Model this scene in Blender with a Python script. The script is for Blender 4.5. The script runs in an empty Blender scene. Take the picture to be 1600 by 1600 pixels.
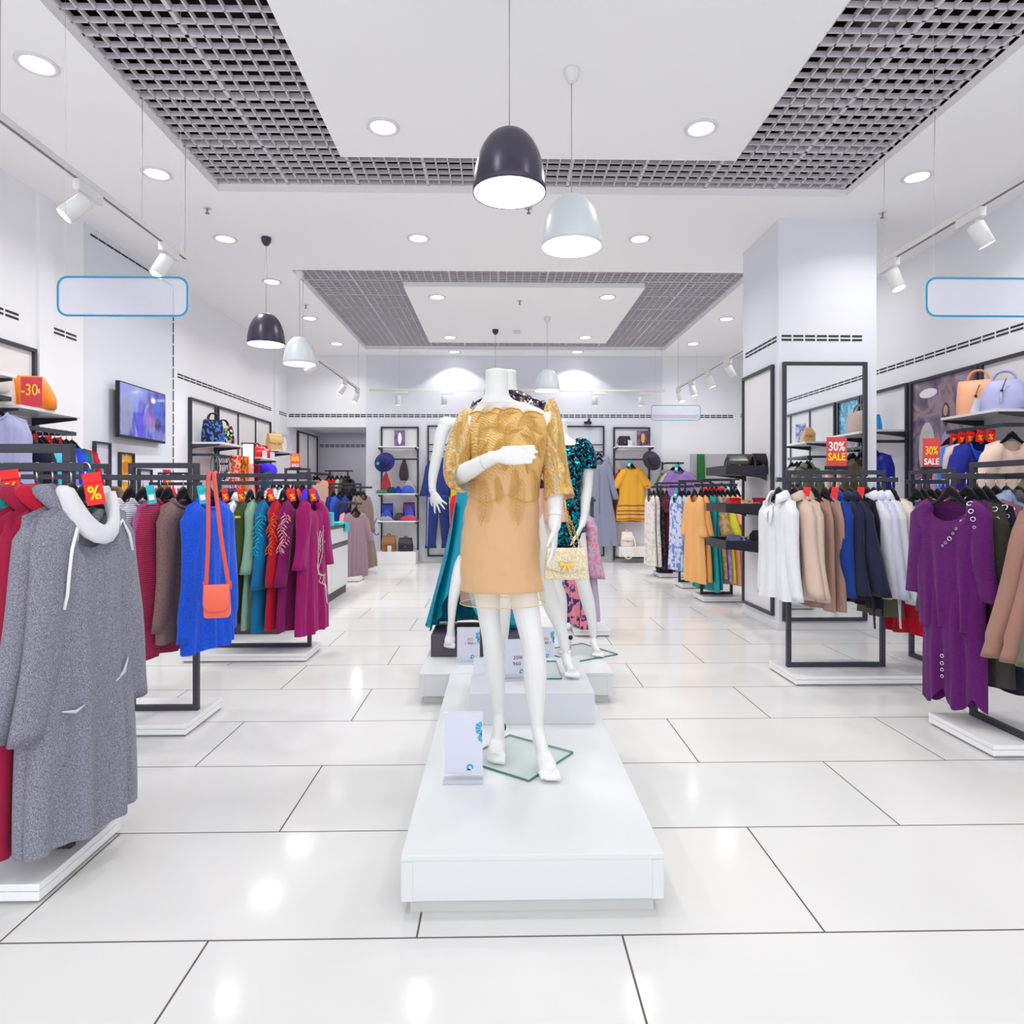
import bpy, math, random
from mathutils import Vector, Matrix
random.seed(7)
C = bpy.context.scene.collection
PI = math.pi
F = 1010.0; H = 1.295; HZ = 770.0; VPX = 780.0
YAW = 20.0 / F

def WX(px, d): return (px - VPX) / F * d
def WY(px, d): return d * (math.cos(YAW) - math.sin(YAW) * (px - 800) / F)
def WZ(py, d): return H + (HZ - py) / F * d

def lin(c):
    c = c / 255.0
    return c / 12.92 if c <= 0.04045 else ((c + 0.055) / 1.055) ** 2.4
def col(rgb): return (lin(rgb[0]), lin(rgb[1]), lin(rgb[2]), 1.0)

# ---------------------------------------------------------------- materials
MATS = {}
def new_mat(key):
    m = bpy.data.materials.new(key); m.use_nodes = True
    nt = m.node_tree; b = nt.nodes['Principled BSDF']
    return m, nt, b
def mat(key, rgb=(200,200,200), rough=.5, metal=0, spec=.5, emit=0, alpha=1, trans=0, ior=1.45, coat=0, sheen=0):
    if key in MATS: return MATS[key]
    m, nt, b = new_mat(key)
    b.inputs['Base Color'].default_value = col(rgb)
    b.inputs['Roughness'].default_value = rough
    b.inputs['Metallic'].default_value = metal
    b.inputs['Specular IOR Level'].default_value = spec
    b.inputs['IOR'].default_value = ior
    b.inputs['Coat Weight'].default_value = coat
    b.inputs['Sheen Weight'].default_value = sheen
    b.inputs['Transmission Weight'].default_value = trans
    b.inputs['Alpha'].default_value = alpha
    if emit:
        b.inputs['Emission Color'].default_value = col(rgb)
        b.inputs['Emission Strength'].default_value = emit
    MATS[key] = m
    return m
def N(nt, t, **kw):
    n = nt.nodes.new(t)
    for k, v in kw.items():
        if k in n.inputs: n.inputs[k].default_value = v
        else: setattr(n, k, v)
    return n
def ramp(nt, fac, stops, interp='LINEAR'):
    r = nt.nodes.new('ShaderNodeValToRGB'); r.color_ramp.interpolation = interp
    e = r.color_ramp.elements
    while len(e) < len(stops): e.new(.5)
    for i, (p, c) in enumerate(stops):
        e[i].position = p; e[i].color = c
    nt.links.new(fac, r.inputs['Fac'])
    return r.outputs['Color']
def coords(nt, scale=(1,1,1), loc=(0,0,0), rot=(0,0,0), kind='Object'):
    t = nt.nodes.new('ShaderNodeTexCoord'); mp = nt.nodes.new('ShaderNodeMapping')
    mp.inputs['Scale'].default_value = scale; mp.inputs['Location'].default_value = loc
    mp.inputs['Rotation'].default_value = rot
    nt.links.new(t.outputs[kind], mp.inputs['Vector'])
    return mp.outputs['Vector']
def bump(nt, b, h, strength=.3, dist=.004):
    n = nt.nodes.new('ShaderNodeBump'); n.inputs['Strength'].default_value = strength
    n.inputs['Distance'].default_value = dist
    nt.links.new(h, n.inputs['Height']); nt.links.new(n.outputs['Normal'], b.inputs['Normal'])

def fab(rgb, kind='plain', rgb2=None, s=1.0):
    """woven cloth, procedural"""
    key = 'cloth_%s_%d_%d_%d' % ((kind,) + tuple(rgb)) + ('' if rgb2 is None else '_%d_%d_%d' % tuple(rgb2)) + ('_%g' % s if s != 1 else '')
    if key in MATS: return MATS[key]
    m, nt, b = new_mat(key)
    L = nt.links.new
    b.inputs['Base Color'].default_value = col(rgb)
    b.inputs['Roughness'].default_value = .82
    b.inputs['Specular IOR Level'].default_value = .25
    b.inputs['Sheen Weight'].default_value = .0 if kind in ('satin', 'sequin') else .12
    b.inputs['Sheen Roughness'].default_value = .5
    if kind == 'plain':
        v = coords(nt, (1,1,.45)); n = N(nt, 'ShaderNodeTexNoise', Scale=11.0, Detail=3.0, Distortion=.4); L(v, n.inputs['Vector'])
        bump(nt, b, n.outputs['Fac'], .8, .022)
    elif kind == 'satin':
        b.inputs['Roughness'].default_value = .38; b.inputs['Specular IOR Level'].default_value = .5
        v = coords(nt, (1,1,.25)); n = N(nt, 'ShaderNodeTexNoise', Scale=14.0, Detail=2.0); L(v, n.inputs['Vector'])
        bump(nt, b, n.outputs['Fac'], .6, .012)
    elif kind == 'knit':
        v = coords(nt, (1,1,.8)); n = N(nt, 'ShaderNodeTexVoronoi', Scale=210.0 * s); L(v, n.inputs['Vector'])
        c = ramp(nt, n.outputs['Distance'], [(0, col([min(255, x * 1.08 + 4) for x in rgb])), (.8, col([x * .8 for x in rgb]))])
        L(c, b.inputs['Base Color']); bump(nt, b, n.outputs['Distance'], -.8, .004)
    elif kind in ('rib', 'ribv'):
        v = coords(nt)
        w = N(nt, 'ShaderNodeTexWave', Scale=28.0 * s, Distortion=.6, bands_direction='Z' if kind == 'rib' else 'X'); L(v, w.inputs['Vector'])
        c = ramp(nt, w.outputs['Fac'], [(0, col([x * .7 for x in rgb])), (.6, col([min(255, x * 1.06) for x in rgb]))])
        L(c, b.inputs['Base Color']); bump(nt, b, w.outputs['Fac'], .7, .005)
    elif kind == 'heather':
        v = coords(nt, (1,1,.6)); n = N(nt, 'ShaderNodeTexNoise', Scale=380.0, Detail=4.0, Roughness=.8); L(v, n.inputs['Vector'])
        c = ramp(nt, n.outputs['Fac'], [(.28, col([x * .5 for x in rgb])), (.5, col(rgb)), (.72, col([min(255, x * 1.55) for x in rgb]))])
        L(c, b.inputs['Base Color']); bump(nt, b, n.outputs['Fac'], .35, .003)
    elif kind == 'floral':
        v = coords(nt); n = N(nt, 'ShaderNodeTexVoronoi', Scale=26.0 * s); L(v, n.inputs['Vector'])
        n2 = N(nt, 'ShaderNodeTexNoise', Scale=18.0 * s, Detail=3.0); L(v, n2.inputs['Vector'])
        f = ramp(nt, n2.outputs['Fac'], [(.5, (0,0,0,1)), (.54, (1,1,1,1))])
        mx = N(nt, 'ShaderNodeMix', data_type='RGBA')
        hs = N(nt, 'ShaderNodeHueSaturation', Saturation=1.4, Value=1.1); L(n.outputs['Color'], hs.inputs['Color'])
        mx.inputs[6].default_value = col(rgb)
        if rgb2 is None: L(hs.outputs['Color'], mx.inputs[7])
        else: mx.inputs[7].default_value = col(rgb2)
        L(f, mx.inputs[0]); L(mx.outputs[2], b.inputs['Base Color'])
    elif kind == 'stripe':
        v = coords(nt); w = N(nt, 'ShaderNodeTexWave', Scale=9.0 * s, bands_direction='Z'); L(v, w.inputs['Vector'])
        c = ramp(nt, w.outputs['Fac'], [(.45, col(rgb)), (.55, col(rgb2))]); L(c, b.inputs['Base Color'])
    elif kind == 'sequin':
        v = coords(nt); n = N(nt, 'ShaderNodeTexVoronoi', Scale=95.0 * s); L(v, n.inputs['Vector'])
        n2 = N(nt, 'ShaderNodeTexNoise', Scale=42.0, Detail=4.0, Distortion=1.0); L(v, n2.inputs['Vector'])
        c = ramp(nt, n2.outputs['Fac'], [(.42, col(rgb2)), (.50, col(rgb))])
        L(c, b.inputs['Base Color'])
        b.inputs['Metallic'].default_value = .75; b.inputs['Roughness'].default_value = .22
        geo = nt.nodes.new('ShaderNodeNewGeometry')
        sub = N(nt, 'ShaderNodeVectorMath', operation='SUBTRACT'); L(n.outputs['Color'], sub.inputs[0]); sub.inputs[1].default_value = (.5,.5,.5)
        sc = N(nt, 'ShaderNodeVectorMath', operation='SCALE'); L(sub.outputs[0], sc.inputs[0]); sc.inputs['Scale'].default_value = 1.1
        ad = N(nt, 'ShaderNodeVectorMath', operation='ADD'); L(geo.outputs['Normal'], ad.inputs[0]); L(sc.outputs[0], ad.inputs[1])
        no = N(nt, 'ShaderNodeVectorMath', operation='NORMALIZE'); L(ad.outputs[0], no.inputs[0]); L(no.outputs[0], b.inputs['Normal'])
    MATS[key] = m
    return m

# ---------------------------------------------------------------- mesh builder
class MB:
    def __init__(s): s.v = []; s.f = []; s.sm = []
    def _add(s, vs, fs, smooth):
        o = len(s.v); s.v += [tuple(p) for p in vs]
        for f in fs: s.f.append(tuple(i + o for i in f)); s.sm.append(smooth)
    def box(s, x0, x1, y0, y1, z0, z1, M=None):
        vs = [(x, y, z) for z in (z0, z1) for y in (y0, y1) for x in (x0, x1)]
        if M: vs = [M @ Vector(p) for p in vs]
        s._add(vs, [(0,2,3,1),(4,5,7,6),(0,1,5,4),(2,6,7,3),(0,4,6,2),(1,3,7,5)], False); return s
    def cbox(s, c, size, rz=0, rx=0, ry=0):
        M = Matrix.Translation(c) @ Matrix.Rotation(rz, 4, 'Z') @ Matrix.Rotation(ry, 4, 'Y') @ Matrix.Rotation(rx, 4, 'X')
        a, b, d = size[0] / 2, size[1] / 2, size[2] / 2
        return s.box(-a, a, -b, b, -d, d, M)
    def prism(s, pts, axis, a0, a1, smooth=False):
        """extrude polygon pts (2d) along axis"""
        n = len(pts)
        def P(p, a): return (a, p[0], p[1]) if axis == 'x' else ((p[0], a, p[1]) if axis == 'y' else (p[0], p[1], a))
        vs = [P(p, a0) for p in pts] + [P(p, a1) for p in pts]
        fs = [tuple(range(n))[::-1], tuple(range(n, 2 * n))]
        s._add(vs, fs, False)
        o = len(s.v) - 2 * n
        for i in range(n):
            j = (i + 1) % n
            s.f.append((o + i, o + j, o + n + j, o + n + i)); s.sm.append(smooth)
        return s
    def loft(s, rings, cap0=True, cap1=True, closed=True, smooth=True):
        n = len(rings[0]); vs = [p for r in rings for p in r]; fs = []
        for i in range(len(rings) - 1):
            for j in range(n if closed else n - 1):
                k = (j + 1) % n
                fs.append((i*n + j, i*n + k, (i+1)*n + k, (i+1)*n + j))
        s._add(vs, fs, smooth)
        o = len(s.v) - len(vs)
        if cap0: s.f.append(tuple(o + j for j in range(n))[::-1]); s.sm.append(False)
        if cap1: s.f.append(tuple(o + (len(rings)-1)*n + j for j in range(n))); s.sm.append(False)
        return s
    def tube(s, pts, r, n=8, flat=1.0, up=None, cap=True):
        """tube along pts; r number or list; flat squeezes 2nd axis"""
        pts = [Vector(p) for p in pts]; m = len(pts); rings = []
        rr = r if isinstance(r, (list, tuple)) else [r] * m
        ref = Vector(up) if up else None
        for i in range(m):
            t = (pts[min(i+1, m-1)] - pts[max(i-1, 0)])
            t = t.normalized() if t.length > 1e-9 else Vector((0,0,1))
            if ref is None:
                ref = Vector((0,1,0)) if abs(t.y) < .9 else Vector((1,0,0))
            a = t.cross(ref)
            if a.length < 1e-6: a = t.orthogonal()
            a.normalize(); b = a.cross(t).normalized()
            if not up: ref = b
            rings.append([pts[i] + a * (rr[i] * math.cos(2*PI*j/n)) + b * (rr[i] * flat * math.sin(2*PI*j/n)) for j in range(n)])
        return s.loft(rings, cap, cap)
    def lathe(s, prof, n=24, c=(0,0,0), M=None, smooth=True, cap=False):
        rings = []
        for (r, z) in prof:
            ring = [Vector((r*math.cos(2*PI*j/n), r*math.sin(2*PI*j/n), z)) for j in range(n)]
            if M: ring = [M @ p for p in ring]
            rings.append([p + Vector(c) for p in ring])
        return s.loft(rings, cap, cap, True, smooth)
    def grid(s, pts, smooth=True, closed=False):
        """pts[i][j] surface"""
        return s.loft(pts, False, False, closed, smooth)
    def cyl(s, c, r, h, n=20):
        s.lathe([(r, 0), (r, h)], n, c, cap=True); return s
    def build(s, name, m, parent=None, loc=None, bevel=0, solid=0, subd=0, rot=None):
        me = bpy.data.meshes.new(name); me.from_pydata(s.v, [], s.f)
        me.polygons.foreach_set('use_smooth', s.sm); me.update()
        o = bpy.data.objects.new(name, me); C.objects.link(o)
        if m: me.materials.append(m)
        if parent: o.parent = parent
        if loc: o.location = loc
        if rot: o.rotation_euler = rot
        if solid:
            q = o.modifiers.new('Solidify', 'SOLIDIFY'); q.thickness = solid; q.offset = 0
        if bevel:
            q = o.modifiers.new('Bevel', 'BEVEL'); q.width = bevel; q.segments = 2; q.limit_method = 'ANGLE'
        if subd:
            q = o.modifiers.new('Subd', 'SUBSURF'); q.levels = subd; q.render_levels = subd
        return o

def tag(o, label=None, cat=None, group=None, kind=None):
    if label: o['label'] = label
    if cat: o['category'] = cat
    if group: o['group'] = group
    if kind: o['kind'] = kind
    return o
def thing(name, label, cat, loc=(0,0,0), rz=0, group=None):
    o = bpy.data.objects.new(name, None); C.objects.link(o)
    o.location = loc; o.rotation_euler = (0, 0, rz); o.empty_display_size = .1
    return tag(o, label, cat, group)
def struct(o): o['kind'] = 'structure'; return o
def dup(root, loc, rz=0, label=None, group=None):
    r = root.copy(); C.objects.link(r); r.location = loc; r.rotation_euler = (0, 0, rz)
    if label: r['label'] = label
    if group: r['group'] = group
    for ch in list(root.children):
        c = ch.copy(); C.objects.link(c); c.parent = r
        for g in ch.children:
            d = g.copy(); C.objects.link(d); d.parent = c
    return r
def text(string, size, m, parent, loc, rz=0, sx=.8, bold=.0, name='lettering', rx=PI/2, depth=.0006, align='CENTER'):
    cu = bpy.data.curves.new('txt', 'FONT'); cu.body = string; cu.size = size
    cu.align_x = align; cu.align_y = 'CENTER'; cu.offset = bold * size; cu.extrude = depth; cu.resolution_u = 3
    t = bpy.data.objects.new('txt', cu); C.objects.link(t)
    bpy.context.view_layer.update()
    me = bpy.data.meshes.new_from_object(t.evaluated_get(bpy.context.evaluated_depsgraph_get()))
    bpy.data.objects.remove(t); me.name = name
    me.materials.clear(); me.materials.append(m)
    o = bpy.data.objects.new(name, me); C.objects.link(o); o.parent = parent
    o.location = loc; o.rotation_euler = (rx, 0, rz); o.scale = (sx, 1, 1)
    return o

# shared materials
white_paint = mat('white_paint', (222,222,226), .6)
DARK = mat('charcoal_metal', (54,54,65), .42, 0, .5)
BLACK = mat('black_plastic', (24,24,28), .5)
VELVET = mat('black_velvet', (16,15,20), .9, 0, .15, sheen=.2)
CHROME = mat('chrome', (225,225,230), .16, 1)
WHITE_GLOSS = mat('white_laminate', (213,216,217), .3)
BASE_WHITE = mat('white_base_board', (236,236,237), .3)
WHITE_PLASTIC = mat('white_plastic', (226,226,224), .4)
MANNEQUIN = mat('white_lacquer', (222,222,220), .3)
GLASSY = mat('clear_acrylic', (240,243,252), .12, 0, .3, alpha=.2)
RED = mat('red_card', (226,18,26), .45)
YELLOW = mat('yellow_print', (255,214,10), .5)
WHITEP = mat('white_print', (246,246,246), .5)
TEAL = mat('turquoise_card', (20,186,196), .5)
GOLD = mat('gold_metal', (222,178,84), .25, 1)
PAPER = mat('white_paper', (206,208,222), .6)
PANEL = mat('matte_white_panel', (228,228,230), .55)
EMIT = mat('lamp_white', (255,255,255), .5, emit=9.0)
# ---------------------------------------------------------------- room shell
XL, XR, YB, YF, ZC = -3.97, 4.55, 12.2, -1.5, 3.88
def floor_material():
    m, nt, b = new_mat('porcelain_tiles'); L = nt.links.new
    t = nt.nodes.new('ShaderNodeTexCoord'); mp = nt.nodes.new('ShaderNodeMapping')
    L(t.outputs['Object'], mp.inputs['Vector'])
    mp.inputs['Location'].default_value = (12 - .36, 6 - .064 + .6 - .022, 0)
    br = nt.nodes.new('ShaderNodeTexBrick'); L(mp.outputs['Vector'], br.inputs['Vector'])
    br.offset = .5; br.offset_frequency = 2
    br.inputs['Color1'].default_value = col((217,216,214)); br.inputs['Color2'].default_value = col((214,214,213))
    br.inputs['Mortar'].default_value = col((98,92,88)); br.inputs['Scale'].default_value = 1
    br.inputs['Mortar Size'].default_value = .0032; br.inputs['Mortar Smooth'].default_value = .1
    br.inputs['Brick Width'].default_value = 1.2; br.inputs['Row Height'].default_value = .6
    n = N(nt, 'ShaderNodeTexNoise', Scale=1.6, Detail=4.0); L(t.outputs['Object'], n.inputs['Vector'])
    L(br.outputs['Color'], b.inputs['Base Color'])
    rr = ramp(nt, br.outputs['Fac'], [(0, (.12,.12,.12,1)), (1, (.6,.6,.6,1))]); L(rr, b.inputs['Roughness'])
    bump(nt, b, br.outputs['Fac'], -.4, .002)
    b.inputs['IOR'].default_value = 1.5; b.inputs['Specular IOR Level'].default_value = .06
    return m
mb = MB(); mb.box(XL - .3, XR + .3, YF - 6, 14.6, -.1, 0); struct(mb.build('floor', floor_material()))
WALLM = mat('white_wall', (238,239,243), .7)
ACC = mat('pale_grey_blue_wall', (222,225,233), .7)
SLOT = mat('black_slot', (32,30,40), .6)
# ceiling with two openings for the louvre grids
G1 = (WX(342, 5.56) , WX(1326, 5.60), 1.42, 5.59)      # outer opening x0,x1,y0,y1
G2 = (-2.41, 3.0, 7.55, 11.7)
IN1 = (-1.22, 1.84, 2.0, 5.0); IN2 = (-1.2, 1.84, 8.13, 11.15)
mb = MB()
for (x0, x1, y0, y1) in ((XL-.2, XR+.2, YF, G1[2]), (XL-.2, XR+.2, G1[3], G2[2]), (XL-.2, XR+.2, G2[3], 12.3),
                         (XL-.2, G1[0], G1[2], G1[3]), (G1[1], XR+.2, G1[2], G1[3]), (XL-.2, G2[0], G2[2], G2[3]), (G2[1], XR+.2, G2[2], G2[3]),
                         IN1, IN2):
    mb.box(x0, x1, y0, y1, ZC, ZC + .065)
struct(mb.build('ceiling', mat('ceiling_paint', (252,252,252), .8)))
PLEN = mat('plenum_dark', (20,19,22), .9)
mb = MB(); mb.box(XL-.2, XR+.2, YF, 12.4, ZC + .75, ZC + .8); mb.box(XL-.25, XL-.2, YF, 12.4, ZC, ZC + .8); mb.box(XR+.2, XR+.25, YF, 12.4, ZC, ZC + .8); mb.box(XL-.2, XR+.2, YF - .05, YF, ZC, ZC + .8); mb.box(XL-.2, XR+.2, 12.4, 12.45, ZC, ZC + .8)
struct(mb.build('ceiling_upper', PLEN))
# plenum ducts (dim shapes above the grid)
mb = MB(); mb.tube([(2.4, 2, ZC+.45), (2.45, 5.4, ZC+.45)], .13, 12); struct(mb.build('trim_plenum_duct', mat('duct_metal', (120,112,108), .5)))
def louvre(name, out, inn, label, nodd):
    """open cell louvre ceiling ring between an outer opening and an inner panel, 0.6 m tiles of 6x6 cells"""
    x0, x1, y0, y1 = out; z0, z1 = ZC + .066, ZC + .098
    mbb = MB(); fin = MB()
    def inside(a, b, lo, hi): return max(a, lo), min(b, hi)
    zones = [(x0, x1, inn[3], y1), (x0, x1, y0, inn[2]), (x0, inn[0], inn[2], inn[3]), (inn[1], x1, inn[2], inn[3])]
    # main runners each .6, thin blades each .1
    ny = int((y1 - y0) / .1) + 1; nx = int((x1 - x0) / .1) + 1
    def blades(x, w, tgt, zz1=z1):
        if inn[0] < x < inn[1]:
            tgt.box(x - w/2, x + w/2, inn[3] - .05, y1, z0, zz1); tgt.box(x - w/2, x + w/2, y0, inn[2] + .05, z0, zz1)
        else: tgt.box(x - w/2, x + w/2, y0, y1, z0, zz1)
    def bladesy(y, w, tgt, zz1=z1):
        if inn[2] < y < inn[3]:
            tgt.box(x0, inn[0] + .05, y - w/2, y + w/2, z0, zz1); tgt.box(inn[1] - .05, x1, y - w/2, y + w/2, z0, zz1)
        else: tgt.box(x0, x1, y - w/2, y + w/2, z0, zz1)
    for i in range(nx + 1):
        x = x0 + i * .1
        if x > x1: break
        if i % 6 == 0: blades(x, .024, mbb, z1 + .01)
        else: blades(x, .010, fin)
    for i in range(ny + 1):
        y = y1 - i * .1
        if y < y0: break
        if i % 6 == 0: bladesy(y, .024, mbb, z1 + .01)
        else: bladesy(y, .010, fin)
    t = thing(name, label, 'ceiling grid', ((x0+x1)/2, (y0+y1)/2, z0))
    gm = mat('louvre_white', (216,212,218), .6)
    off = Vector(t.location)
    for q in (mbb, fin): q.v = [(a - off.x, b - off.y, c - off.z) for a, b, c in q.v]
    mbb.build('runner', gm, t); fin.build('blade', gm, t)
    return t
louvre('ceiling_grid', (G1[0], G1[1], G1[2], G1[3]), IN1, 'white open-cell ceiling grid around the nearer white ceiling panel', 0)
louvre('ceiling_grid', G2, IN2, 'white open-cell ceiling grid around the farther white ceiling panel', 0)
# walls
mb = MB(); mb.box(XL - .15, XL, YF, 6.26, 0, ZC); mb.box(XL - .15, XL, 7.96, 14.35, 0, ZC)
struct(mb.build('wall_left', WALLM))
mb = MB(); mb.box(XL - .15, XL + .004, 6.26, 7.96, 0, ZC); struct(mb.build('wall_left_panel', ACC))
mb = MB(); mb.box(XR, XR + .15, YF, 12.4, 0, ZC); struct(mb.build('wall_right', WALLM))
mb = MB(); mb.box(XL - .1, -2.5, YB, YB + .15, 2.53, ZC); mb.box(3.08, XR + .1, YB, YB + .15, 0, ZC)
struct(mb.build('wall_back', WALLM))
mb = MB(); mb.box(-2.5, 3.08, YB - .004, YB + .15, 0, ZC); struct(mb.build('wall_back_panel', ACC))
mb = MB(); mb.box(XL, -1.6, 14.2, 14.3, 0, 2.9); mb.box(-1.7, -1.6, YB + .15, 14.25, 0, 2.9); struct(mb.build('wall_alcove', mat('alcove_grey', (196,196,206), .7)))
mb = MB(); mb.box(XL, -1.6, YB + .15, 14.3, 2.6, 2.7); struct(mb.build('ceiling_alcove', WALLM))
# pilaster strips on the left wall
mb = MB(); mb.box(XL, XL + .03, 5.62, 5.80, 0, ZC); mb.box(XL, XL + .04, 11.45, 11.62, 0, ZC); struct(mb.build('trim_1', WALLM))
# column on the right with baseboard
CX0, CX1, CY0, CY1 = 2.63, 3.565, 6.04, 6.92
mb = MB(); mb.box(CX0, CX1, CY0, CY1, 0, ZC); struct(mb.build('wall_column', mat('column_paint', (224,226,234), .65)))
mb = MB(); mb.box(CX0 - .012, CX1 + .012, CY0 - .012, CY1 + .012, 0, .075); struct(mb.build('baseboard_column', white_paint, bevel=.004))
mb = MB(); mb.box(-2.5, XR, YB - .018, YB, 0, .09); struct(mb.build('baseboard_back', white_paint))
mb = MB(); mb.box(XL, XL + .015, YF, 14.2, 0, .09); struct(mb.build('baseboard_left', white_paint))
mb = MB(); mb.box(XR - .015, XR, YF, YB, 0, .09); struct(mb.build('baseboard_right', white_paint))
# twin slotted strips along the walls
def slots_y(x, y0, y1, z, step=.165, sgn=1):
    m = MB(); y = y0
    while y + step * .86 < y1:
        for dz in (-.018, .018): m.box(min(x, x + sgn*.004), max(x, x + sgn*.004), y, y + step * .86, z + dz - .0085, z + dz + .0085)
        y += step
    return m
def slots_x(y, x0, x1, z, step=.112, dz2=.018):
    m = MB(); x = x0
    while x + step * .84 < x1:
        for dz in (-dz2, dz2): m.box(x, x + step * .84, y - .004, y, z + dz - .009, z + dz + .009)
        x += step
    return m
ZS = 2.745
m = slots_y(XL, YF + 1, 5.58, ZS); m2 = slots_y(XL, 5.84, 6.24, ZS); m3 = slots_y(XL, 8.06, 11.4, ZS); m4 = slots_y(XL, 11.66, 12.15, ZS)
for q in (m2, m3, m4): m._add(q.v, q.f, False)
struct(m.build('trim_2', SLOT))
m = slots_y(XR, YF + 1, 5.45, ZS, sgn=-1); m2 = slots_y(XR, 5.52, 12.1, ZS, sgn=-1); m._add(m2.v, m2.f, False)
struct(m.build('trim_3', SLOT))
struct(slots_x(YB - .004, XL + .03, XR - .05, ZS, .112).build('trim_4', SLOT))
struct(slots_x(14.2, XL + .05, -2.0, 2.32, .112).build('trim_5', SLOT))
m = slots_x(CY0, CX0 + .03, CX1 - .03, 2.755, .112)
m2 = slots_y(CX0, CY0 + .04, CY1 - .03, 2.755, .112, -1); m._add(m2.v, m2.f, False)
struct(m.build('trim_6', SLOT))
# dashed slot along the top and far edge of the TV panel
m = MB(); y = 6.35
while y < 7.85:
    m.box(XL, XL + .009, y, y + .115, 3.795, 3.812); y += .13
z = .9
while z < 3.75:
    m.box(XL, XL + .009, 7.935, 7.952, z, z + .118); z += .138
struct(m.build('trim_7', SLOT))
# fitting room door in the right part of the back wall
m = MB(); m.box(3.62, 4.42, YB - .03, YB - .002, 0.02, 2.03); d = struct(m.build('door_1', mat('grey_door', (186,184,188), .5)))
m = MB(); m.tube([(3.68, YB - .03, 1.62), (3.68, YB - .075, 1.62), (3.68, YB - .075, 1.0), (3.68, YB - .03, 1.0)], .012, 8)
m.build('door_handle', mat('bronze_handle', (170,128,80), .35, .6), d)
# ---------------------------------------------------------------- lamps of the ceiling
def area(loc, size, power, rot=(0,0,0), color=(1,.985,.97), spread=PI):
    l = bpy.data.lights.new('lamp', 'AREA'); l.shape = 'DISK'; l.size = size; l.energy = power; l.color = color; l.spread = spread
    o = bpy.data.objects.new('lamp_light', l); C.objects.link(o); o.location = loc; o.rotation_euler = rot; return o
def spot(loc, target, power, angle=70, blend=.4, size=.05, color=(1,.985,.97)):
    l = bpy.data.lights.new('lamp', 'SPOT'); l.energy = power; l.spot_size = math.radians(angle); l.spot_blend = blend; l.shadow_soft_size = size; l.color = color
    o = bpy.data.objects.new('lamp_light', l); C.objects.link(o); o.location = loc
    o.rotation_euler = (Vector(target) - Vector(loc)).to_track_quat('-Z', 'Y').to_euler(); return o
ORD = ['nearest', 'second nearest', 'third nearest', 'fourth nearest', 'fifth nearest', 'sixth nearest', 'farthest']
def downlight_proto():
    t = thing('recessed_downlight', '', 'ceiling light')
    MB().lathe([(.118, .0), (.118, -.004), (.106, -.010), (.088, -.008), (.082, .002)], 28).build('trim_ring', WHITE_PLASTIC, t)
    MB().lathe([(.0005, -.003), (.084, -.003)], 28).build('diffuser', EMIT, t)
    return t
DL = downlight_proto(); first = True
DLP = 10.0
cols_ = [('left wall side row', [(58,100),(245,271),(352,373),(425,440),(484,497),(526,537)], 'left'),
        ('row left of the hanging lamps', [(600,198),(654,372),(683,464),(702,527),(710,549.5)], 'inner left'),
        ('row right of the hanging lamps', [(1096,200),(1005,373),(951,464),(913,527),(900,549.5)], 'inner right'),
        ('right wall side row', [(1433,276),(1135,498),(1083,537)], 'right')]
for nm, pts, sh in cols_:
    for i, (px, py) in enumerate(pts):
        d = (ZC - H) * F / (HZ - py); x, y = WX(px, d), WY(px, d)
        if sh == 'inner left': x = -.82
        if sh == 'inner right': x = 1.43
        ordn = ORD[i] if i < len(pts) - 1 else 'farthest'
        lab = 'round white recessed downlight, %s in the %s' % (ordn, nm)
        if first: DL.location = (x, y, ZC - .001); DL['label'] = lab; DL['group'] = 'recessed ceiling downlights'; first = False
        else: dup(DL, (x, y, ZC - .001), 0, lab, 'recessed ceiling downlights')
        if y > 11.4: spot((x, y, ZC - .03), (x, y + .03, 0), 28, 118, .25, .05)
        else: area((x, y, ZC - .02), .21, DLP, spread=math.radians(140))
# lamps nearer than the picture edge and behind the column (same rows, out of frame)
for x in (-2.79, -.82, 1.43, 3.4):
    for y, nm in ((2.2, 'just above the picture'), (.3, 'above the camera')):
        dup(DL, (x, y, ZC - .001), 0, 'round white recessed downlight %s in the %s' % (nm, {-2.79: 'left wall side row', -.82: 'row left of the hanging lamps', 1.43: 'row right of the hanging lamps', 3.4: 'right wall side row'}[x]), 'recessed ceiling downlights')
        area((x, y, ZC - .02), .21, DLP*.45, spread=math.radians(140))
dup(DL, (3.4, 7.6, ZC - .001), 0, 'round white recessed downlight hidden behind the column', 'recessed ceiling downlights'); dup(DL, (3.4, 3.75, ZC - .001), 0, 'round white recessed downlight right of the picture edge above the purple tunic', 'recessed ceiling downlights')
area((3.4, 7.6, ZC - .02), .15, DLP); area((3.4, 3.75, ZC - .02), .15, DLP)

area((-2.9, 13.2, 2.58), .15, 7)  # added unseen lamp that brightens the alcove, no fixture built
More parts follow.
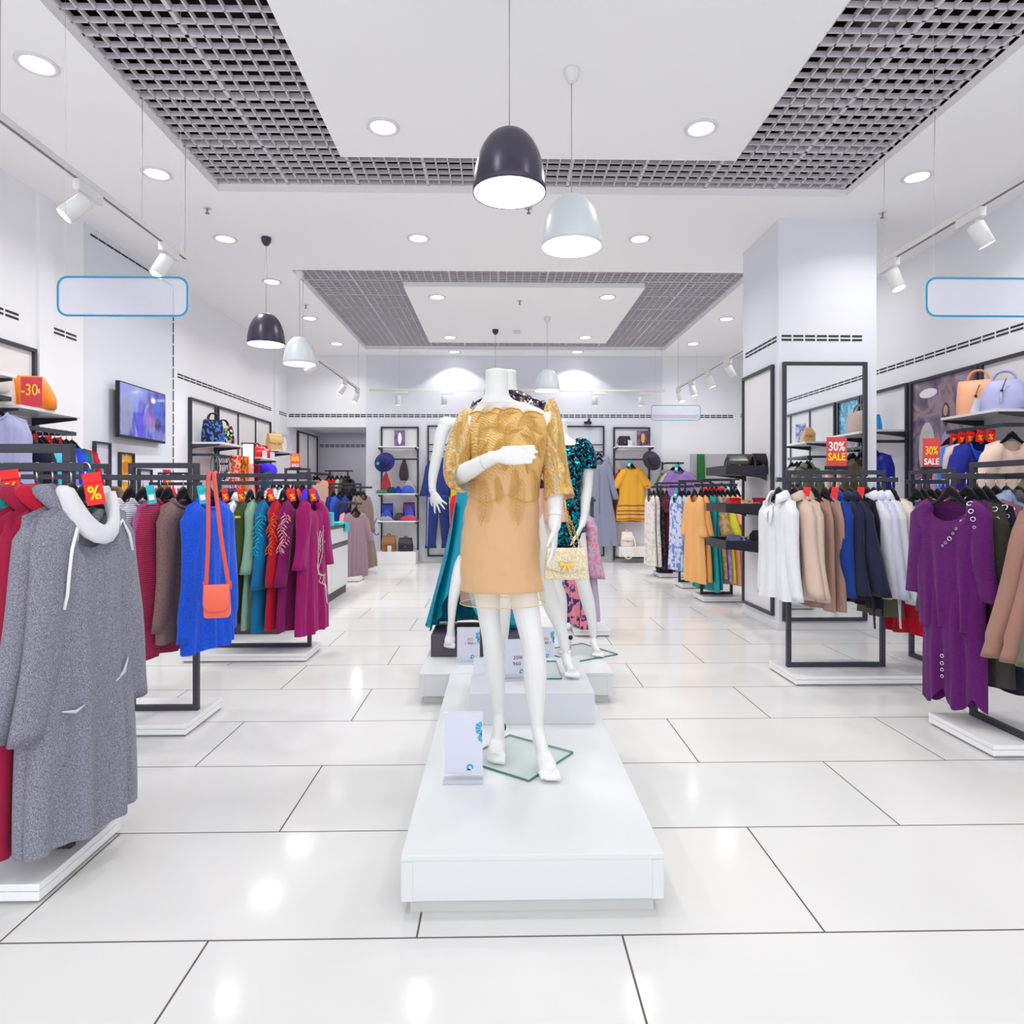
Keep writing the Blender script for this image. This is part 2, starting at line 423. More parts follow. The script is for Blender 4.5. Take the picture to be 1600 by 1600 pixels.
# pendant lamps
def pendant(px_c, py_c, rim_px, d, dark, label, topcup=True):
    x, y = WX(px_c, d), WY(px_c, d)
    zr = 2.795; R = .182
    sm = mat('pendant_graphite', (66,62,78), .3, .2) if dark else mat('pendant_white', (214,222,226), .35)
    inn = mat('pendant_inside', (250,250,250), .5)
    t = thing('pendant_lamp', label, 'pendant lamp', (x, y, zr))
    h = .315; prof = []
    for i in range(17):
        a = i / 16 * PI / 2
        prof.append((max(.004, R * (math.cos(a) ** .8)), h * math.sin(a) ** 1.05))
    MB().lathe(prof, 40).build('shade', sm, t, solid=.004)
    MB().lathe([(max(.003, r - .006), z - .004) for r, z in prof if z > .001], 40).build('inner_reflector', inn, t)
    MB().lathe([(.0005, .002), (R - .0035, .002)], 40).build('diffuser', mat('pendant_glow', (255,255,255), .5, emit=5.0), t)
    MB().tube([(0,0,h - .004), (0,0,ZC - zr - .04)], .0032, 6).build('cord', mat('lamp_cord', (176,176,184), .5), t)
    MB().lathe([(.002, -.085), (.02, -.08), (.045, -.045), (.05, -.012), (.048, 0), (.001, 0)], 24, (0, 0, ZC - zr)).build('canopy', sm if dark else WHITE_PLASTIC, t)
    area((x, y, zr - .01), .33, 5)
    return t
pendant(796, 290, 0, 3.24, True, 'graphite dome pendant lamp, nearest and largest, hanging in the middle of the shop')
pendant(893, 390, 0, 3.95, False, 'white dome pendant lamp hanging just behind the nearest graphite one')
pendant(416, 546, 0, 6.55, True, 'graphite dome pendant lamp on the left near the TV panel')
pendant(468, 570, 0, 7.55, False, 'white dome pendant lamp on the left, behind the graphite one')
pendant(774, 622, 0, 10.24, True, 'small distant graphite pendant lamp mostly hidden behind the headless mannequins')
pendant(855, 611, 0, 9.5, False, 'distant white dome pendant lamp showing right of the mannequin neck')

# track lights
def track(x, y0, y1, z, heads, side, label_bar, ends, cables, where, axis='y', names=None):
    """white track hung on wires; heads = list of positions along it"""
    t = thing('lighting_track', label_bar, 'light track', (x, y0, z) if axis == 'y' else (y0, x, z))
    L = y1 - y0
    tm = WHITE_PLASTIC
    if axis == 'y':
        MB().box(-.017, .017, 0, L, 0, .034).build('track_bar', tm, t)
        MB().box(-.008, .008, 0.01, L - .01, -.002, .0).build('track_slot', mat('track_slot_grey', (128,118,126), .6), t)
    else:
        MB().box(0, L, -.017, .017, 0, .034).build('track_bar', tm, t)
    for cpos, top in cables:
        p = (0, cpos - y0, .03) if axis == 'y' else (cpos - y0, 0, .03)
        MB().tube([p, (p[0] + .004, p[1], top - z)], .0026, 5).build('suspension_wire', mat('wire_grey', (196,192,190), .5), t)
    for i, (hp, dirv) in enumerate(heads):
        loc = (x, hp, z) if axis == 'y' else (hp, x, z)
        lab = names[i] if names else ''
        s = thing('track_spotlight', lab, 'spotlight', loc, 0, 'spotlights on ' + where)
        if axis == 'y': MB().box(-.02, .02, -.05, .17, -.062, -.002).build('adapter', tm, s, bevel=.004)
        else: MB().box(-.05, .17, -.02, .02, -.055, -.002).build('adapter', tm, s, bevel=.004)
        MB().tube([(0,0,-.06), (0,0,-.115)], .014, 10).build('stem', tm, s)
        dv = Vector(dirv).normalized(); M = Matrix.Translation((0,0,-.125)) @ dv.to_track_quat('Z', 'Y').to_matrix().to_4x4()
        MB().lathe([(.003, -.035), (.046, -.035), (.048, -.028), (.048, .115), (.044, .118)], 22, M=M).build('lamp_body', tm, s)
        MB().lathe([(.0005, .108), (.044, .108)], 22, M=M).build('lens', mat('spot_glow', (255,255,255), .5, emit=6.0), s)
        wl = Vector(loc) + M.to_translation() + dv * .125
        spot(wl, wl + dv, 9, 62, .6, .04)
TXL, TXR, TZ = -2.335, 2.98, 3.035
track(TXL, 1.0, 4.87, TZ, [(3.66, (-.55,-.35,-.7)), (4.56, (-.35,-.3,-.9)), (2.3, (-.6,.0,-.7))], -1, 'white suspended lighting track near the left wall, nearest the camera', None,
      [(3.07, ZC), (4.27, ZC), (4.85, ZC)], 'the near left track', names=['tilted white track spotlight, nearer one on the near left track', 'white track spotlight just above the left blank sign', 'white track spotlight beyond the left picture edge'])
track(TXR, 1.0, 4.97, TZ + .03, [(3.97, (.45,-.1,-.9)), (4.83, (.2,-.25,-.95)), (2.4, (.6,0,-.7))], 1, 'white suspended lighting track near the right wall, nearest the camera', None,
      [(4.37, ZC), (4.95, ZC)], 'the near right track', names=['white track spotlight upper right above the right blank sign', 'white track spotlight at the end of the near right track', 'white track spotlight beyond the right picture edge'])
track(TXL - .05, 7.78, 11.05, TZ, [(8.35, (-.75,-.1,-.6)), (9.95, (-.5,-.1,-.8)), (10.85, (-.25,-.3,-.9))], -1, 'white suspended lighting track on the far left', None,
      [(7.9, ZC), (11.0, ZC)], 'the far left track', names=['white track spotlight beside the left white pendant lamp', 'middle white track spotlight of the far left track', 'last white track spotlight of the far left track'])
track(TXR + .01, 7.0, 10.8, TZ, [(8.35, (.45,.0,-.85)), (9.15, (.35,-.1,-.9)), (9.95, (.2,-.1,-.95)), (10.65, (.2,-.3,-.95))], 1, 'white suspended lighting track on the far right by the column', None,
      [(7.6, ZC), (10.75, ZC)], 'the far right track', names=['white track spotlight nearest the column on the far right track', 'second white track spotlight from the column', 'third white track spotlight from the column', 'last white track spotlight of the far right track by the small blank sign'])
yb = 11.1
track(yb, WX(578, yb), WX(1040, yb), 3.04, [(WX(622, yb), (0,.1,-1)), (WX(694, yb), (0,.1,-1)), (WX(930, yb), (0,.1,-1)), (WX(1003, yb), (0,.1,-1))], 0,
      'thin white lighting track running across in front of the back wall', None, [(WX(625, yb), ZC), (WX(1035, yb), ZC)], 'the back wall track', 'x',
      names=['leftmost white spotlight of the back wall track', 'white back wall spotlight just left of the headless mannequin', 'white back wall spotlight just right of the far white pendant', 'rightmost white spotlight of the back wall track'])

# sprinklers and smoke detector
for px, py, lab in ((324,329,'small chrome ceiling sprinkler on the left'), (826,329,'small chrome ceiling sprinkler in the middle by the white pendant'), (1379,336,'small chrome ceiling sprinkler right of the column'),
                    (812,474,'small chrome sprinkler in the far white ceiling panel'), (478,480,'tiny chrome sprinkler above the far left grid corner')):
    d = (ZC - H) * F / (HZ - py + 4)
    t = thing('sprinkler_head', lab, 'sprinkler', (WX(px, d), WY(px, d), ZC + .001), 0, 'ceiling sprinklers')
    MB().lathe([(.001, 0), (.035, 0), (.034, -.006), (.001, -.008)], 18).build('escutcheon', CHROME, t)
    MB().lathe([(.008, -.006), (.008, -.035), (.004, -.04), (.02, -.048), (.02, -.051), (.001, -.052)], 12).build('nozzle', mat('sprinkler_metal', (140,120,120), .3, .8), t)
d = (ZC - H) * F / (HZ - 517)
t = thing('smoke_detector', 'cream smoke detector on the far white ceiling panel', 'smoke detector', (WX(808, d), WY(808, d), ZC))
MB().lathe([(.001, 0), (.055, 0), (.055, -.02), (.04, -.045), (.001, -.048)], 22).build('housing', mat('cream_plastic', (226,218,196), .5), t)

# blank rounded signs with a blue outline, hung from the ceiling
def blank_sign(x0, x1, y, z0, z1, label, wires):
    w, h = x1 - x0, z1 - z0; cx, cz = (x0 + x1) / 2, (z0 + z1) / 2
    t = thing('hanging_sign', label, 'sign', (cx, y, cz))
    def rr(w, h, r, n=6):
        p = []
        for (sx, sz, a0) in ((1,1,0), (-1,1,90), (-1,-1,180), (1,-1,270)):
            for i in range(n + 1):
                a = math.radians(a0 + 90 * i / n); p.append((sx*(w/2 - r) + r*math.cos(a), sz*(h/2 - r) + r*math.sin(a)))
        return p
    MB().prism(rr(w, h, .055), 'y', -.003, .003).build('plate', mat('sign_plate', (222,224,236), .25, alpha=.4), t)
    o_, i_ = rr(w, h, .055), rr(w - .02, h - .02, .047)
    m = MB(); ya = -.0045; n = len(o_)
    m._add([(p[0], ya, p[1]) for p in o_] + [(p[0], ya, p[1]) for p in i_], [(i, (i+1) % n, n + (i+1) % n, n + i) for i in range(n)], False)
    m.build('blue_outline', mat('sign_blue', (22,140,188), .45), t)
    for wx, top in wires:
        MB().tube([(wx, 0, h/2), (wx, 0, top - cz)], .0012, 4).build('suspension_wire', mat('clear_wire', (225,225,230), .3, alpha=.5), t)
d = 3.4
blank_sign(WX(91, d), WX(294, d), WY(190, d), WZ(495, d), WZ(432, d), 'blank rounded sign with blue outline hanging at the left', [(-.30, ZC), (.30, ZC)])
blank_sign(WX(1444, d), WX(1648, d), WY(1550, d), WZ(496, d), WZ(434, d), 'blank rounded sign with blue outline cut by the right picture edge', [(-.30, ZC), (.30, ZC)])
d = 11.75
blank_sign(WX(1017, d), WX(1095, d), WY(1050, d), WZ(657, d), WZ(633, d), 'small distant blank sign with blue outline by the back wall', [(-.38, ZC), (.38, ZC)])
# ---------------------------------------------------------------- display platforms
def platform(name, label, x0, x1, y0, y1, top, base_z=0, kick=.06, group=None, m=WHITE_GLOSS, lid=.018):
    t = thing(name, label, 'display platform', ((x0+x1)/2, (y0+y1)/2, base_z), 0, group)
    hx, hy, h = (x1-x0)/2, (y1-y0)/2, top - base_z
    MB().box(-hx, hx, -hy, hy, h - lid, h).build('top', m, t, bevel=.002)
    MB().box(-hx + .002, hx - .002, -hy + .002, hy - .002, kick, h - lid).build('side_panel', m, t, bevel=.002)
    for sx in (-1, 1): MB().box(sx*(hx - .018) - .018, sx*(hx - .018) + .018, -hy, hy, kick, h - lid - .001).build('end_panel', m, t, bevel=.0015)
    if kick: MB().box(-hx + .025, hx - .025, -hy + .03, hy - .03, 0, kick).build('plinth', mat('plinth_white', (200,201,198), .4), t)
    return t
PZ = .19
platform('display_platform', 'long low white platform in the foreground under the gold-dressed mannequin', -.299, .505, 1.972, 3.955, PZ, kick=.05)
platform('display_platform', 'wide low white cross platform behind the long one', -.49, .70, 3.96, 4.83, PZ, kick=.05)
m_ = mat('white_box_laminate', (204,206,212), .35)
t = thing('display_box', 'white box riser standing on the long white platform', 'display box', (.157, 3.41, PZ))
MB().box(-.3, .3, -.33, .33, 0, .15).build('box_body', m_, t, bevel=.002)
t = thing('display_box', 'dark grey box riser on the cross platform under the teal-dressed mannequin', 'display box', (-.145, 4.58, PZ))
MB().box(-.315, .315, -.22, .22, 0, .147).build('box_body', mat('dark_grey_laminate', (74,68,82), .4), t, bevel=.002)

# ---------------------------------------------------------------- mannequins
def ell(z, cx, cy, rx, ry, n=24, tilt=0, p=1.0):
    r = []
    for j in range(n):
        a = 2*PI*j/n; c, s_ = math.cos(a), math.sin(a)
        if p != 1: c = math.copysign(abs(c)**p, c); s_ = math.copysign(abs(s_)**p, s_)
        r.append(Vector((cx + rx*c, cy + ry*s_, z + tilt*rx*c)))
    return r
def limb(mb, pts, n=14, flat=1.0):
    """pts: (x,y,z,r); smooth catmull resample"""
    P = [Vector(p[:3]) for p in pts]; R = [p[3] for p in pts]; out = []; rr = []
    for i in range(len(P) - 1):
        p0, p1, p2, p3 = P[max(i-1,0)], P[i], P[i+1], P[min(i+2, len(P)-1)]
        r0, r1, r2, r3 = R[max(i-1,0)], R[i], R[i+1], R[min(i+2, len(P)-1)]
        for k in range(4):
            u = k / 4
            f = lambda a, b, c, d: .5*((2*b) + (-a + c)*u + (2*a - 5*b + 4*c - d)*u*u + (-a + 3*b - 3*c + d)*u**3)
            out.append(f(p0, p1, p2, p3)); rr.append(max(.003, f(r0, r1, r2, r3)))
    out.append(P[-1]); rr.append(R[-1])
    mb.tube(out, rr, n, flat)
def ball(mb, c, r, n=12):
    pr = [(max(.0005, r*math.sin(PI*i/8)), -r*math.cos(PI*i/8)) for i in range(9)]
    mb.lathe(pr, n, c, cap=True)
def hand(mb, wrist, dirv, palm_n, spread=.12, curl=.25, s=1.0, thumb_side=1, thumb_out=.62):
    """five fingered hand growing from wrist along dirv; palm_n = palm normal"""
    d = Vector(dirv).normalized(); n = Vector(palm_n); n = (n - d * n.dot(d)).normalized(); sd = d.cross(n) * thumb_side
    w = Vector(wrist)
    rings = []
    for (q, a, b) in ((-.03,.023,.019), (0,.023,.017), (.03,.033,.015), (.065,.039,.014), (.088,.037,.011)):
        c = w + d*(q*s)
        rings.append([c + sd*(a*s*math.cos(2*PI*j/12)) + n*(b*s*math.sin(2*PI*j/12)) for j in range(12)])
    mb.loft(rings)
    for k, (off, ln) in enumerate(((.028,.072), (.0095,.082), (-.0095,.076), (-.027,.06))):
        p = w + d*(.075*s) + sd*(off*s); dd = (d + sd*(spread*off/.028)).normalized(); pts = [p]; a = curl*.4
        for seg, fl in enumerate((.45,.3,.25)):
            dv = (dd*math.cos(a) + n*math.sin(a)); pts.append(pts[-1] + dv*(ln*fl*s)); a += curl
        limb(mb, [(*pts[0], .0088*s), (*pts[1], .0082*s), (*pts[2], .0074*s), (*pts[3], .0055*s)], 8)
    p = w + d*(.022*s) + sd*(.026*s); dv = (d*.75 + sd*thumb_out + n*.22).normalized(); q = p + dv*(.034*s); dv2 = (d*.9 + sd*thumb_out*.5 + n*.25).normalized(); e = q + dv2*(.034*s)
    limb(mb, [(*p, .0125*s), (*q, .0095*s), (*e, .0062*s)], 8)
def foot(mb, heel, toe, ankle, r=.026):
    """heel/ankle to toe tips; raised heel"""
    h, t, a = Vector(heel), Vector(toe), Vector(ankle)
    ax = (t - h); fl = Vector((ax.x, ax.y, 0)).normalized(); sd = Vector((-fl.y, fl.x, 0))
    limb(mb, [(*(h + Vector((0,0,.004))), .025), (*h.lerp(t, .35) , .030), (*(h.lerp(t, .68) + Vector((0,0,.006))), .037), (*h.lerp(t, .88), .033)], 14, .66)
    limb(mb, [(*a, r*.95), (*(a*.45 + h.lerp(t, .35)*.55 + Vector((0,0,.012))), r), (*h.lerp(t, .62), .022)], 12)
    limb(mb, [(*a, r*.9), (*(h + Vector((0,0,.015))), .023)], 12)
    for k in range(5):
        off = (-.031 + .0155*k); ln = (.0, .006, .008, .007, .012)[k] if sd.x < 2 else 0
        p = h.lerp(t, .82) + sd*off; q = t + sd*off*.95 + fl*(ln - .012*abs(k-3)*.3) + Vector((0,0,-.006))
        limb(mb, [(*p, .0125), (*q, .0088 if k < 4 else .0120)], 8)
def mannequin(name, label, loc, rz, pose, base=None, voxel=.0055):
    t = thing(name, label, 'mannequin', loc, rz)
    mb = MB(); T = pose['torso']
    mb.loft([ell(*r) for r in T])
    for L in pose['limbs']: limb(mb, L)
    for f in pose['feet']: foot(mb, *f)
    for hnd in pose['hands']: hand(mb, **hnd)
    for b in pose.get('balls', []): ball(mb, *b)
    o = mb.build('body', MANNEQUIN, t)
    rm = o.modifiers.new('Remesh', 'REMESH'); rm.mode = 'VOXEL'; rm.voxel_size = voxel; rm.use_smooth_shade = True
    sm = o.modifiers.new('Smooth', 'SMOOTH'); sm.factor = .5; sm.iterations = 3
    for sp in pose.get('seams', []):
        c, ax, r = Vector(sp[0]), Vector(sp[1]).normalized(), sp[2]
        M = Matrix.Translation(c) @ ax.to_track_quat('Z', 'Y').to_matrix().to_4x4()
        MB().lathe([(r, -.0008), (r + .0012, 0), (r, .0008)], 24, M=M).build('joint_ring', mat('joint_grey', (190,188,186), .5), t)
    if base:
        bx, by, half, rot, th = base[:5]
        MB().cbox((bx, by, .004 + .0), (half*2, half*2, .010), rot).build('glass_base', GBASE, t)
        Me = Matrix.Translation((bx, by, .004)) @ Matrix.Rotation(rot, 4, 'Z'); me_ = MB()
        for q in range(4):
            Mq = Me @ Matrix.Rotation(q*PI/2, 4, 'Z'); me_.box(-half - .001, half + .001, half, half + .0016, -.0052, .0052, Mq)
        me_.build('glass_edge', mat('glass_edge_green', (74,124,112), .15), t)
        if len(base) > 5:
            MB().tube([(base[5][0], base[5][1], .008), (base[5][0], base[5][1], .05), base[5]], .006, 8).build('support_rod', CHROME, t)
            MB().lathe([(.001,.0), (.014,.0), (.016,.012), (.012,.026), (.001,.028)], 10, (base[5][0], base[5][1] , base[5][2]-.01)).build('clamp_knob', BLACK, t)
    return t
m, nt, b = new_mat('green_glass'); b.inputs['Base Color'].default_value = col((206,234,224)); b.inputs['Roughness'].default_value = .04; b.inputs['Alpha'].default_value = .24
GBASE = m
def torso(nx=0, sx=.0, hx=.02, sh=1.0, tilt=.0):
    """rings: z,cx,cy,rx,ry,n,tilt from crotch to neck; nx,sx,hx = x of neck, shoulders, hips"""
    R = [(.78, hx, .005, .035, .05), (.81, hx, .005, .11, .09), (.86, hx, .01, .146, .108), (.92, hx, .012, .150, .108), (.98, hx*.8, .008, .138, .096),
         (1.06, hx*.5, .0, .122, .085), (1.12, (hx+sx)*.4, -.004, .118, .084), (1.20, sx*.8, -.012, .130, .094), (1.27, sx, -.022, .145, .108), (1.33, sx, -.014, .152, .100),
         (1.39, sx, .0, .162, .082), (1.43, sx, .008, .160, .066), (1.46, sx*.6 + nx*.4, .012, .118, .056), (1.485, nx, .012, .068, .052), (1.51, nx, .010, .051, .049),
         (1.55, nx, .006, .047, .047), (1.61, nx, -.002, .046, .048)]
    return [(z, cx, cy, rx*(sh if z > 1.1 else 1), ry, 28, tilt if 1.2 < z < 1.5 else 0) for (z, cx, cy, rx, ry) in R]
# --- mannequin 1: gold lace dress
L1 = (.045, 2.66, PZ)
k1 = dict(torso=torso(-.055, -.01, -.036, 1.0, .05),
    limbs=[[(-.105,.02,.88,.080), (-.098,.03,.74,.062), (-.088,.035,.60,.047), (-.074,.05,.49,.043), (-.064,.085,.38,.045), (-.055,.105,.27,.035), (-.048,.112,.17,.0245), (-.046,.105,.13,.025)],
           [(.036,.01,.88,.076), (.046,-.01,.74,.064), (.070,-.03,.60,.053), (.092,-.05,.49,.047), (.100,-.045,.38,.049), (.103,-.035,.27,.039), (.110,-.03,.17,.0265), (.113,-.035,.13,.027)],
           # image-left arm: bent across the body
           [(-.155,.0,1.405,.046), (-.190,-.02,1.33,.044), (-.212,-.05,1.24,.040), (-.212,-.085,1.175,.038), (-.165,-.165,1.19,.036), (-.10,-.225,1.222,.029), (-.055,-.25,1.24,.024)],
           # image-right arm: hanging
           [(.145,.0,1.43,.046), (.166,-.005,1.34,.043), (.176,-.015,1.22,.038), (.181,-.04,1.12,.036), (.178,-.075,1.03,.030), (.174,-.10,.965,.025)]],
    feet=[((-.045,.130,.105), (-.060,-.045,.020), (-.046,.105,.14)), ((.112,-.008,.10), (.152,-.205,.020), (.113,-.035,.14))],
    hands=[dict(wrist=(-.055,-.25,1.24), dirv=(.95,-.12,.05), palm_n=(.05,1,-.15), spread=.05, curl=.08, thumb_side=1, thumb_out=.12),
           dict(wrist=(.174,-.10,.965), dirv=(-.06,-.12,-1), palm_n=(-1,.25,0), spread=.10, curl=.2, thumb_side=-1)],
    seams=[((-.10,-.225,1.222), (.45,-.3,.15), .0292), ((.177,-.082,1.01), (-.04,-.38,-1), .0290)])
mannequin('mannequin', 'headless white mannequin in the gold lace dress on the long platform', L1, 0, k1, (.035,.04,.166, math.radians(-37), .01, (-.03,.15,.085)))
# --- dress 1
def dress_rows(rows, n=64):
    return [[Vector((cx + rx*math.sin(2*PI*j/n + PI), cy + ry*math.cos(2*PI*j/n + PI), z)) for j in range(n)] for (z, cx, cy, rx, ry) in rows]
def interp(rows, z):
    rows = sorted(rows, key=lambda r: -r[0])
    for a, b2 in zip(rows, rows[1:]):
        if b2[0] <= z <= a[0]:
            u = (a[0] - z) / (a[0] - b2[0]); return [a[i] + (b2[i] - a[i])*u for i in range(5)]
    return list(rows[0]) if z > rows[0][0] else list(rows[-1])
DR = [(1.475, -.03, .012, .098, .060), (1.455, -.02, .010, .140, .066), (1.43, -.012, .006, .168, .076), (1.39, -.01, -.002, .170, .092), (1.33, -.01, -.014, .160, .108), (1.27, -.01, -.022, .153, .116), (1.20, -.014, -.014, .143, .106),
      (1.12, -.026, -.006, .142, .104), (1.06, -.032, .0, .147, .108), (.98, -.036, .006, .154, .114), (.90, -.038, .010, .160, .122), (.80, -.040, .008, .163, .125), (.72, -.033, .006, .168, .124), (.62, -.028, .004, .173, .126)]
def sp(x, z, off=.0):
    """point on the front of dress 1"""
    zz, cx, cy, rx, ry = interp(DR, z)
    u = max(-.985, min(.985, (x - cx)/(rx + off)))
    return Vector((x, cy - (ry + off)*math.sqrt(1 - u*u) , z))
t1 = thing('cocktail_dress', 'beige satin dress with gold feather lace bodice, worn by the foremost mannequin', 'dress', L1)
def dgrid(z_top, z_bot, nz, off, n=72, wr=.0, front_top=None, front_bot=None, seed=1):
    rnd = random.Random(seed); ph = [rnd.uniform(0, 6) for _ in range(6)]
    P = []
    for i in range(nz + 1):
        row = []
        for j in range(n):
            a = 2*PI*j/n; fx, fy = math.sin(a), -math.cos(a)
            zt = z_top if front_top is None else front_top(fx, fy); zb = z_bot if front_bot is None else front_bot(fx, fy)
            z = zt + (zb - zt)*i/nz
            zz, cx, cy, rx, ry = interp(DR, z)
            w = wr * (math.sin(3*fx + z*40 + ph[0] + 2*math.sin(z*23 + fx*4)) * .6 + math.sin(z*75 + fx*6 + ph[1])*.4)
            row.append(Vector((cx + (rx + off + w)*fx, cy + (ry + off + w)*fy, z)))
        P.append(row)
    return P
BEIGE = fab((214,170,118), 'plain'); 
m = MB(); m.grid(dgrid(1.41, .705, 60, .0, wr=.003, front_top=lambda fx, fy: 1.405 + .0*fx), closed=True); m.build('satin_underdress', BEIGE, t1, solid=.0015)
ORG = mat('organza', (236,206,170), .6, alpha=.26, spec=.2)
m = MB(); m.grid(dgrid(1.05, .652, 40, .006, wr=.002, seed=4), closed=True); m.build('organza_overlay', ORG, t1)
hm = [r for r in dgrid(.658, .652, 1, .007, wr=.002, seed=4)]
m = MB(); pts = hm[1] + hm[1][:1]; m.tube(pts, .0016, 6); m.build('hem_edge', mat('organza_edge', (232,196,150), .6, alpha=.8), t1)
YOKE = mat('sheer_yoke', (248,246,242), .5, alpha=.22)
m = MB(); m.grid(dgrid(1.472, 1.39, 10, .003), closed=True); m.build('sheer_yoke', YOKE, t1)
m = MB(); m.tube(dgrid(1.473, 1.47, 1, .004)[0] + dgrid(1.473, 1.47, 1, .004)[0][:1], .002, 6); m.build('neck_edging', mat('yoke_edge', (240,232,215), .5), t1)
# gold lace
gm, nt, b = new_mat('gold_lace'); Lk = nt.links.new
v = coords(nt, (1,1,1)); n1 = N(nt, 'ShaderNodeTexNoise', Scale=22.0, Detail=4.0, Distortion=2.2); Lk(v, n1.inputs['Vector'])
w1 = N(nt, 'ShaderNodeTexWave', Scale=42.0, Distortion=7.0, Detail=3.0, bands_direction='DIAGONAL'); Lk(v, w1.inputs['Vector'])
c = ramp(nt, w1.outputs['Fac'], [(.1, col((200,156,86))), (.5, col((214,172,102))), (.9, col((230,194,124)))])
sx_ = nt.nodes.new('ShaderNodeSeparateXYZ'); Lk(coords(nt), sx_.inputs[0])
ns_ = N(nt, 'ShaderNodeMath', operation='MULTIPLY_ADD'); Lk(n1.outputs['Fac'], ns_.inputs[0]); ns_.inputs[1].default_value = .16; Lk(sx_.outputs['Z'], ns_.inputs[2])
f_ = ramp(nt, ns_.outputs[0], [(0, (0,0,0,1)), (1, (1,1,1,1))]); mr = N(nt, 'ShaderNodeMapRange'); Lk(ns_.outputs[0], mr.inputs['Value']); mr.inputs['From Min'].default_value = 1.20; mr.inputs['From Max'].default_value = 1.33
mx_ = N(nt, 'ShaderNodeMix', data_type='RGBA'); Lk(mr.outputs[0], mx_.inputs[0]); mx_.inputs[6].default_value = col((214,170,118)); Lk(c, mx_.inputs[7]); Lk(mx_.outputs[2], b.inputs['Base Color'])
b.inputs['Roughness'].default_value = .6; b.inputs['Metallic'].default_value = .0; bump(nt, b, w1.outputs['Fac'], .3, .002)
LACE = gm
gs, nt, b = new_mat('gold_lace_sheer'); Lk = nt.links.new
v = coords(nt, (1,1,.7)); n1 = N(nt, 'ShaderNodeTexNoise', Scale=16.0, Detail=4.0, Distortion=3.0); Lk(v, n1.inputs['Vector'])
w1 = N(nt, 'ShaderNodeTexWave', Scale=40.0, Distortion=7.0, Detail=3.0, bands_direction='DIAGONAL'); Lk(v, w1.inputs['Vector'])
c = ramp(nt, w1.outputs['Fac'], [(.1, col((212,170,104))), (.5, col((222,182,116))), (.9, col((234,200,138)))]); Lk(c, b.inputs['Base Color'])
b.inputs['Roughness'].default_value = .5; b.inputs['Metallic'].default_value = .1; bump(nt, b, w1.outputs['Fac'], .3, .002)
a1 = ramp(nt, n1.outputs['Fac'], [(.42, (.55,.55,.55,1)), (.58, (.97,.97,.97,1))]); Lk(a1, b.inputs['Alpha'])
LACES = gs
def scal(fx, fy):
    x = fx*.16; return 1.425 + .010*abs(math.sin(x*45 + .6)) - .15*max(0, abs(x) - .11) + (.012 if abs(x) < .05 else 0)
def lowr(fx, fy):
    x = fx*.15; return 1.08 + .015*math.sin(x*38 + 1.0)
m = MB(); m.grid(dgrid(1.43, 1.13, 26, .004, n=120, front_top=scal, front_bot=lowr), closed=True); m.build('lace_bodice', LACE, t1, solid=.001)
GT = mat('gold_thread', (222,176,88), .36, .35)
m = MB(); top = dgrid(1.43, 1.13, 26, .006, n=120, front_top=scal, front_bot=lowr)[0]; m.tube(top + top[:1], .0022, 6); m.build('scalloped_edging', GT, t1)
def feather(mb, base, tip, bend, width, surf, nb=12, r=.0010):
    """feather between two (x,z) surface points: shaft and curved barbs laid on surf()"""
    b0, e0 = Vector((base[0], base[1])), Vector((tip[0], tip[1])); ax = e0 - b0; ln = ax.length; ax.normalize(); nr = Vector((-ax.y, ax.x))
    def c(u): return b0 + ax*(ln*u) + nr*(bend*math.sin(PI*u))
    mb.tube([surf(*c(i/12)) for i in range(13)], r*1.3, 5)
    for i in range(nb):
        u = .03 + .9*i/nb
        wd = width*math.sin(PI*min(1, .12 + u*.9))**.7
        for sgn in (-1, 1):
            p0 = c(u); pts = []
            for q in range(5):
                a = q/4; p = p0 + nr*(sgn*wd*a) + ax*(wd*.95*a*a + .25*wd*a) ; pts.append(surf(p.x, p.y))
            mb.tube(pts, [r, r*1.1, r, r*.8, r*.4], 4)
m = MB(); S = lambda x, z: sp(x, z, .008)
for (b0, e0, bd, wd) in [((-.105,1.16), (-.118,.975), .012, .030), ((.045,1.16), (.030,.975), -.010, .032), ((.092,1.20), (.100,1.06), .006, .020), ((-.055,1.17), (-.048,1.06), .006, .018), ((.02,1.2),(.0,1.08),.01,.022),
      ((-.14,1.39), (-.05,1.42), .03, .024), ((-.06,1.36), (.03,1.43), .03, .026), ((.03,1.37), (.11,1.41), .025, .024), ((.13,1.34), (.09,1.41), .02, .022), ((-.13,1.30), (-.06,1.37), .03, .024), ((-.03,1.28), (.05,1.36), .03, .026),
      ((.10,1.27), (.04,1.34), -.02, .024), ((-.11,1.21), (-.09,1.31), .02, .024), ((-.02,1.19), (-.05,1.29), -.02, .024), ((.07,1.18), (.11,1.29), .02, .026), ((.12,1.24),(.135,1.33),.01,.018), ((-.075,1.25),(.0,1.30),.02,.02), ((.0,1.34),(-.06,1.40),.02,.02)]:
    feather(m, b0, e0, bd, wd, S)
m.build('feather_embroidery', GT, t1)
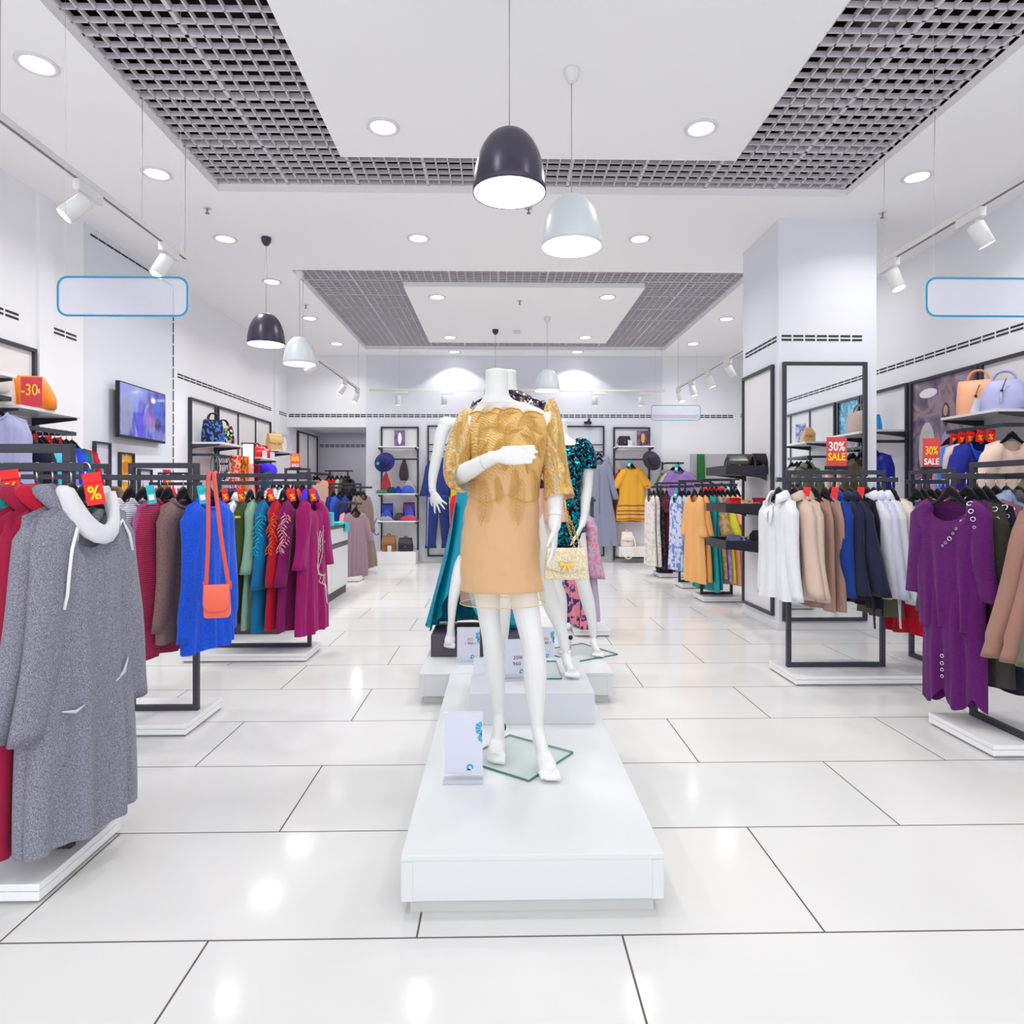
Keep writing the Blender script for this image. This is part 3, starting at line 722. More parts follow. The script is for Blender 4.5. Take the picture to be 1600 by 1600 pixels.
# sleeves
def sleeve1(path, flare):
    P = [Vector(p[:3]) for p in path]; m = MB(); limb(m, path, 22); return m
lp = [(-.172,.0,1.452,.010), (-.176,-.002,1.42,.036), (-.196,-.02,1.34,.050), (-.214,-.05,1.25,.052), (-.218,-.075,1.19,.051), (-.200,-.110,1.160,.054), (-.172,-.150,1.165,.054)]
rp = [(.172,.0,1.495,.010), (.170,.0,1.44,.034), (.172,-.005,1.35,.048), (.182,-.015,1.24,.052), (.192,-.03,1.15,.056), (.200,-.045,1.085,.062)]
for path in (lp, rp):
    m = MB(); 
    P = [Vector(p[:3]) for p in path]; 
    limb(m, path, 24); m.f.pop(); m.sm.pop()
    o = m.build('sleeve', LACES, t1)
    fm = MB()
    rnd = random.Random(3)
    def onarm(s_, w_, path=path):
        s_ = max(0, min(.999, s_))*(len(path) - 1); i = int(s_); u = s_ - i
        a, b_ = Vector(path[i][:3]), Vector(path[i+1][:3]); r = path[i][3]*(1-u) + path[i+1][3]*u + .003
        c_ = a.lerp(b_, u); tdir = (b_ - a).normalized(); fr = Vector((0,-1,0)); fr = (fr - tdir*fr.dot(tdir)).normalized(); sdv = tdir.cross(fr)
        return c_ + fr*(r*math.cos(w_)) + sdv*(r*math.sin(w_))
    for (b0, e0, bd) in [((.06,.0),(.30,.1),.05), ((.28,.6),(.52,-.1),.06), ((.35,-.9),(.55,-.2),.05), ((.52,.3),(.80,.0),.08), ((.6,-.9),(.85,-.4),.05), ((.72,.9),(.97,.4),.05), ((.2,-.6),(.42,-.6),.05), ((.8,-.1),(.99,-.1),.04)]:
        def S2(x, z): return onarm(z, x*1.0)
        feather(fm, (b0[1], b0[0]), (e0[1], e0[0]), bd, .10, lambda x, z: onarm(z, x*3.2/1.0 if False else x), nb=12)
    fm.build('sleeve_embroidery', GT, o)

# --- mannequin 2: nude dress with black sequin jacket, stands on the white box
L2 = (.09, 3.47, PZ + .15)
k2 = dict(torso=torso(-.045, -.04, .0),
    limbs=[[(-.075,.01,.88,.085), (-.075,.0,.70,.07), (-.075,0,.49,.048), (-.07,.01,.36,.046), (-.07,.02,.12,.024)],
           [(.085,.01,.88,.085), (.115,-.02,.72,.074), (.150,-.05,.50,.049), (.185,-.03,.37,.047), (.235,-.035,.24,.034), (.262,-.05,.12,.025)],
           [(-.185,.0,1.41,.046), (-.21,.0,1.25,.038), (-.20,-.01,1.1,.034), (-.19,-.03,.97,.025)],
           [(.112,.0,1.41,.046), (.15,.0,1.30,.042), (.175,.01,1.18,.038), (.195,-.10,1.08,.034), (.20,-.19,1.085,.024)]],
    feet=[((-.07,.03,.05), (-.075,-.11,.022), (-.07,.02,.1)), ((.262,-.035,.055), (.285,-.175,.022), (.262,-.05,.10))],
    hands=[dict(wrist=(-.19,-.03,.97), dirv=(0,-.1,-1), palm_n=(1,0,0), thumb_side=-1), dict(wrist=(.20,-.19,1.085), dirv=(.05,-1,-.12), palm_n=(0,0,-1), spread=.1, curl=.4, thumb_side=-1)])
mannequin('mannequin', 'headless white mannequin in black sequins directly behind the gold-dressed one', L2, 0, k2, (.06,.0,.17, 0, .01))
t2 = thing('sequin_jacket', 'black sequinned jacket on the second mannequin behind the gold dress', 'jacket', L2)
SEQB = fab((40,34,46), 'sequin', (120,104,116), 1.0)
J = [(1.50,-.045,.01,.075,.062), (1.475,-.042,.01,.12,.066), (1.44,-.04,.004,.185,.080), (1.39,-.04,-.004,.19,.098), (1.30,-.04,-.02,.165,.116), (1.18,-.03,-.012,.148,.108), (1.05,-.01,0,.155,.11), (.98,0,.004,.170,.12)]
m = MB(); m.grid(dress_rows(J, 40), closed=True); m.build('jacket_body', SEQB, t2, solid=.004)
m = MB(); limb(m, [(-.185,.0,1.43,.05), (-.213,.0,1.34,.056), (-.222,0,1.24,.052), (-.215,0,1.15,.05)], 18); m.build('sleeve', SEQB, t2)
m = MB(); limb(m, [(.108,.0,1.43,.05), (.15,.0,1.34,.056), (.170,0,1.24,.052), (.185,0,1.17,.05)], 18); m.build('sleeve', SEQB, t2)
t2b = thing('nude_dress', 'nude pink dress with a wide sleeve under the black sequin jacket', 'dress', L2)
NUDE = fab((222,186,164), 'plain')
m = MB(); m.grid(dress_rows([(1.06,-.0,.0,.150,.105), (.98,.0,.004,.165,.116), (.90,.0,.008,.172,.122), (.80,.0,.006,.172,.122), (.66,.0,.004,.168,.12)], 40), closed=True); m.build('skirt', NUDE, t2b, solid=.002)
m = MB(); limb(m, [(.186,.0,1.19,.045), (.195,-.02,1.05,.05), (.20,-.03,.92,.062), (.205,-.03,.80,.072)], 18); m.f.pop(); m.sm.pop(); m.build('sleeve', NUDE, t2b, solid=.002)

# --- handbag on the arm of mannequin 2
hb = (WX(885, 3.14), 3.17, WZ(906, 3.15)); 
t = thing('chain_handbag', 'cream woven handbag with gold bow hanging on a gold chain', 'handbag', hb)
wm, nt, b = new_mat('woven_cream'); v = coords(nt, (1,1,1), rot=(0, .6, 0)); Lk = nt.links.new
ck = N(nt, 'ShaderNodeTexVoronoi', Scale=105.0); Lk(v, ck.inputs['Vector'])
c = ramp(nt, ck.outputs['Distance'], [(.1, col((250,245,228))), (.6, col((222,206,164)))]); Lk(c, b.inputs['Base Color']); bump(nt, b, ck.outputs['Distance'], -.9, .006); b.inputs['Roughness'].default_value = .4
W_, H_ = .10, .15
def bagring(y, w0, w1, h): return [(-w0, y, 0), (w0, y, 0), (w1, y, h), (-w1, y, h)]
m = MB(); m.loft([[(-.104,-.028,.0),(.104,-.028,.0),(.104,.028,.0),(-.104,.028,0)], [(-.106,-.034,.01),(.106,-.034,.01),(.106,.034,.01),(-.106,.034,.01)], [(-.10,-.030,.09),(.10,-.030,.09),(.10,.030,.09),(-.10,.030,.09)], [(-.093,-.02,.145),(.093,-.02,.145),(.093,.02,.145),(-.093,.02,.145)]], smooth=False)
m.build('bag_body', wm, t, bevel=.004)
fl = MB(); P = []
for i in range(9):
    u = i/8; z = .150 - u*.105; y = -.022 - .016*math.sin(min(1, u*1.4)*PI/2); w = .0935 + .0085*u
    P.append([Vector((x_*w, y - .003, z - (.014*math.cos(x_*PI*.9) if i == 8 else 0)*1.0)) for x_ in [q/10 - 1 for q in range(21)]])
fl.grid([[Vector((p.x, .02, .150)) for p in P[0]]] + P); fl.build('flap', wm, t, solid=.005)
m = MB(); 
for sgn in (-1, 1):
    m.prism([(0,.005), (sgn*.032,.017), (sgn*.036,.005), (sgn*.032,-.007), (0,-.003)] if sgn > 0 else [(0,-.003), (-.032,-.007), (-.036,.005), (-.032,.017), (0,.005)], 'y', -.052, -.042)
    m.prism([(0,0), (sgn*.008,0), (sgn*.026,-.030), (sgn*.012,-.034)] if sgn > 0 else [(-.012,-.034), (-.026,-.030), (-.008,0), (0,0)], 'y', -.050, -.043)
m.cbox((0,-.049,.003), (.012,.014,.014)); m.v = [(x_, y_, z_ + .075) for x_, y_, z_ in m.v]
m.build('bow_clasp', GOLD, t)
top = Vector((-.028, .0, WZ(772, 3.15) - hb[2])); m = MB()
for ex in (.045, .078):
    e = Vector((ex - .0, 0, .148)); n_ = 22
    for i in range(n_):
        c0 = top.lerp(e, (i + .5)/n_); dv = (e - top).normalized(); M = Matrix.Translation(c0) @ dv.to_track_quat('Z', 'Y').to_matrix().to_4x4() @ Matrix.Rotation(PI/2*(i % 2), 4, 'Z')
        pts = [M @ Vector((.0055*math.cos(a), 0, .0095*math.sin(a))) for a in [2*PI*q/8 for q in range(9)]]
        m.tube(pts, .0017, 5, cap=False)
m.build('chain_strap', GOLD, t)
m = MB(); 
for sgn in (-1, 1): m.tube([top + Vector((0,0,0)), top + Vector((sgn*.03,-.01,.014)), top + Vector((sgn*.038,-.01,.0)), top + Vector((sgn*.02,-.01,-.008)), top], .005, 7)
m.cbox(top, (.02,.02,.02)); m.build('chain_bow', GOLD, t)

# --- mannequin 3: teal sequin dress, right part of the cross platform
L3 = (.445, 4.47, PZ)
k3 = dict(torso=torso(-.02, -.005, -.02),
    limbs=[[(-.095,.01,.88,.085), (-.09,.0,.70,.07), (-.06,-.01,.49,.048), (-.02,.0,.36,.046), (.0,.02,.12,.024)],
           [(.06,.01,.88,.085), (.09,-.01,.72,.074), (.13,-.03,.50,.049), (.165,-.03,.36,.047), (.19,-.04,.24,.034), (.20,-.05,.12,.025)],
           [(-.15,.0,1.41,.046), (-.18,.0,1.25,.038), (-.18,-.01,1.1,.034), (-.17,-.03,.97,.025)],
           [(.148,.0,1.41,.046), (.165,.0,1.30,.044), (.165,.0,1.16,.038), (.150,-.02,1.05,.036), (.135,-.05,.94,.028), (.115,-.08,.88,.024)]],
    feet=[((.0,.03,.05), (.0,-.11,.022), (.0,.02,.1)), ((.20,-.035,.055), (.215,-.175,.022), (.20,-.05,.10))],
    hands=[dict(wrist=(-.17,-.03,.97), dirv=(0,-.1,-1), palm_n=(1,0,0), thumb_side=-1), dict(wrist=(.115,-.08,.88), dirv=(-.45,-.3,-.8), palm_n=(-.6,.2,.4), spread=.45, curl=.12, thumb_side=1)],
    seams=[((.138,-.042,.96), (-.25,-.35,-1), .0302)])
mannequin('mannequin', 'headless white mannequin in the teal sequin dress on the right of the cross platform', L3, 0, k3, (.10,-.02,.19, math.radians(32), .01, (.06,.09,.08)))
t3 = thing('sequin_dress', 'short-sleeved teal and black sequin dress behind the cream handbag', 'dress', L3)
SEQT = fab((16,16,26), 'sequin', (0,150,172), .9)
m = MB(); rows3 = [(1.43,-.008,.006,.166,.072), (1.39,-.008,-.002,.170,.090), (1.33,-.008,-.014,.158,.107), (1.27,-.008,-.022,.151,.115), (1.20,-.006,-.012,.136,.102), (1.12,-.008,-.004,.126,.092), (1.06,-.012,.0,.130,.093), (.98,-.018,.008,.155,.106), (.90,-.02,.012,.172,.120), (.80,-.02,.01,.172,.12), (.70,-.02,.008,.165,.115)]
m.grid(dress_rows(rows3, 48), closed=True); m.build('dress_body', SEQT, t3, solid=.004)
m = MB()
for sgn in (-1, 1): m.tube([(sgn*.10 - .01,-.050,1.475), (sgn*.105 - .01,-.073,1.44), (sgn*.06 - .01,-.108,1.375), (-.012,-.122,1.345)], [.014,.018,.018,.014], 10, .5)
m.build('neckline', SEQT, t3)
for sgn in (-1, 1):
    m = MB(); limb(m, [(sgn*.105 - .008,.004,1.455,.034), (sgn*.135 - .003,.002,1.432,.056), (sgn*.162,.0,1.37,.062), (sgn*.170,.0,1.30,.060), (sgn*.172,.0,1.27,.058)], 18); m.f.pop(); m.sm.pop(); m.build('sleeve', SEQT, t3, solid=.003)

# --- mannequin 4: long teal satin dress on the dark box
L4 = (-.135, 4.60, PZ + .147)
k4 = dict(torso=torso(-.0, -.02, -.0),
    limbs=[[(-.085,.01,.88,.085), (-.095,-.02,.72,.064), (-.125,-.07,.52,.045), (-.150,-.13,.38,.045), (-.180,-.19,.22,.034), (-.188,-.22,.09,.024), (-.19,-.225,.045,.024)],
           [(.085,.01,.88,.085), (.09,.0,.70,.07), (.10,0,.49,.048), (.11,.01,.36,.046), (.12,.02,.12,.024)],
           [(-.17,.0,1.445,.044), (-.235,.0,1.445,.048), (-.275,-.01,1.37,.044), (-.295,-.02,1.26,.040), (-.325,-.03,1.12,.036), (-.335,-.05,1.02,.028), (-.328,-.07,.96,.024)],
           [(.15,.0,1.41,.046), (.17,.0,1.25,.038), (.17,-.01,1.1,.034), (.16,-.03,.97,.025)]],
    feet=[((-.19,-.21,.04), (-.20,-.265,-.075), (-.19,-.222,.075)), ((.12,.03,.05), (.125,-.11,.022), (.12,.02,.1))],
    hands=[dict(wrist=(-.328,-.07,.96), dirv=(.45,-.25,-.85), palm_n=(.3,.9,.0), spread=.5, curl=.08, thumb_side=-1), dict(wrist=(.16,-.03,.97), dirv=(0,-.1,-1), palm_n=(-1,0,0), thumb_side=1)],
    balls=[((-.245,.0,1.45), .05)], seams=[((-.330,-.063,.985), (.05,-.15,-.6), .0265)])
mannequin('mannequin', 'white mannequin with outstretched hand in the long teal dress on the dark box', L4, 0, k4)
t4 = thing('evening_gown', 'long teal satin gown with high front slit on the mannequin at the left', 'dress', L4)
TSAT = fab((0,146,172), 'satin')
m = MB(); P = []; nn = 80
up = [(1.44,-.02,.006,.165,.072), (1.39,-.02,-.002,.170,.090), (1.33,-.02,-.014,.158,.107), (1.27,-.02,-.022,.151,.115), (1.20,-.016,-.012,.136,.102), (1.12,-.01,-.004,.126,.092), (1.06,-.01,.0,.13,.094), (.98,-.005,.008,.16,.11), (.9,0,.012,.176,.124)]
P = dress_rows(up, nn)
for i in range(1, 25):
    row = []
    for j in range(nn):
        a = 2*PI*j/nn; fx, fy = -math.sin(a), -math.cos(a)       # fy=-1 front
        sl = math.exp(-((fx + .45)/.40)**2) * max(0, -fy)**.5      # slit on the front left
        zb = .012 + .37*sl
        u = i/24; z = .9 + (zb - .9)*u
        q = (.9 - z)/.9
        fold = 1 + (.11*q)*math.sin(9*a + .7) + .05*q*math.sin(17*a)
        rx, ry = (.176 + .155*q**1.1)*fold, (.124 + .07*q)*fold
        row.append(Vector((rx*fx - .02*q, .012 + ry*fy, z)))
    P.append(row)
m.grid(P, closed=True); m.build('gown_body', TSAT, t4, solid=.002)
m = MB(); m.tube([(-.13,-.05,1.43), (-.115,-.02,1.475), (-.12,.03,1.46)], .012, 8, .4); m.tube([(.10,-.05,1.43), (.09,-.02,1.475), (.09,.03,1.46)], .012, 8, .4); m.build('shoulder_strap', TSAT, t4)
TRAIN = MB(); P = []
for i in range(15):
    u = i/14; row = []
    for j in range(13):
        q = j/12; x = -.172 - .165*u**1.2 - .03*math.sin(q*PI)*u + .02*math.sin(9*q + 6*u)*u; y = -.10 + .26*q
        row.append(Vector((x + .0*q, y - .05*u*(1 - q), .88 - .875*u + .008*math.sin(7*q))))
    P.append(row)
TRAIN.grid(P); TRAIN.build('train', TSAT, t4, solid=.002)

# ---------------------------------------------------------------- acrylic price card stands
def card_stand(label, x, y, z, w, h, rz, lines):
    t = thing('card_stand', label, 'price card stand', (x, y, z), rz)
    m = MB(); m.box(-w/2, w/2, -.045, .035, 0, .003); m.box(-w/2, w/2, -.047, -.044, 0, .012); m.box(-w/2, w/2, -.0035, .0035, .003, h); m.tube([(-w/2,-.03,.008),(w/2,-.03,.008)], .006, 8)
    m.build('acrylic_stand', GLASSY, t)
    c = MB().box(-w/2 + .003, w/2 - .003, -.0046, .0046, .024, h - .004).build('paper_card', PAPER, t)
    bl = mat('logo_blue', (38,160,205), .5); m = MB()
    def petal(m, cx, cz, r, a0, a1):
        n = 8; pts = [(cx + .25*r*math.cos(a0), cz + .25*r*math.sin(a0))] + [(cx + r*math.cos(a0 + (a1-a0)*i/n), cz + r*math.sin(a0 + (a1-a0)*i/n)) for i in range(n+1)] + [(cx + .25*r*math.cos(a1), cz + .25*r*math.sin(a1))]
        m.prism(pts, 'y', -.0056, -.0048)
    cx, cz, r = w/2 - .003, h*.76, w*.17
    for i in range(5):
        a = PI/2 + i*PI/5; petal(m, cx, cz, r*(1 + .1*(i % 2)), a + .06, a + PI/5 - .06)
    m.build('flower_print', bl, c); m = MB()
    cx, cz, r = w/2 - .003, h*.62, w*.11
    for i in range(5):
        a = PI/2 + i*PI/5; petal(m, cx, cz, r, a + .06, a + PI/5 - .06)
    m.build('flower_print', bl, c); m = MB()
    cx, cz, r = w*.17, h*.19, w*.085
    n = 12; pts = [(cx + r*math.cos(-.5 + 5.2*i/n), cz + r*math.sin(-.5 + 5.2*i/n)) for i in range(n+1)] + [(cx + .45*r*math.cos(-.5 + 5.2*i/n), cz + .45*r*math.sin(-.5 + 5.2*i/n)) for i in range(n, -1, -1)]
    for i in range(n):
        m.prism([pts[i], pts[i+1], pts[2*n - i], pts[2*n + 1 - i]], 'y', -.0056, -.0048)
    m.prism([(cx - r*1.3, cz - r*.9), (cx + r*.3, cz - r*.9), (cx + r*.3, cz - r*.55), (cx - r*.9, cz - r*.55)], 'y', -.0056, -.0048)
    m.build('shell_print', bl, c)
    for (s_, sz, rgb, dx, fz) in lines:
        text(s_, sz, mat('ink_%d' % rgb[0], rgb, .6), c, (w*dx, -.0052, h*fz), 0, 1.1, 0, 'handwriting')
    return t
INK = (70,72,90)
card_stand('acrylic stand with blank card at the left foot of the gold-dressed mannequin', WX(724, 2.49), WY(724, 2.49), PZ, .152, .262, .0, [])
card_stand('acrylic stand with handwritten price card on the white box', WX(808, 3.32), WY(808, 3.32), PZ + .15, .13, .205, .12, [('2090', .026, INK, .05, .53), ('960 r', .026, INK, .06, .38)])
card_stand('acrylic stand with red handwritten price in front of the dark box', WX(732, 4.19), WY(732, 4.19), PZ, .150, .235, 0, [('305', .026, (226,90,100), .08, .66), ('1 960 r', .024, INK, .08, .55)])
card_stand('acrylic stand with handwritten price card beside the teal sequin mannequin legs', WX(849, 4.21), WY(849, 4.21), PZ, .15, .235, 0, [('305', .026, (226,90,100), .08, .66), ('1 960 r', .024, INK, .08, .55)])
# ---------------------------------------------------------------- hanging clothes
def ipol(tab, d):
    for (a, va), (b, vb) in zip(tab, tab[1:]):
        if d <= b: 
            u = max(0, (d - a)/(b - a)) if b > a else 0
            u = u*u*(3 - 2*u); return va + (vb - va)*u
    return tab[-1][1]
PRE = dict(
    shirt=dict(L=.70, w=(.40,.46,.45,.48), sl=(.60,.05,.072,.048), nf=.05, T=.075, collar='shirt'),
    blouse=dict(L=.66, w=(.39,.45,.44,.50), sl=(.58,.05,.068,.045), nf=.06, T=.075),
    knit=dict(L=.66, w=(.41,.50,.49,.48), sl=(.62,.05,.08,.055), nf=.05, T=.095, collar='band'),
    dress=dict(L=1.02, w=(.39,.45,.43,.56), sl=(.55,.05,.07,.05), nf=.09, T=.085),
    longdress=dict(L=1.08, w=(.38,.44,.42,.56), sl=None, nf=.11, T=.08),
    tunic=dict(L=.80, w=(.40,.47,.46,.52), sl=(.34,.07,.085,.08), nf=.10, T=.085),
    vest=dict(L=.70, w=(.34,.43,.44,.47), sl=None, nf=.12, T=.06),
    top=dict(L=.62, w=(.33,.42,.44,.48), sl=None, nf=.10, T=.07),
    tee=dict(L=.62, w=(.40,.46,.46,.48), sl=(.22,.07,.085,.08), nf=.08, T=.07),
    coat=dict(L=.92, w=(.42,.50,.49,.56), sl=(.62,.06,.085,.06), nf=.08, T=.11, collar='shirt'),
    trousers=dict(L=.95, w=(.30,.36,.36,.42), sl=None, nf=.01, T=.06),
)
def garment_parts(p, seed=0, fine=1.0):
    """returns (body MB, [sleeve MBs], collar MB or None, surf function)"""
    rnd = random.Random(seed); L = p['L']; w0, w1, w2, w3 = p['w']; T = p['T']; nk = p.get('nk', .17); nf = p['nf']; nb = p.get('nb', .015)
    sl = p.get('slope', .36); amp = p.get('fold', .017); nfold = p.get('nfold', 3.2); ph = [rnd.uniform(0, 6.28) for _ in range(8)]
    tabW = [(0, w0), (.05, w0), (.22, w1), (.42, w2), (L, w3)]
    skew = p.get('skew', 0); hemw = p.get('hemw', .006)
    nu = int(24*fine); nv = int(22*fine)
    def surf(s, t, front, off=0):
        xt = s*w0/2
        zs = -sl*abs(xt)
        if abs(xt) < nk/2:
            dd = nf if front else nb
            zs = -sl*nk/2 - dd*math.sqrt(max(0, 1 - (2*xt/nk)**2))
        zh = -L + hemw*math.sin(5*s + ph[0]) + skew*s + p.get('dip', 0)*(1 - s*s)*(1 if front else 0) - p.get('point', 0)*max(0, 1 - abs(s)*2.2)
        z = zs + (zh - zs)*t
        d = max(0, -z - sl*abs(xt)*.0); W = ipol(tabW, d)
        x = s*(W/2*min(1, .25 + d/.05) + (1 - min(1, .25 + d/.05))*w0/2) if False else s*W/2
        prof = max(0, 1 - abs(s)**2.4)**.55
        neck = abs(xt) < nk/2
        dp = min(1, t*L/.075); dp = dp*dp*(3 - 2*dp)
        Tt = T*prof*dp + (.05*(1 - dp)*math.sqrt(max(0, 1 - (2*xt/nk)**2)) if neck else 0)
        q = t**.9
        f = amp*q*(math.sin(nfold*PI*s + ph[1] + 1.2*math.sin(2.2*t + ph[2])) + .55*math.sin(nfold*1.9*PI*s + ph[3] - t*2) + .35*math.sin(7*t + 3*s + ph[4]))*max(0, 1 - abs(s)**6)
        y = (Tt/2 + off + f*(.9 if front else .6)) if True else 0
        x += .35*amp*q*math.sin(6*t + ph[5])*(1 - abs(s))
        return Vector((x, -y if front else y, z))
    m = MB(); rows = []
    for j in range(nv + 1):
        t = (j/nv)**1.15
        row = [surf(-1 + 2*i/nu, t, True) for i in range(nu + 1)] + [surf(1 - 2*i/nu, t, False) for i in range(1, nu)]
        rows.append(row)
    m.loft(rows, False, False, True)
    sleeves = []
    if p.get('sl'):
        ln, out, wt, wc = p['sl']
        for sg in (-1, 1):
            ms = MB(); rings = []; n = 12; ns = int(12*fine); zsh = -sl*w0/2
            fw = rnd.uniform(-.025, .015) if 'fw' not in p else p['fw']
            for i in range(ns + 1):
                u = i/ns
                cx = sg*(w0/2 - .70*wt + (out + .045)*u - .012*math.sin(PI*u))
                z = zsh - .01 - (ln)*u
                a = (wt + (wc - wt)*u)*(1 if u > .02 else .45); b_ = a*p.get('sflat', .55)*(1 + .10*math.sin(9*u + ph[6]))
                if p.get('cuff') and u > .87: a *= .86; b_ *= .86
                if i == 0: a *= .8; z += .012
                bend = p.get('elbow', .012)*math.sin(PI*u)
                c = Vector((cx + sg*0 , fw*u - bend, z)); tl = .55*(1 - min(1, u*5))
                ring = []
                for k in range(n):
                    an = 2*PI*k/n; dx = a*math.cos(an); dy = b_*math.sin(an)*(1 + .14*math.sin(3*an + 8*u + ph[7]))
                    ring.append(c + Vector((dx, dy, -sg*dx*tl)))
                rings.append(ring)
            e = [r for r in rings[-1]]; cc = sum(e, Vector())/n
            rings.append([cc + (q - cc)*.85 + Vector((0,0,.006)) for q in e]); rings.append([cc + (q - cc)*.75 + Vector((0,0,.05)) for q in e])
            ms.loft(rings, True, True); sleeves.append(ms)
    cm = None; ck = p.get('collar')
    if ck == 'shirt':
        cm = MB(); rows = []; n = 22
        for (rz, dz, ro) in ((0, -.012, .0), (0, .030, .0), (0, .034, .008), (0, .006, .026), (0, -.028, .042)):
            row = []
            for i in range(n + 1):
                a = math.radians(-62 + (360 - 56)*i/n)  # open towards -Y
                ang = a - PI/2 + math.radians(90)
                th = math.radians(-90 + 28) + math.radians(304)*i/n
                fr = max(0, -math.sin(th))
                rx = nk/2*.78 + ro; ry = .036 + ro*.8
                row.append(Vector((rx*math.cos(th), ry*math.sin(th) - .012*fr, -sl*nk/2 + dz + .012 - nf*.75*fr**1.5 - (.035*fr**6 if ro > .02 else 0))))
            rows.append(row)
        cm.grid(rows)
    elif ck == 'band':
        cm = MB(); pts = [surf(s, 0, True) + Vector((0,-.002,0)) for s in [(-1 + 2*i/16)*nk/w0 for i in range(17)]] + [surf(s, 0, False) + Vector((0,.002,0)) for s in [(1 - 2*i/16)*nk/w0 for i in range(1, 17)]]
        cm.tube(pts, .010, 8)
    elif ck == 'cowl':
        cm = MB(); pts = []
        for i in range(25):
            th = 2*PI*i/24; fr = max(0, -math.sin(th))
            pts.append(Vector((nk/2*.95*math.cos(th), .065*math.sin(th) - .01, -sl*nk/2 + .03 - nf*.9*fr)))
        cm.tube(pts, .020, 10, 1.7, up=(0,0,1))
    elif ck == 'hood':
        cm = MB(); pts = []
        for i in range(17):
            th = PI*(-.42) + PI*1.84*i/16; fr = max(0, -math.sin(th))
            pts.append(Vector((.10*math.cos(th), .062*math.sin(th), -.02 - .075*fr + .025*(1 - fr))))
        cm.tube(pts, [.018 + .014*math.sin(PI*i/16) for i in range(17)], 10)
    return m, sleeves, cm, surf

HANGBAR = None
def hanger(loc, th, rail_top, label, group, color=None, rail_dir=0):
    """velvet hanger with a steel hook; loc = point where the neck sits"""
    global HANGBAR
    h = thing('clothes_hanger', label, 'hanger', loc, th, group)
    key = 'hm%.2f' % (rail_top - loc[2])
    if HANGBAR is None:
        m = MB(); pts = [(x, 0, -.36*abs(x) + .012 - .036*min(1, abs(x)/.07) - .016*(abs(x)/.2)**2) for x in [(-.158 + .316*i/16) for i in range(17)]]
        m.tube(pts, [.007 + .009*(1 - abs(i - 8)/8)**.8 + .014*max(0, 1 - abs(i - 8)/2.5) for i in range(17)], 10, .8)
        HANGBAR = m.build('shoulder_bar', VELVET, h)
    else:
        o = HANGBAR.copy(); C.objects.link(o); o.parent = h
    if color:
        o = h.children[0] if h.children else o
    hk = HOOKS.get(key)
    if hk is None:
        R = .020; zt = rail_top - loc[2]; m = MB()
        pts = [(0, 0, .03), (0, 0, zt - .030), (0, .008, zt - .020)] + [(0, R*.95*math.cos(a) , zt + .003 - R + R*math.sin(a)) for a in [0 + PI*i/9 - .25 for i in range(11)]]
        pts = [(p[0], p[1], p[2]) for p in pts]
        m.tube(pts, .0026, 6)
        HOOKS[key] = m.build('hook', CHROME, h, rot=(0,0,0))
    else:
        o = hk.copy(); C.objects.link(o); o.parent = h
    return h
HOOKS = {}
GN = [0]
def garment(name, label, cat, kind, X, Y, Z, th, cloth, group, rail_top, seed=None, near=True, hang=True, hshort=None, cloth2=None, hgroup=None, lcount=None, **kw):
    GN[0] += 1; seed = seed or GN[0]
    p = dict(PRE[kind]); p.update(kw); 
    t = thing(name, label, cat, (X, Y, Z), th, group)
    body, sls, cm, surf = garment_parts(p, seed, 1.5 if near == 2 else (1.0 if near else .7))
    if near:
        body.build('body', cloth, t)
        for s_ in sls: s_.build('sleeve', cloth2 or cloth, t)
        if cm: cm.build('collar', p.get('ccloth') or cloth, t, solid=.003 if p.get('collar') == 'shirt' else 0)
    else:
        for s_ in sls: body._add(s_.v, s_.f, True)
        if cm: body._add(cm.v, cm.f, True)
        body.build('body', cloth, t)
    if hang:
        hanger((X, Y, Z), th, rail_top, 'black hanger holding ' + ' '.join((hshort or label).split()[:13]), hgroup or ('hangers holding the ' + group), None)
    t['_'] = 0; del t['_']
    return t, surf
def price_tag(X, Y, Z, rz, colr, label, group, pct=True, w=.05, h=.10, tilt=.25, roll=-.16):
    t = thing('price_tag', label, 'price tag', (X, Y, Z), rz, group); t.rotation_euler = (0, roll if X < 0 else -roll, rz)
    m = MB(); c, s_ = math.cos(tilt), math.sin(tilt)
    pts = [(0,-.004,.0), (0,-.03*s_ - .004,-.03), (0,-.2*h*s_ - .004,-h*.35), (0,-.55*h*s_ - .004,-h)]
    m.grid([[Vector((x, q[1], q[2])) for x in (-w/2, w/2)] for q in pts], smooth=False); m.build('card', RED if colr == 'red' else TEAL, t, solid=.0008)
    if pct and colr == 'red':
        text('%', h*.62, YELLOW, t, (0, -.45*h*s_ - .0065, -h*.66), 0, .8, .02, 'percent_print', PI/2 + tilt*.55 - .0)
    elif colr != 'red':
        MB().box(-w*.32, w*.32, -.30*h*s_ - .012, -.30*h*s_ - .0115, -h*.8, -h*.5).build('white_field', WHITEP, t)
    return t
def sale_sign(label, X, Y, Z, rz, w, h, lines, bg=RED, clip=True):
    """flat sign in a clear sleeve; Z = lower edge"""
    t = thing('sale_sign', label, 'sale sign', (X, Y, Z), rz)
    MB().box(-w/2, w/2, -.0015, .0015, 0, h).build('card', bg, t)
    MB().box(-w/2 - .004, w/2 + .004, -.0030, -.0020, -.004, h + .005).build('clear_sleeve', mat('clear_sleeve', (250,250,255), .08, alpha=.03), t)
    for (s_, size, mt, dx, fz, sx, bold) in lines:
        text(s_, size, mt, t, (dx, -.0036, h*fz), 0, sx, bold)
    if clip: MB().box(-w*.55, w*.55, -.016, .016, -.03, -.002).build('sign_clip', BLACK, t)
    return t
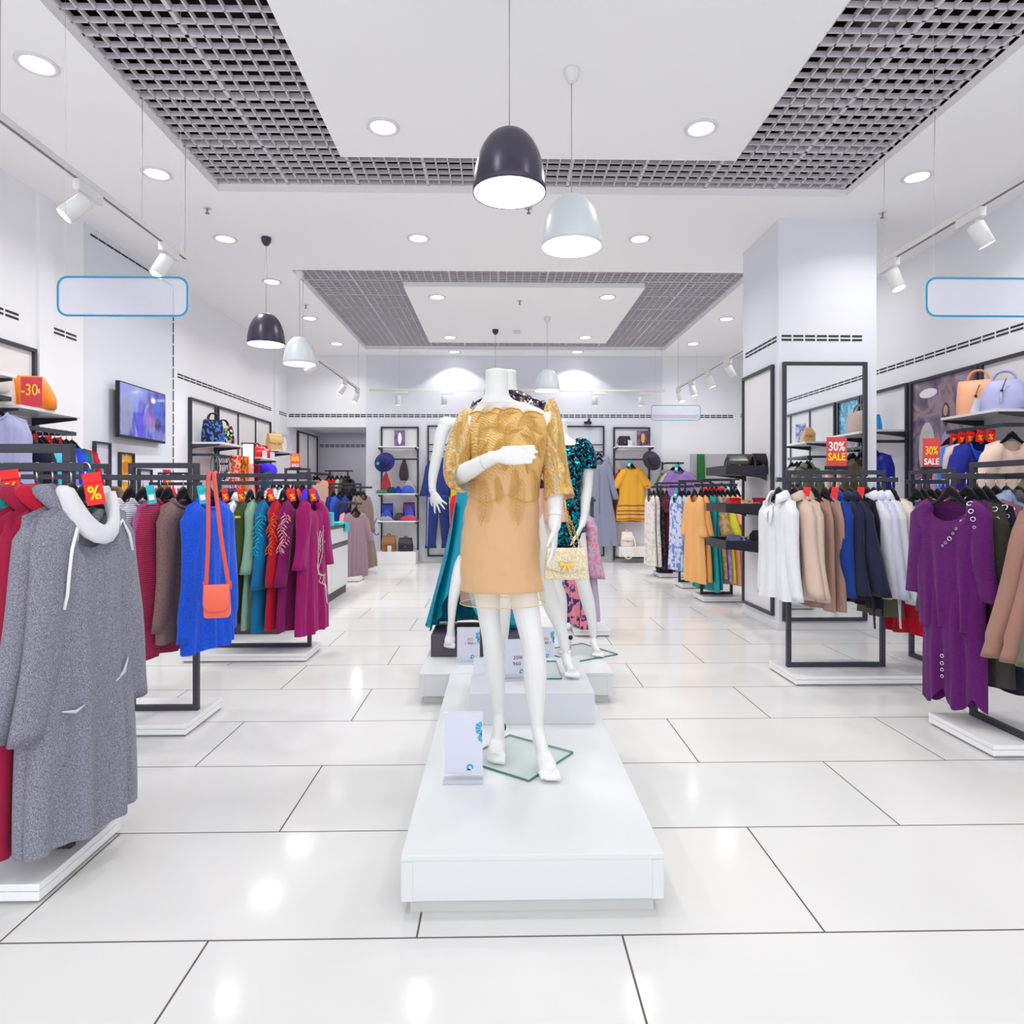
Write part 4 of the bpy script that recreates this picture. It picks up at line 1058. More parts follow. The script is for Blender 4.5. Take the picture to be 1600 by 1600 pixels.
# ---------------------------------------------------------------- free standing clothes racks
def rack(label, xl, xr, y, rail, base, Ht=1.46, zr=1.395, group='free standing clothes racks', tb=.030, fdir='x', yl=None, drail=0, basez=.065):
    """frame uprights at xl/xr in plane y (fdir x) or yl..y along depth at x=xl; rail=(x0,x1); base=(x0,x1,y0,y1)"""
    cx, cy = (base[0] + base[1])/2, (base[2] + base[3])/2
    t = thing('clothes_rack', label, 'clothes rack', (cx, cy, 0), 0, group)
    b = base
    MB().box(b[0] - cx + .012, b[1] - cx - .012, b[2] - cy + .012, b[3] - cy - .012, 0, .012).build('base_foot', mat('base_foot_grey', (150,148,146), .6), t)  # set-back foot in plain grey
    MB().box(b[0] - cx, b[1] - cx, b[2] - cy, b[3] - cy, .012, .040).build('base_slab', BASE_WHITE, t, bevel=.002)
    MB().box(b[0] - cx, b[1] - cx, b[2] - cy, b[3] - cy, .042, basez).build('base_top', BASE_WHITE, t, bevel=.002)
    h = tb/2; m = MB()
    if fdir == 'x':
        for xx in (xl, xr): m.box(xx - cx - h, xx - cx + h, y - cy - h, y - cy + h, basez, Ht)
        m.box(xl - cx + h, xr - cx - h, y - cy - h, y - cy + h, basez, basez + tb); m.box(xl - cx + h, xr - cx - h, y - cy - h, y - cy + h, Ht - tb, Ht)
    else:
        for yy in (y, yl): m.box(xl - cx - h, xl - cx + h, yy - cy - h, yy - cy + h, basez, Ht)
        a, c_ = min(y, yl), max(y, yl)
        m.box(xl - cx - h, xl - cx + h, a - cy + h, c_ - cy - h, basez, basez + tb); m.box(xl - cx - h, xl - cx + h, a - cy + h, c_ - cy - h, Ht - tb, Ht)
    m.build('frame', DARK, t, bevel=.002)
    yr = y + drail
    MB().box(rail[0] - cx, rail[1] - cx, yr - cy - h*.8 - (tb*.9 if fdir == 'x' else 0), yr - cy + h*.8 - (tb*.9 if fdir == 'x' else 0), zr - .030, zr).build('hanging_rail', DARK, t, bevel=.002)
    return t
ZR = 1.395; ZN = ZR - .105
def hx(px, d): return WX(px, d)
def fill_rack(items, d, group, rail_top=ZR, zn=None, ydef=None):
    """items: (px, theta_deg, name, label, cat, kind, cloth, kw)"""
    out = []
    for it in items:
        px, thd, name, label, cat, kind, cloth = it[:7]; kw = dict(it[7]) if len(it) > 7 else {}
        y = ydef if ydef is not None else WY(px, d)
        zz = (zn if zn is not None else rail_top - .105) + kw.pop('dz', 0)
        g, s = garment(name, label, cat, kind, WX(px, d), y + kw.pop('dy', 0), zz, math.radians(thd), cloth, group, rail_top, **kw)
        out.append((g, s))
    return out
# ================= left front rack
d = 2.25; y1 = d*1.012
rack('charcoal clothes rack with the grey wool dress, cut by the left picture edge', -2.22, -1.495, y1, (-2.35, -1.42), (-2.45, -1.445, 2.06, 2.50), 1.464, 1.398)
yr = y1 - .027; GR1 = 'clothes on the left front rack'
GREY = fab((122,123,135), 'heather'); BURG = fab((150,16,56), 'plain'); TEALK = fab((22,130,132), 'knit')
fr = [(14, 84, 'knit_sweater', 'teal knitted garment cut by the left picture edge on the front rack', 'sweater', 'knit', TEALK, dict(collar='hood', L=1.0)),
      (42, 84, 'hooded_dress', 'teal hooded knitted garment at the far left, beside the burgundy ones', 'dress', 'dress', TEALK, dict(collar='hood', L=.98)),
      (68, 82, 'hooded_dress', 'burgundy hooded wool dress next to the teal one', 'dress', 'dress', BURG, dict(collar='hood', sl=(.66,.02,.075,.05), w=(.36,.42,.40,.46), L=1.12)),
      (92, 82, 'hooded_dress', 'burgundy hooded wool dress right behind the grey dresses', 'dress', 'dress', BURG, dict(collar='hood', sl=(.66,.02,.075,.05), w=(.36,.42,.40,.46), L=1.14, ccloth=fab((178,14,48)))),
      (120, 81, 'wool_dress', 'grey heather wool dress second from the right end of the front rack', 'dress', 'dress', GREY, dict(L=1.13, sl=(.68,.08,.078,.058), collar='hood', w=(.38,.42,.40,.44), near=2, T=.11)),
      (142, 78, 'wool_dress', 'grey heather wool dress with white cowl neck at the end of the left front rack', 'dress', 'dress', GREY, dict(L=1.14, sl=(.69,.06,.078,.058), collar='cowl', ccloth=fab((216,217,222)), near=2, T=.12, w=(.36,.40,.38,.45), nf=.15, nk=.18))]
GA = fill_rack(fr, d, GR1, ydef=yr)
gd, gsurf = GA[-1]
# white drawstrings and pocket zips on the grey dress
m = MB(); m.tube([gsurf(s, t, True, .008) for s, t in ((-.40,.03), (-.50,.07), (-.56,.13), (-.60,.2), (-.64,.26), (-.70,.30))], .0055, 7); m.build('drawstring', fab((236,236,238)), gd)
m = MB(); m.tube([gsurf(s, t, True, .008) for s, t in ((.42,.03), (.58,.05), (.72,.09), (.80,.14))], .0055, 7); m.build('drawstring', fab((236,236,238)), gd)
for (s0, t0, s1, t1) in ((-.70,.60,-.35,.555), (.30,.51,.72,.50)):
    m = MB(); a, b_ = gsurf(s0, t0, True, .004), gsurf(s1, t1, True, .004)
    m.tube([a, a.lerp(b_, .5) + Vector((0,-.006,-.012)), b_], [.003,.007,.003], 6); m.build('pocket_edge', mat('pocket_silver', (196,196,206), .4, .3), gd)
price_tag(WX(150, 2.13), 2.13, 1.36, math.radians(30), 'red', 'large red percent tag on the white-collared grey dress', 'red percent tags', w=.052, h=.105)
price_tag(WX(26, 2.2), 2.2, 1.372, math.radians(22), 'red', 'large red percent tag above the teal hooded dress', 'red percent tags', w=.052, h=.105)
# ================= left second rack
d = 3.66; y2 = d*1.01
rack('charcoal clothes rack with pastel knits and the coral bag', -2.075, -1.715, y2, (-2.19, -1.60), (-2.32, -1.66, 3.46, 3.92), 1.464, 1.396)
yr = y2 - .027; G2n = 'knitwear on the second left rack'
BLUE = fab((20,86,226), 'knit')
second = [(208, 82, 'knit_sweater', 'white ribbed sweater half hidden behind the grey dress shoulder', 'sweater', 'knit', fab((226,228,230), 'rib'), {}),
      (228, 82, 'knit_sweater', 'pale grey ribbed sweater between the white and the pink knits', 'sweater', 'knit', fab((200,202,214), 'rib'), dict(L=.74)),
      (255, 81, 'knit_sweater', 'mauve pink textured sweater', 'sweater', 'knit', fab((186,88,144), 'knit'), dict(L=.78, w=(.37,.42,.42,.42), cuff=1, sl=(.64,.02,.075,.055))),
      (266, 81, 'knit_sweater', 'raspberry knit with wide ribbed hem below the pink sweater', 'sweater', 'knit', fab((168,40,86), 'rib'), dict(L=.88, sl=None)),
      (290, 80, 'knit_sweater', 'brown cable knit sweater beside the blue cardigan', 'sweater', 'knit', fab((132,104,100), 'knit'), dict(L=.80, sl=(.66,.02,.075,.05), w=(.37,.42,.42,.42))),
      (329, 77, 'knit_cardigan', 'bright royal blue knitted cardigan at the end of the second left rack', 'cardigan', 'knit', BLUE, dict(L=.86, w=(.37,.41,.41,.42), sl=(.72,.02,.08,.06), cuff=1, near=2, T=.12))]
GB = fill_rack(second, d, G2n, ydef=yr)
price_tag(WX(240, 3.5), 3.5, 1.335, .4, 'teal', 'turquoise tag on the hanger of the mauve pink sweater', 'turquoise tags', w=.04, h=.10)
price_tag(WX(318, 3.5), 3.5, 1.335, .4, 'teal', 'turquoise tag on the hanger of the blue cardigan', 'turquoise tags', w=.04, h=.10)
# coral shoulder bag hanging on the rail end
cb = thing('shoulder_bag', 'coral shoulder bag hanging by its long strap in front of the blue cardigan', 'handbag', (WX(341, 3.36), 3.38, WZ(964, 3.36)), math.radians(14))
COR = mat('coral_leather', (250,112,88), .38); CORS = mat('coral_strap', (222,88,76), .45)
m = MB()
for (z0, z1, w_) in ((0, .155, .060),):
    m.loft([[Vector((sx*w_*.96, sy*.030, 0)) for sx, sy in ((-1,-1),(1,-1),(1,1),(-1,1))], [Vector((sx*w_*1.03, sy*.034, .02)) for sx, sy in ((-1,-1),(1,-1),(1,1),(-1,1))],
            [Vector((sx*w_*.98, sy*.030, .12)) for sx, sy in ((-1,-1),(1,-1),(1,1),(-1,1))], [Vector((sx*w_*.9, sy*.016, .165)) for sx, sy in ((-1,-1),(1,-1),(1,1),(-1,1))]], smooth=False)
m.build('bag_body', COR, cb, bevel=.008)
P = []
for i in range(11):
    u = i/10; w_ = .062*(1 if u < .7 else math.sqrt(max(.05, 1 - ((u - .7)/.34)**2))); P.append([Vector((w_*x, -.018 - .021*math.sin(min(1, u*1.6)*PI/2), .168 - .135*u)) for x in [q/8 - 1 for q in range(17)]])
m = MB(); m.grid([[Vector((p.x, .014, .167)) for p in P[0]]] + P); m.build('flap', COR, cb, solid=.004)
top = Vector((-.03, .03, ZR + .012 - (WZ(964, 3.36))))
for sx in (-1, 1):
    m = MB(); pr = [Vector((sx*.056, 0, .15)), Vector((sx*.052, 0, .18)), Vector((sx*.030 - .015, .01, .42)), top + Vector((sx*.014, -.024, -.03)), top + Vector((sx*.010, -.004, .0))]
    m.tube(pr, .0105, 8, .22, up=(0,1,0)); m.build('strap', CORS, cb)
    m = MB(); m.box(sx*.056 - .012, sx*.056 + .012, -.006, .006, .145, .185); m.build('strap_tab', CORS, cb)
# ================= left third rack
d = 5.155; y3 = d*1.008
rack('charcoal clothes rack with the olive, blue, red and magenta dresses', -2.232, -1.515, y3, (-2.24, -1.455), (-2.42, -1.475, 4.97, 5.38), 1.449, 1.388)
yr = y3 - .027; G3 = 'clothes on the third left rack'; r3 = 1.388
MAG = fab((150,6,96)); 
third = [(350, 84, 'blouse', 'taupe blouse at the left end of the third left rack', 'blouse', 'blouse', fab((128,116,110)), {}),
      (366, 84, 'shirt_dress', 'dark navy dress between the taupe blouse and the white shirt', 'dress', 'dress', fab((26,28,52)), dict(L=.78)),
      (379, 84, 'shirt', 'white shirt beside the olive dress on the third left rack', 'shirt', 'shirt', fab((226,228,236)), dict(L=.80, sl=(.66,.06,.075,.05))),
      (393, 83, 'shirt_dress', 'olive green dress with yellow shoulder patch and rolled cuffs', 'dress', 'dress', fab((54,70,34)), dict(L=.98, w=(.40,.47,.42,.60), sl=(.52,.07,.085,.075), nfold=4.5, fold=.02)),
      (408, 83, 'dress', 'pale sage green dress with flared sleeves', 'dress', 'dress', fab((126,164,142)), dict(sl=(.52,.06,.07,.075))),
      (424, 82, 'dress', 'petrol blue dress with turquoise embroidered sleeves', 'dress', 'dress', fab((0,104,158)), dict(L=1.05, sl=(.64,.06,.09,.075))),
      (444, 82, 'dress', 'red dress with orange embroidered sleeves', 'dress', 'dress', fab((176,8,42)), dict(L=1.03, sl=(.62,.05,.08,.065))),
      (461, 81, 'dress', 'plum dress with pale pink embroidered sleeves', 'dress', 'dress', fab((124,6,88)), dict(L=1.05, sl=(.62,.05,.08,.065))),
      (489, 75, 'dress', 'magenta dress with silver beaded peacock motif at the end of the third left rack', 'dress', 'dress', MAG, dict(L=1.09, sl=(.50,.03,.08,.07), near=2, T=.09, w=(.37,.42,.40,.48), nf=.10))]
GC = fill_rack(third, d, G3, rail_top=r3, ydef=yr)
for px, lab in ((354, 'beside the taupe blouse'), (378, 'above the white shirt'), (424, 'above the petrol blue dress'), (457, 'above the plum dress'), (489, 'in the neckline of the magenta dress')):
    price_tag(WX(px, 5.0), 5.0, 1.325, .35, 'red', 'red percent tag hanging ' + lab, 'red percent tags', w=.045, h=.095)
# embroidery on sleeves: leafy sprigs laid on the near sleeve
def sprig(g, m_, sgn, z0, z1, rx, seed, n=9):
    rnd = random.Random(seed); m = MB()
    p = g_par[g.name]; ln, out, wt, wc = p['sl']; w0 = p['w'][0]
    def sp_(u, a):
        aa = wt + (wc - wt)*u; bb = aa*.56; cx = sgn*(w0/2 - .70*wt + (out + .045)*u - .012*math.sin(PI*u)); z = -.36*w0/2 - .01 - ln*u
        return Vector((cx + sgn*(aa + .006)*math.cos(a), -(bb + .012)*math.sin(a) , z))
    pts = [sp_(z0 + (z1 - z0)*i/14, .5 + .35*math.sin(i*.9)) for i in range(15)]
    m.tube(pts, .0022, 5)
    for i in range(1, 14):
        for s2 in (-1, 1):
            u = z0 + (z1 - z0)*i/14; a = .5 + .35*math.sin(i*.9); ll = .05 + .03*rnd.random()
            q = [sp_(u + ll*f*.8 - .01, a + s2*(.12 + .55*f)) for f in (0, .35, .7, 1)]
            m.tube(q, [.002, .0075, .006, .001], 6, .4)
    m.build('embroidery', m_, g)
g_par = {}
for (g, s_), it in zip(GC, third):
    p = dict(PRE[it[5]]); p.update({k: v for k, v in it[7].items()}); g_par[g.name] = p
sprig(GC[5][0], mat('turquoise_thread', (40,176,206), .5), -1, .10, .62, 0, 1)
sprig(GC[6][0], mat('orange_thread', (240,104,22), .5), -1, .10, .62, 0, 2)
sprig(GC[7][0], mat('pale_pink_thread', (226,170,176), .5), -1, .10, .60, 0, 3)
m = MB(); p = g_par[GC[3][0].name]; m.cbox((-(.2 + .075), -.03, -.17), (.05, .05, .016), 0); m.build('shoulder_patch', mat('yellow_patch', (226,190,40), .5), GC[3][0])
# olive cuff
m = MB(); m.tube([(-.285, -.05, -.54), (-.285, .0, -.55), (-.285, .05, -.54)], .05, 10, .6); m.build('rolled_cuff', fab((46,60,28)), GC[3][0])
# beaded motif
gm_, gs_ = GC[8]; m = MB(); rnd = random.Random(5); BE = mat('silver_beads', (236,214,206), .25, .4)
path = [(.32,.20), (.22,.26), (.25,.34), (.12,.42), (.02,.48), (.12,.53), (.38,.56), (.30,.62), (.50,.66), (.62,.72), (.74,.80)]
def bead(s, t):
    c_ = gs_(s, t, True, .004); m.cbox(c_, (.0062,.004,.0062), 0, 0, .8)
for i in range(len(path) - 1):
    for k in range(14):
        u = k/14; s = path[i][0] + (path[i+1][0] - path[i][0])*u; t_ = path[i][1] + (path[i+1][1] - path[i][1])*u
        for off in ((-.12,-.03), (-.02,.0), (.11,.03)): bead(s + off[0] + .02*math.sin(k), t_ + off[1]*.6)
for k in range(5):
    for i in range(14): bead(.05 + .16*k + .02*i*(k - 1.5)/3, .18 + .012*(13 - i))
m.build('beaded_motif', BE, gm_)['kind'] = 'stuff'
# ================= other racks on the left, partly hidden
d = 4.0
rack('charcoal clothes rack standing mostly hidden behind the left front rack', -2.85, -2.43, d*1.015, (-2.95, -2.385), (-3.0, -2.40, 3.84, 4.28), 1.475, 1.408)
fill_rack([(150, 76, 'blouse', 'dark blue patterned garment behind the grey dress collar', 'top', 'knit', fab((30,36,92), 'floral', (200,90,60)), dict(L=.6)), (166, 70, 'hooded_sweater', 'brown hooded sweater showing behind the white ribbed sweater', 'sweater', 'knit', fab((118,84,64)), dict(L=.62, collar='hood'))], d, 'clothes on the hidden left rack', rail_top=1.408, ydef=d*1.015 - .027)
d = 6.5
rack('small charcoal rack with red-tagged clothes far behind the pastel knits', -3.41, -3.12, d*1.01, (-3.50, -2.98), (-3.55, -3.0, 6.35, 6.8), 1.50, 1.40)
fill_rack([(px, 80, 'blouse', lab, 'top', 'blouse', cl, dict(near=False)) for px, lab, cl in ((246, 'black top under red tags behind the pale grey sweater', fab((30,28,34))), (258, 'cream top under red tags behind the mauve pink sweater', fab((230,210,170))), (272, 'burgundy top under red tags behind the brown sweater', fab((110,20,40))), (286, 'patterned top at the end of the small rack behind the brown sweater', fab((60,50,60), 'floral', (220,180,90))))], d, 'clothes on the small rack behind the knits', rail_top=1.40, ydef=d*1.01 - .027)
for px, lab in ((246,'leftmost of the red tags on the small rack behind the pastel knits'), (258,'second red tag on the small rack behind the pastel knits'), (270,'third red tag on the small rack behind the pastel knits'), (282,'rightmost red tag on the small rack behind the pastel knits')):
    price_tag(WX(px, 6.3), 6.35, 1.34, .35, 'red', lab, 'red tags on the small left rack', pct=False)
d = 8.35
rack('charcoal clothes rack carrying the fifty percent sale sign, beside the counter', -2.76, -2.46, d*1.008, (-3.05, -2.40), (-3.1, -2.44, 8.15, 8.6), 1.615, 1.50)
fill_rack([(px, 78, 'dress', lab, 'dress', 'dress', cl, dict(near=False, L=1.0)) for px, lab, cl in
   ((428, 'coral striped dress on the rack with the fifty percent sign', fab((236,90,110), 'stripe', (250,230,235))), (438, 'white striped dress on the rack with the fifty percent sign', fab((232,232,238), 'stripe', (160,165,190))), (449, 'white dress with blue edge beside the red dresses', fab((226,230,240))),
    (460, 'red dress on the rack under the fifty percent sign', fab((206,16,30))), (473, 'orange red dress on the rack under the fifty percent sign', fab((232,52,26))), (485, 'violet blue dress at the right end of the rack with the fifty percent sign', fab((62,30,200))))], d, 'dresses on the rack with the fifty percent sign', rail_top=1.50, ydef=d*1.008 - .027)
sale_sign('red sign with yellow 50% and SALE on the far left rack', WX(460.5, 8.3), 8.38, 1.625, .0, .125, .175, [('50%', .085, YELLOW, 0, .60, .72, .025), ('SALE', .055, WHITEP, 0, .14, .78, .02), ('sale sale sale', .018, WHITEP, 0, .90, .8, 0)])
d = 10.3
rack('charcoal clothes rack with blue dresses in front of the alcove', -2.70, -2.21, d*1.005, (-2.72, -2.02), (-2.80, -2.1, 10.1, 10.55), 1.45, 1.395)
fill_rack([(522, 70, 'dress', 'dark blue dress leftmost on the rack before the alcove', 'dress', 'dress', fab((22,44,124)), dict(near=False, L=1.0)), (532, 60, 'dress', 'cornflower blue dress on the rack before the alcove', 'dress', 'dress', fab((52,88,190)), dict(near=False, L=1.0)), (546, 70, 'dress', 'deep blue dress behind the mauve ones', 'dress', 'dress', fab((40,50,130)), dict(near=False, L=1.0)),
           (560, 76, 'dress', 'taupe brown dress behind the mauve pleated dress', 'dress', 'dress', fab((140,118,110)), dict(near=False, L=1.15, w=(.38,.44,.42,.7))), (568, 64, 'dress', 'rightmost long taupe brown dress with flared hem before the alcove', 'dress', 'dress', fab((132,110,102)), dict(near=False, L=1.2, w=(.38,.44,.42,.75)))], d, 'dresses on the rack before the alcove', ydef=d*1.005 - .027)
d = 9.6
rack('lower charcoal rack with the mauve pleated dresses', -2.36, -2.12, d*1.005, (-2.40, -2.03), (-2.42, -2.03, 9.42, 9.82), 1.16, 1.15)
fill_rack([(545, 66, 'dress', 'blush pink dress on the low rack by the counter end', 'dress', 'dress', fab((214,160,162)), dict(near=False, L=.7)), (556, 48, 'pleated_dress', 'mauve pleated long dress hanging beyond the counter end', 'dress', 'dress', fab((168,138,152), 'ribv', None, 1.4), dict(L=1.0, sl=(.42,.08,.07,.07), w=(.38,.44,.42,.46), nfold=6))], d, 'dresses on the low rack by the counter', rail_top=1.15, ydef=d*1.005 - .027)
# ================= right front rack with the purple tunic
rack('charcoal rack with the purple tunic, cut by the right picture edge', 2.62, 2.62, 3.52, (2.405, 3.3), (2.405, 3.35, 3.10, 3.575), 1.462, 1.400, fdir='y', yl=3.12, drail=-.06)
yr = 3.46; GRC = 'grommet tops on the right front rack'; d = 3.48
PUR = fab((100,12,108), 'rib', None, 1.7)
rc = [(1490, -73, 'knit_tunic', 'purple ribbed tunic with eyelets and pointed hem, foremost on the right front rack', 'tunic', 'tunic', PUR, dict(L=.73, w=(.42,.45,.41,.37), sl=(.50,.015,.07,.05), near=2, nf=.12, nk=.24, slope=.26, T=.10)),
      (1516, -74, 'knit_tunic', 'dark olive tunic with eyelets right behind the purple one', 'tunic', 'tunic', fab((58,56,48)), dict(L=1.0, sl=(.6,.05,.08,.06))),
      (1533, -78, 'knit_tunic', 'black navy tunic with eyelets behind the dark olive one', 'tunic', 'tunic', fab((22,22,40)), dict(L=1.02, sl=(.6,.05,.08,.06))),
      (1547, -78, 'knit_tunic', 'mauve tunic with a single shoulder eyelet on the right front rack', 'tunic', 'tunic', fab((146,94,112)), dict(L=.8, sl=(.6,.05,.08,.06))),
      (1563, -80, 'denim_shirt', 'light blue denim shirt on the right front rack', 'shirt', 'shirt', fab((150,166,204), 'heather'), dict(L=.9)),
      (1580, -80, 'tweed_jacket', 'dark grey tweed jacket near the right picture edge', 'jacket', 'coat', fab((74,72,78), 'heather'), dict(L=.8)),
      (1600, -80, 'knit_sweater', 'black velvety top cut by the right picture edge', 'top', 'blouse', fab((24,22,28)), dict(L=.8))]
GD = fill_rack(rc, d, GRC, rail_top=1.40, ydef=yr)
# lower pointed skirt of the purple set
gp, ps = GD[0]; q = dict(PRE['longdress']); q.update(L=.62, w=(.36,.38,.40,.40), point=-.0, nf=.0, T=.09, slope=0, nk=.02)
bm, _, _, ssf = garment_parts(q, 55, 1.2)
for i, v_ in enumerate(bm.v):
    x, y_, z = v_; f = max(0, min(1, (-z - .3)/.32)); z2 = z - f*(.10*abs(math.sin((x + .05)*16)) - .02)
    bm.v[i] = (x*.92 + .02, y_, z2 - .46)
bm.build('pointed_skirt', PUR, gp)
EY = mat('eyelet_silver', (206,202,214), .25, .8)
def eyelet(m, surf, s, t, r, front=True):
    c_ = surf(s, t, front, .006); e1 = (surf(s + .03, t, front, .006) - c_).normalized(); e2 = (surf(s, t + .02, front, .006) - c_); e2 = (e2 - e1*e2.dot(e1)).normalized()
    m.tube([c_ + e1*(r*math.cos(a)) + e2*(r*math.sin(a)) for a in [2*PI*k/12 for k in range(13)]], r*.28, 6, cap=False)
def eyelets(g, surf, lst, dark=True):
    for (s, t, r) in lst:
        m = MB(); eyelet(m, surf, s, t, r); m.build('eyelet', EY, g)
eyelets(gp, ps, [(.58,.035,.013), (.68,.085,.011), (.72,.14,.011), (.73,.20,.007), (.40,.05,.006), (.33,.10,.006), (.25,.13,.006), (.17,.17,.010), (.08,.205,.007), (-.0,.235,.006)])
for zz, r in ((-.88,.009), (-.92,.009), (-.955,.008), (-.99,.008)):
    m = MB(); c_ = Vector((.0, -.055, zz)); m.tube([c_ + Vector((r*math.cos(a), -.004, r*math.sin(a))) for a in [2*PI*k/12 for k in range(13)]], r*.28, 6, cap=False); m.build('eyelet', EY, gp)
def sleeve_eyelets(g, w0, lst):
    for (x, y_, z, r) in lst:
        m = MB(); m.tube([Vector((x, y_ + r*math.cos(a)*.35 - .0, z + r*math.sin(a))) + Vector((r*.9*math.cos(a), 0, 0)) for a in [2*PI*k/12 for k in range(13)]], r*.28, 6, cap=False); m.build('eyelet', EY, g)
eyelets(GD[1][0], GD[1][1], [(.80,.03,.013), (.85,.08,.010), (.88,.13,.013), (.90,.18,.008)])
eyelets(GD[2][0], GD[2][1], [(.80,.02,.015), (.88,.06,.010), (.90,.10,.011), (.92,.15,.007)])
eyelets(GD[3][0], GD[3][1], [(.78,.04,.012)])
# brown sweatshirts in front, hung along the depth of the rack
BRN = fab((158,118,104)); OLV = fab((98,104,84))
for (x, y_, th, lab, cl, kw) in ((2.76, 3.02, -24, 'taupe brown sweatshirt with wide cuffs in front of the purple tunic', BRN, {}), (2.79, 2.95, -24, 'second taupe brown sweatshirt nearer the right picture edge', BRN, {}), (2.80, 2.86, -22, 'olive grey sweatshirt at the right picture edge', OLV, {})):
    g, s_ = garment('sweatshirt', lab, 'sweatshirt', 'knit', x, y_, 1.29, math.radians(th), cl, 'sweatshirts on the right front rack', 1.40, near=2, L=.68, sl=(.72,.12,.09,.07), collar='hood', cuff=1, T=.12, w=(.46,.54,.52,.50))
MB().box(2.74 - 2.877, 2.765 - 2.877, 2.70 - 3.33, 3.44 - 3.33, 1.37, 1.40).build('side_rail', DARK, [o for o in bpy.data.objects if o.name.startswith('clothes_rack') and 'purple tunic' in o['label']][0])
# ================= right rack at the column
d = 4.58; yA = 4.53
rack('charcoal clothes rack with shirts in front of the column mirror', WX(1231, d), WX(1379, d), yA, (WX(1209, d), WX(1399, d)), (1.985, 2.98, 4.29, 4.72), 1.454, 1.402)
yr = yA - .027; GRA = 'shirts on the rack before the column'
BEI = fab((204,180,164)); TAU = fab((168,134,120)); NAV = fab((34,36,62)); WHT = fab((216,216,226)); LILW = fab((208,208,226))
ra = [(1213, -77, 'shirt', 'white shirt with bow at the left end of the rack by the column', 'shirt', 'shirt', fab((222,224,228)), dict(L=.74, near=2, sl=(.66,.025,.075,.05), w=(.36,.40,.38,.42), fold=.018, T=.09)),
      (1238, -83, 'shirt', 'beige shirt next to the white bow shirt', 'shirt', 'shirt', BEI, dict(L=.72, sl=(.62,.09,.08,.07))),
      (1250, -83, 'shirt', 'second beige shirt, beside the taupe waistcoats', 'shirt', 'shirt', BEI, dict(L=.74, sl=(.64,.09,.08,.06))),
      (1269, -83, 'waistcoat', 'taupe sleeveless waistcoat beside the beige shirts', 'waistcoat', 'vest', TAU, dict(L=.80)),
      (1285, -83, 'waistcoat', 'taupe sleeveless waistcoat beside the blue shirt', 'waistcoat', 'vest', TAU, dict(L=.80)),
      (1296, -83, 'shirt', 'royal blue shirt with buttoned cuff', 'shirt', 'shirt', fab((18,58,140)), dict(L=.70, sl=(.62,.05,.085,.05))),
      (1310, -83, 'blouse', 'navy blouse next to the royal blue shirt', 'blouse', 'shirt', NAV, dict(L=.72, sl=(.60,.06,.08,.075))),
      (1324, -83, 'blouse', 'navy blouse with flared cuff beside the black waistcoat', 'blouse', 'shirt', NAV, dict(L=.72, sl=(.60,.09,.075,.105))),
      (1338, -83, 'waistcoat', 'black sleeveless top with shoulder tab, between navy and white shirts', 'top', 'vest', fab((20,20,34)), dict(L=.78)),
      (1352, -83, 'shirt', 'white shirt, first of three, beside the black sleeveless top', 'shirt', 'shirt', WHT, dict(L=.72, sl=(.62,.05,.08,.07))),
      (1362, -83, 'shirt', 'white shirt with hanging ties, second of three', 'shirt', 'shirt', LILW, dict(L=.72, sl=(.62,.07,.08,.085))),
      (1373, -83, 'shirt', 'white shirt with deep embroidered cuff, third of three', 'shirt', 'shirt', WHT, dict(L=.72, sl=(.66,.09,.08,.055))),
      (1390, -83, 'blouse', 'cream blouse at the right end of the rack by the column', 'blouse', 'blouse', fab((214,200,184)), dict(L=.70, sl=(.66,.09,.08,.055)))]
GE = fill_rack(ra, d, GRA, rail_top=1.402, ydef=yr)
m = MB(); s_ = GE[0][1]
m.tube([s_(-.15, .02, True, .012), s_(-.32, .10, True, .02), s_(-.26, .20, True, .015)], [.012,.022,.008], 8, .4); m.tube([s_(-.15, .02, True, .012), s_(-.02, .10, True, .02), s_(-.10, .24, True, .015)], [.010,.022,.006], 8, .4); m.build('bow_tie', fab((238,240,244)), GE[0][0])
for i, dz in ((7, -.0), (10, .0)):
    g = GE[i][0]
    m = MB(); m.tube([(.27, -.03, -.68), (.285, -.03, -.80), (.28, -.02, -.90)], .011, 6, .3); m.tube([(.25, .0, -.68), (.25, .0, -.86)], .011, 6, .3); m.build('hanging_tie', NAV if i == 7 else LILW, g)
for px, lab in ((1266, 'above the first taupe waistcoat'), (1311, 'above the navy blouses'), (1352, 'above the first of the three white shirts')):
    price_tag(WX(px, 4.42), 4.42, 1.335, -.5, 'red', 'red percent tag ' + lab, 'red percent tags', pct=False, w=.045, h=.08)
sale_sign('red sign reading 30% SALE on top of the shirt rack before the mirror', WX(1306.5, d), yA - .0, 1.487, 0, .142, .202, [('30%', .088, WHITEP, 0, .66, .80, .02), ('SALE', .072, YELLOW, 0, .30, .82, .03)])
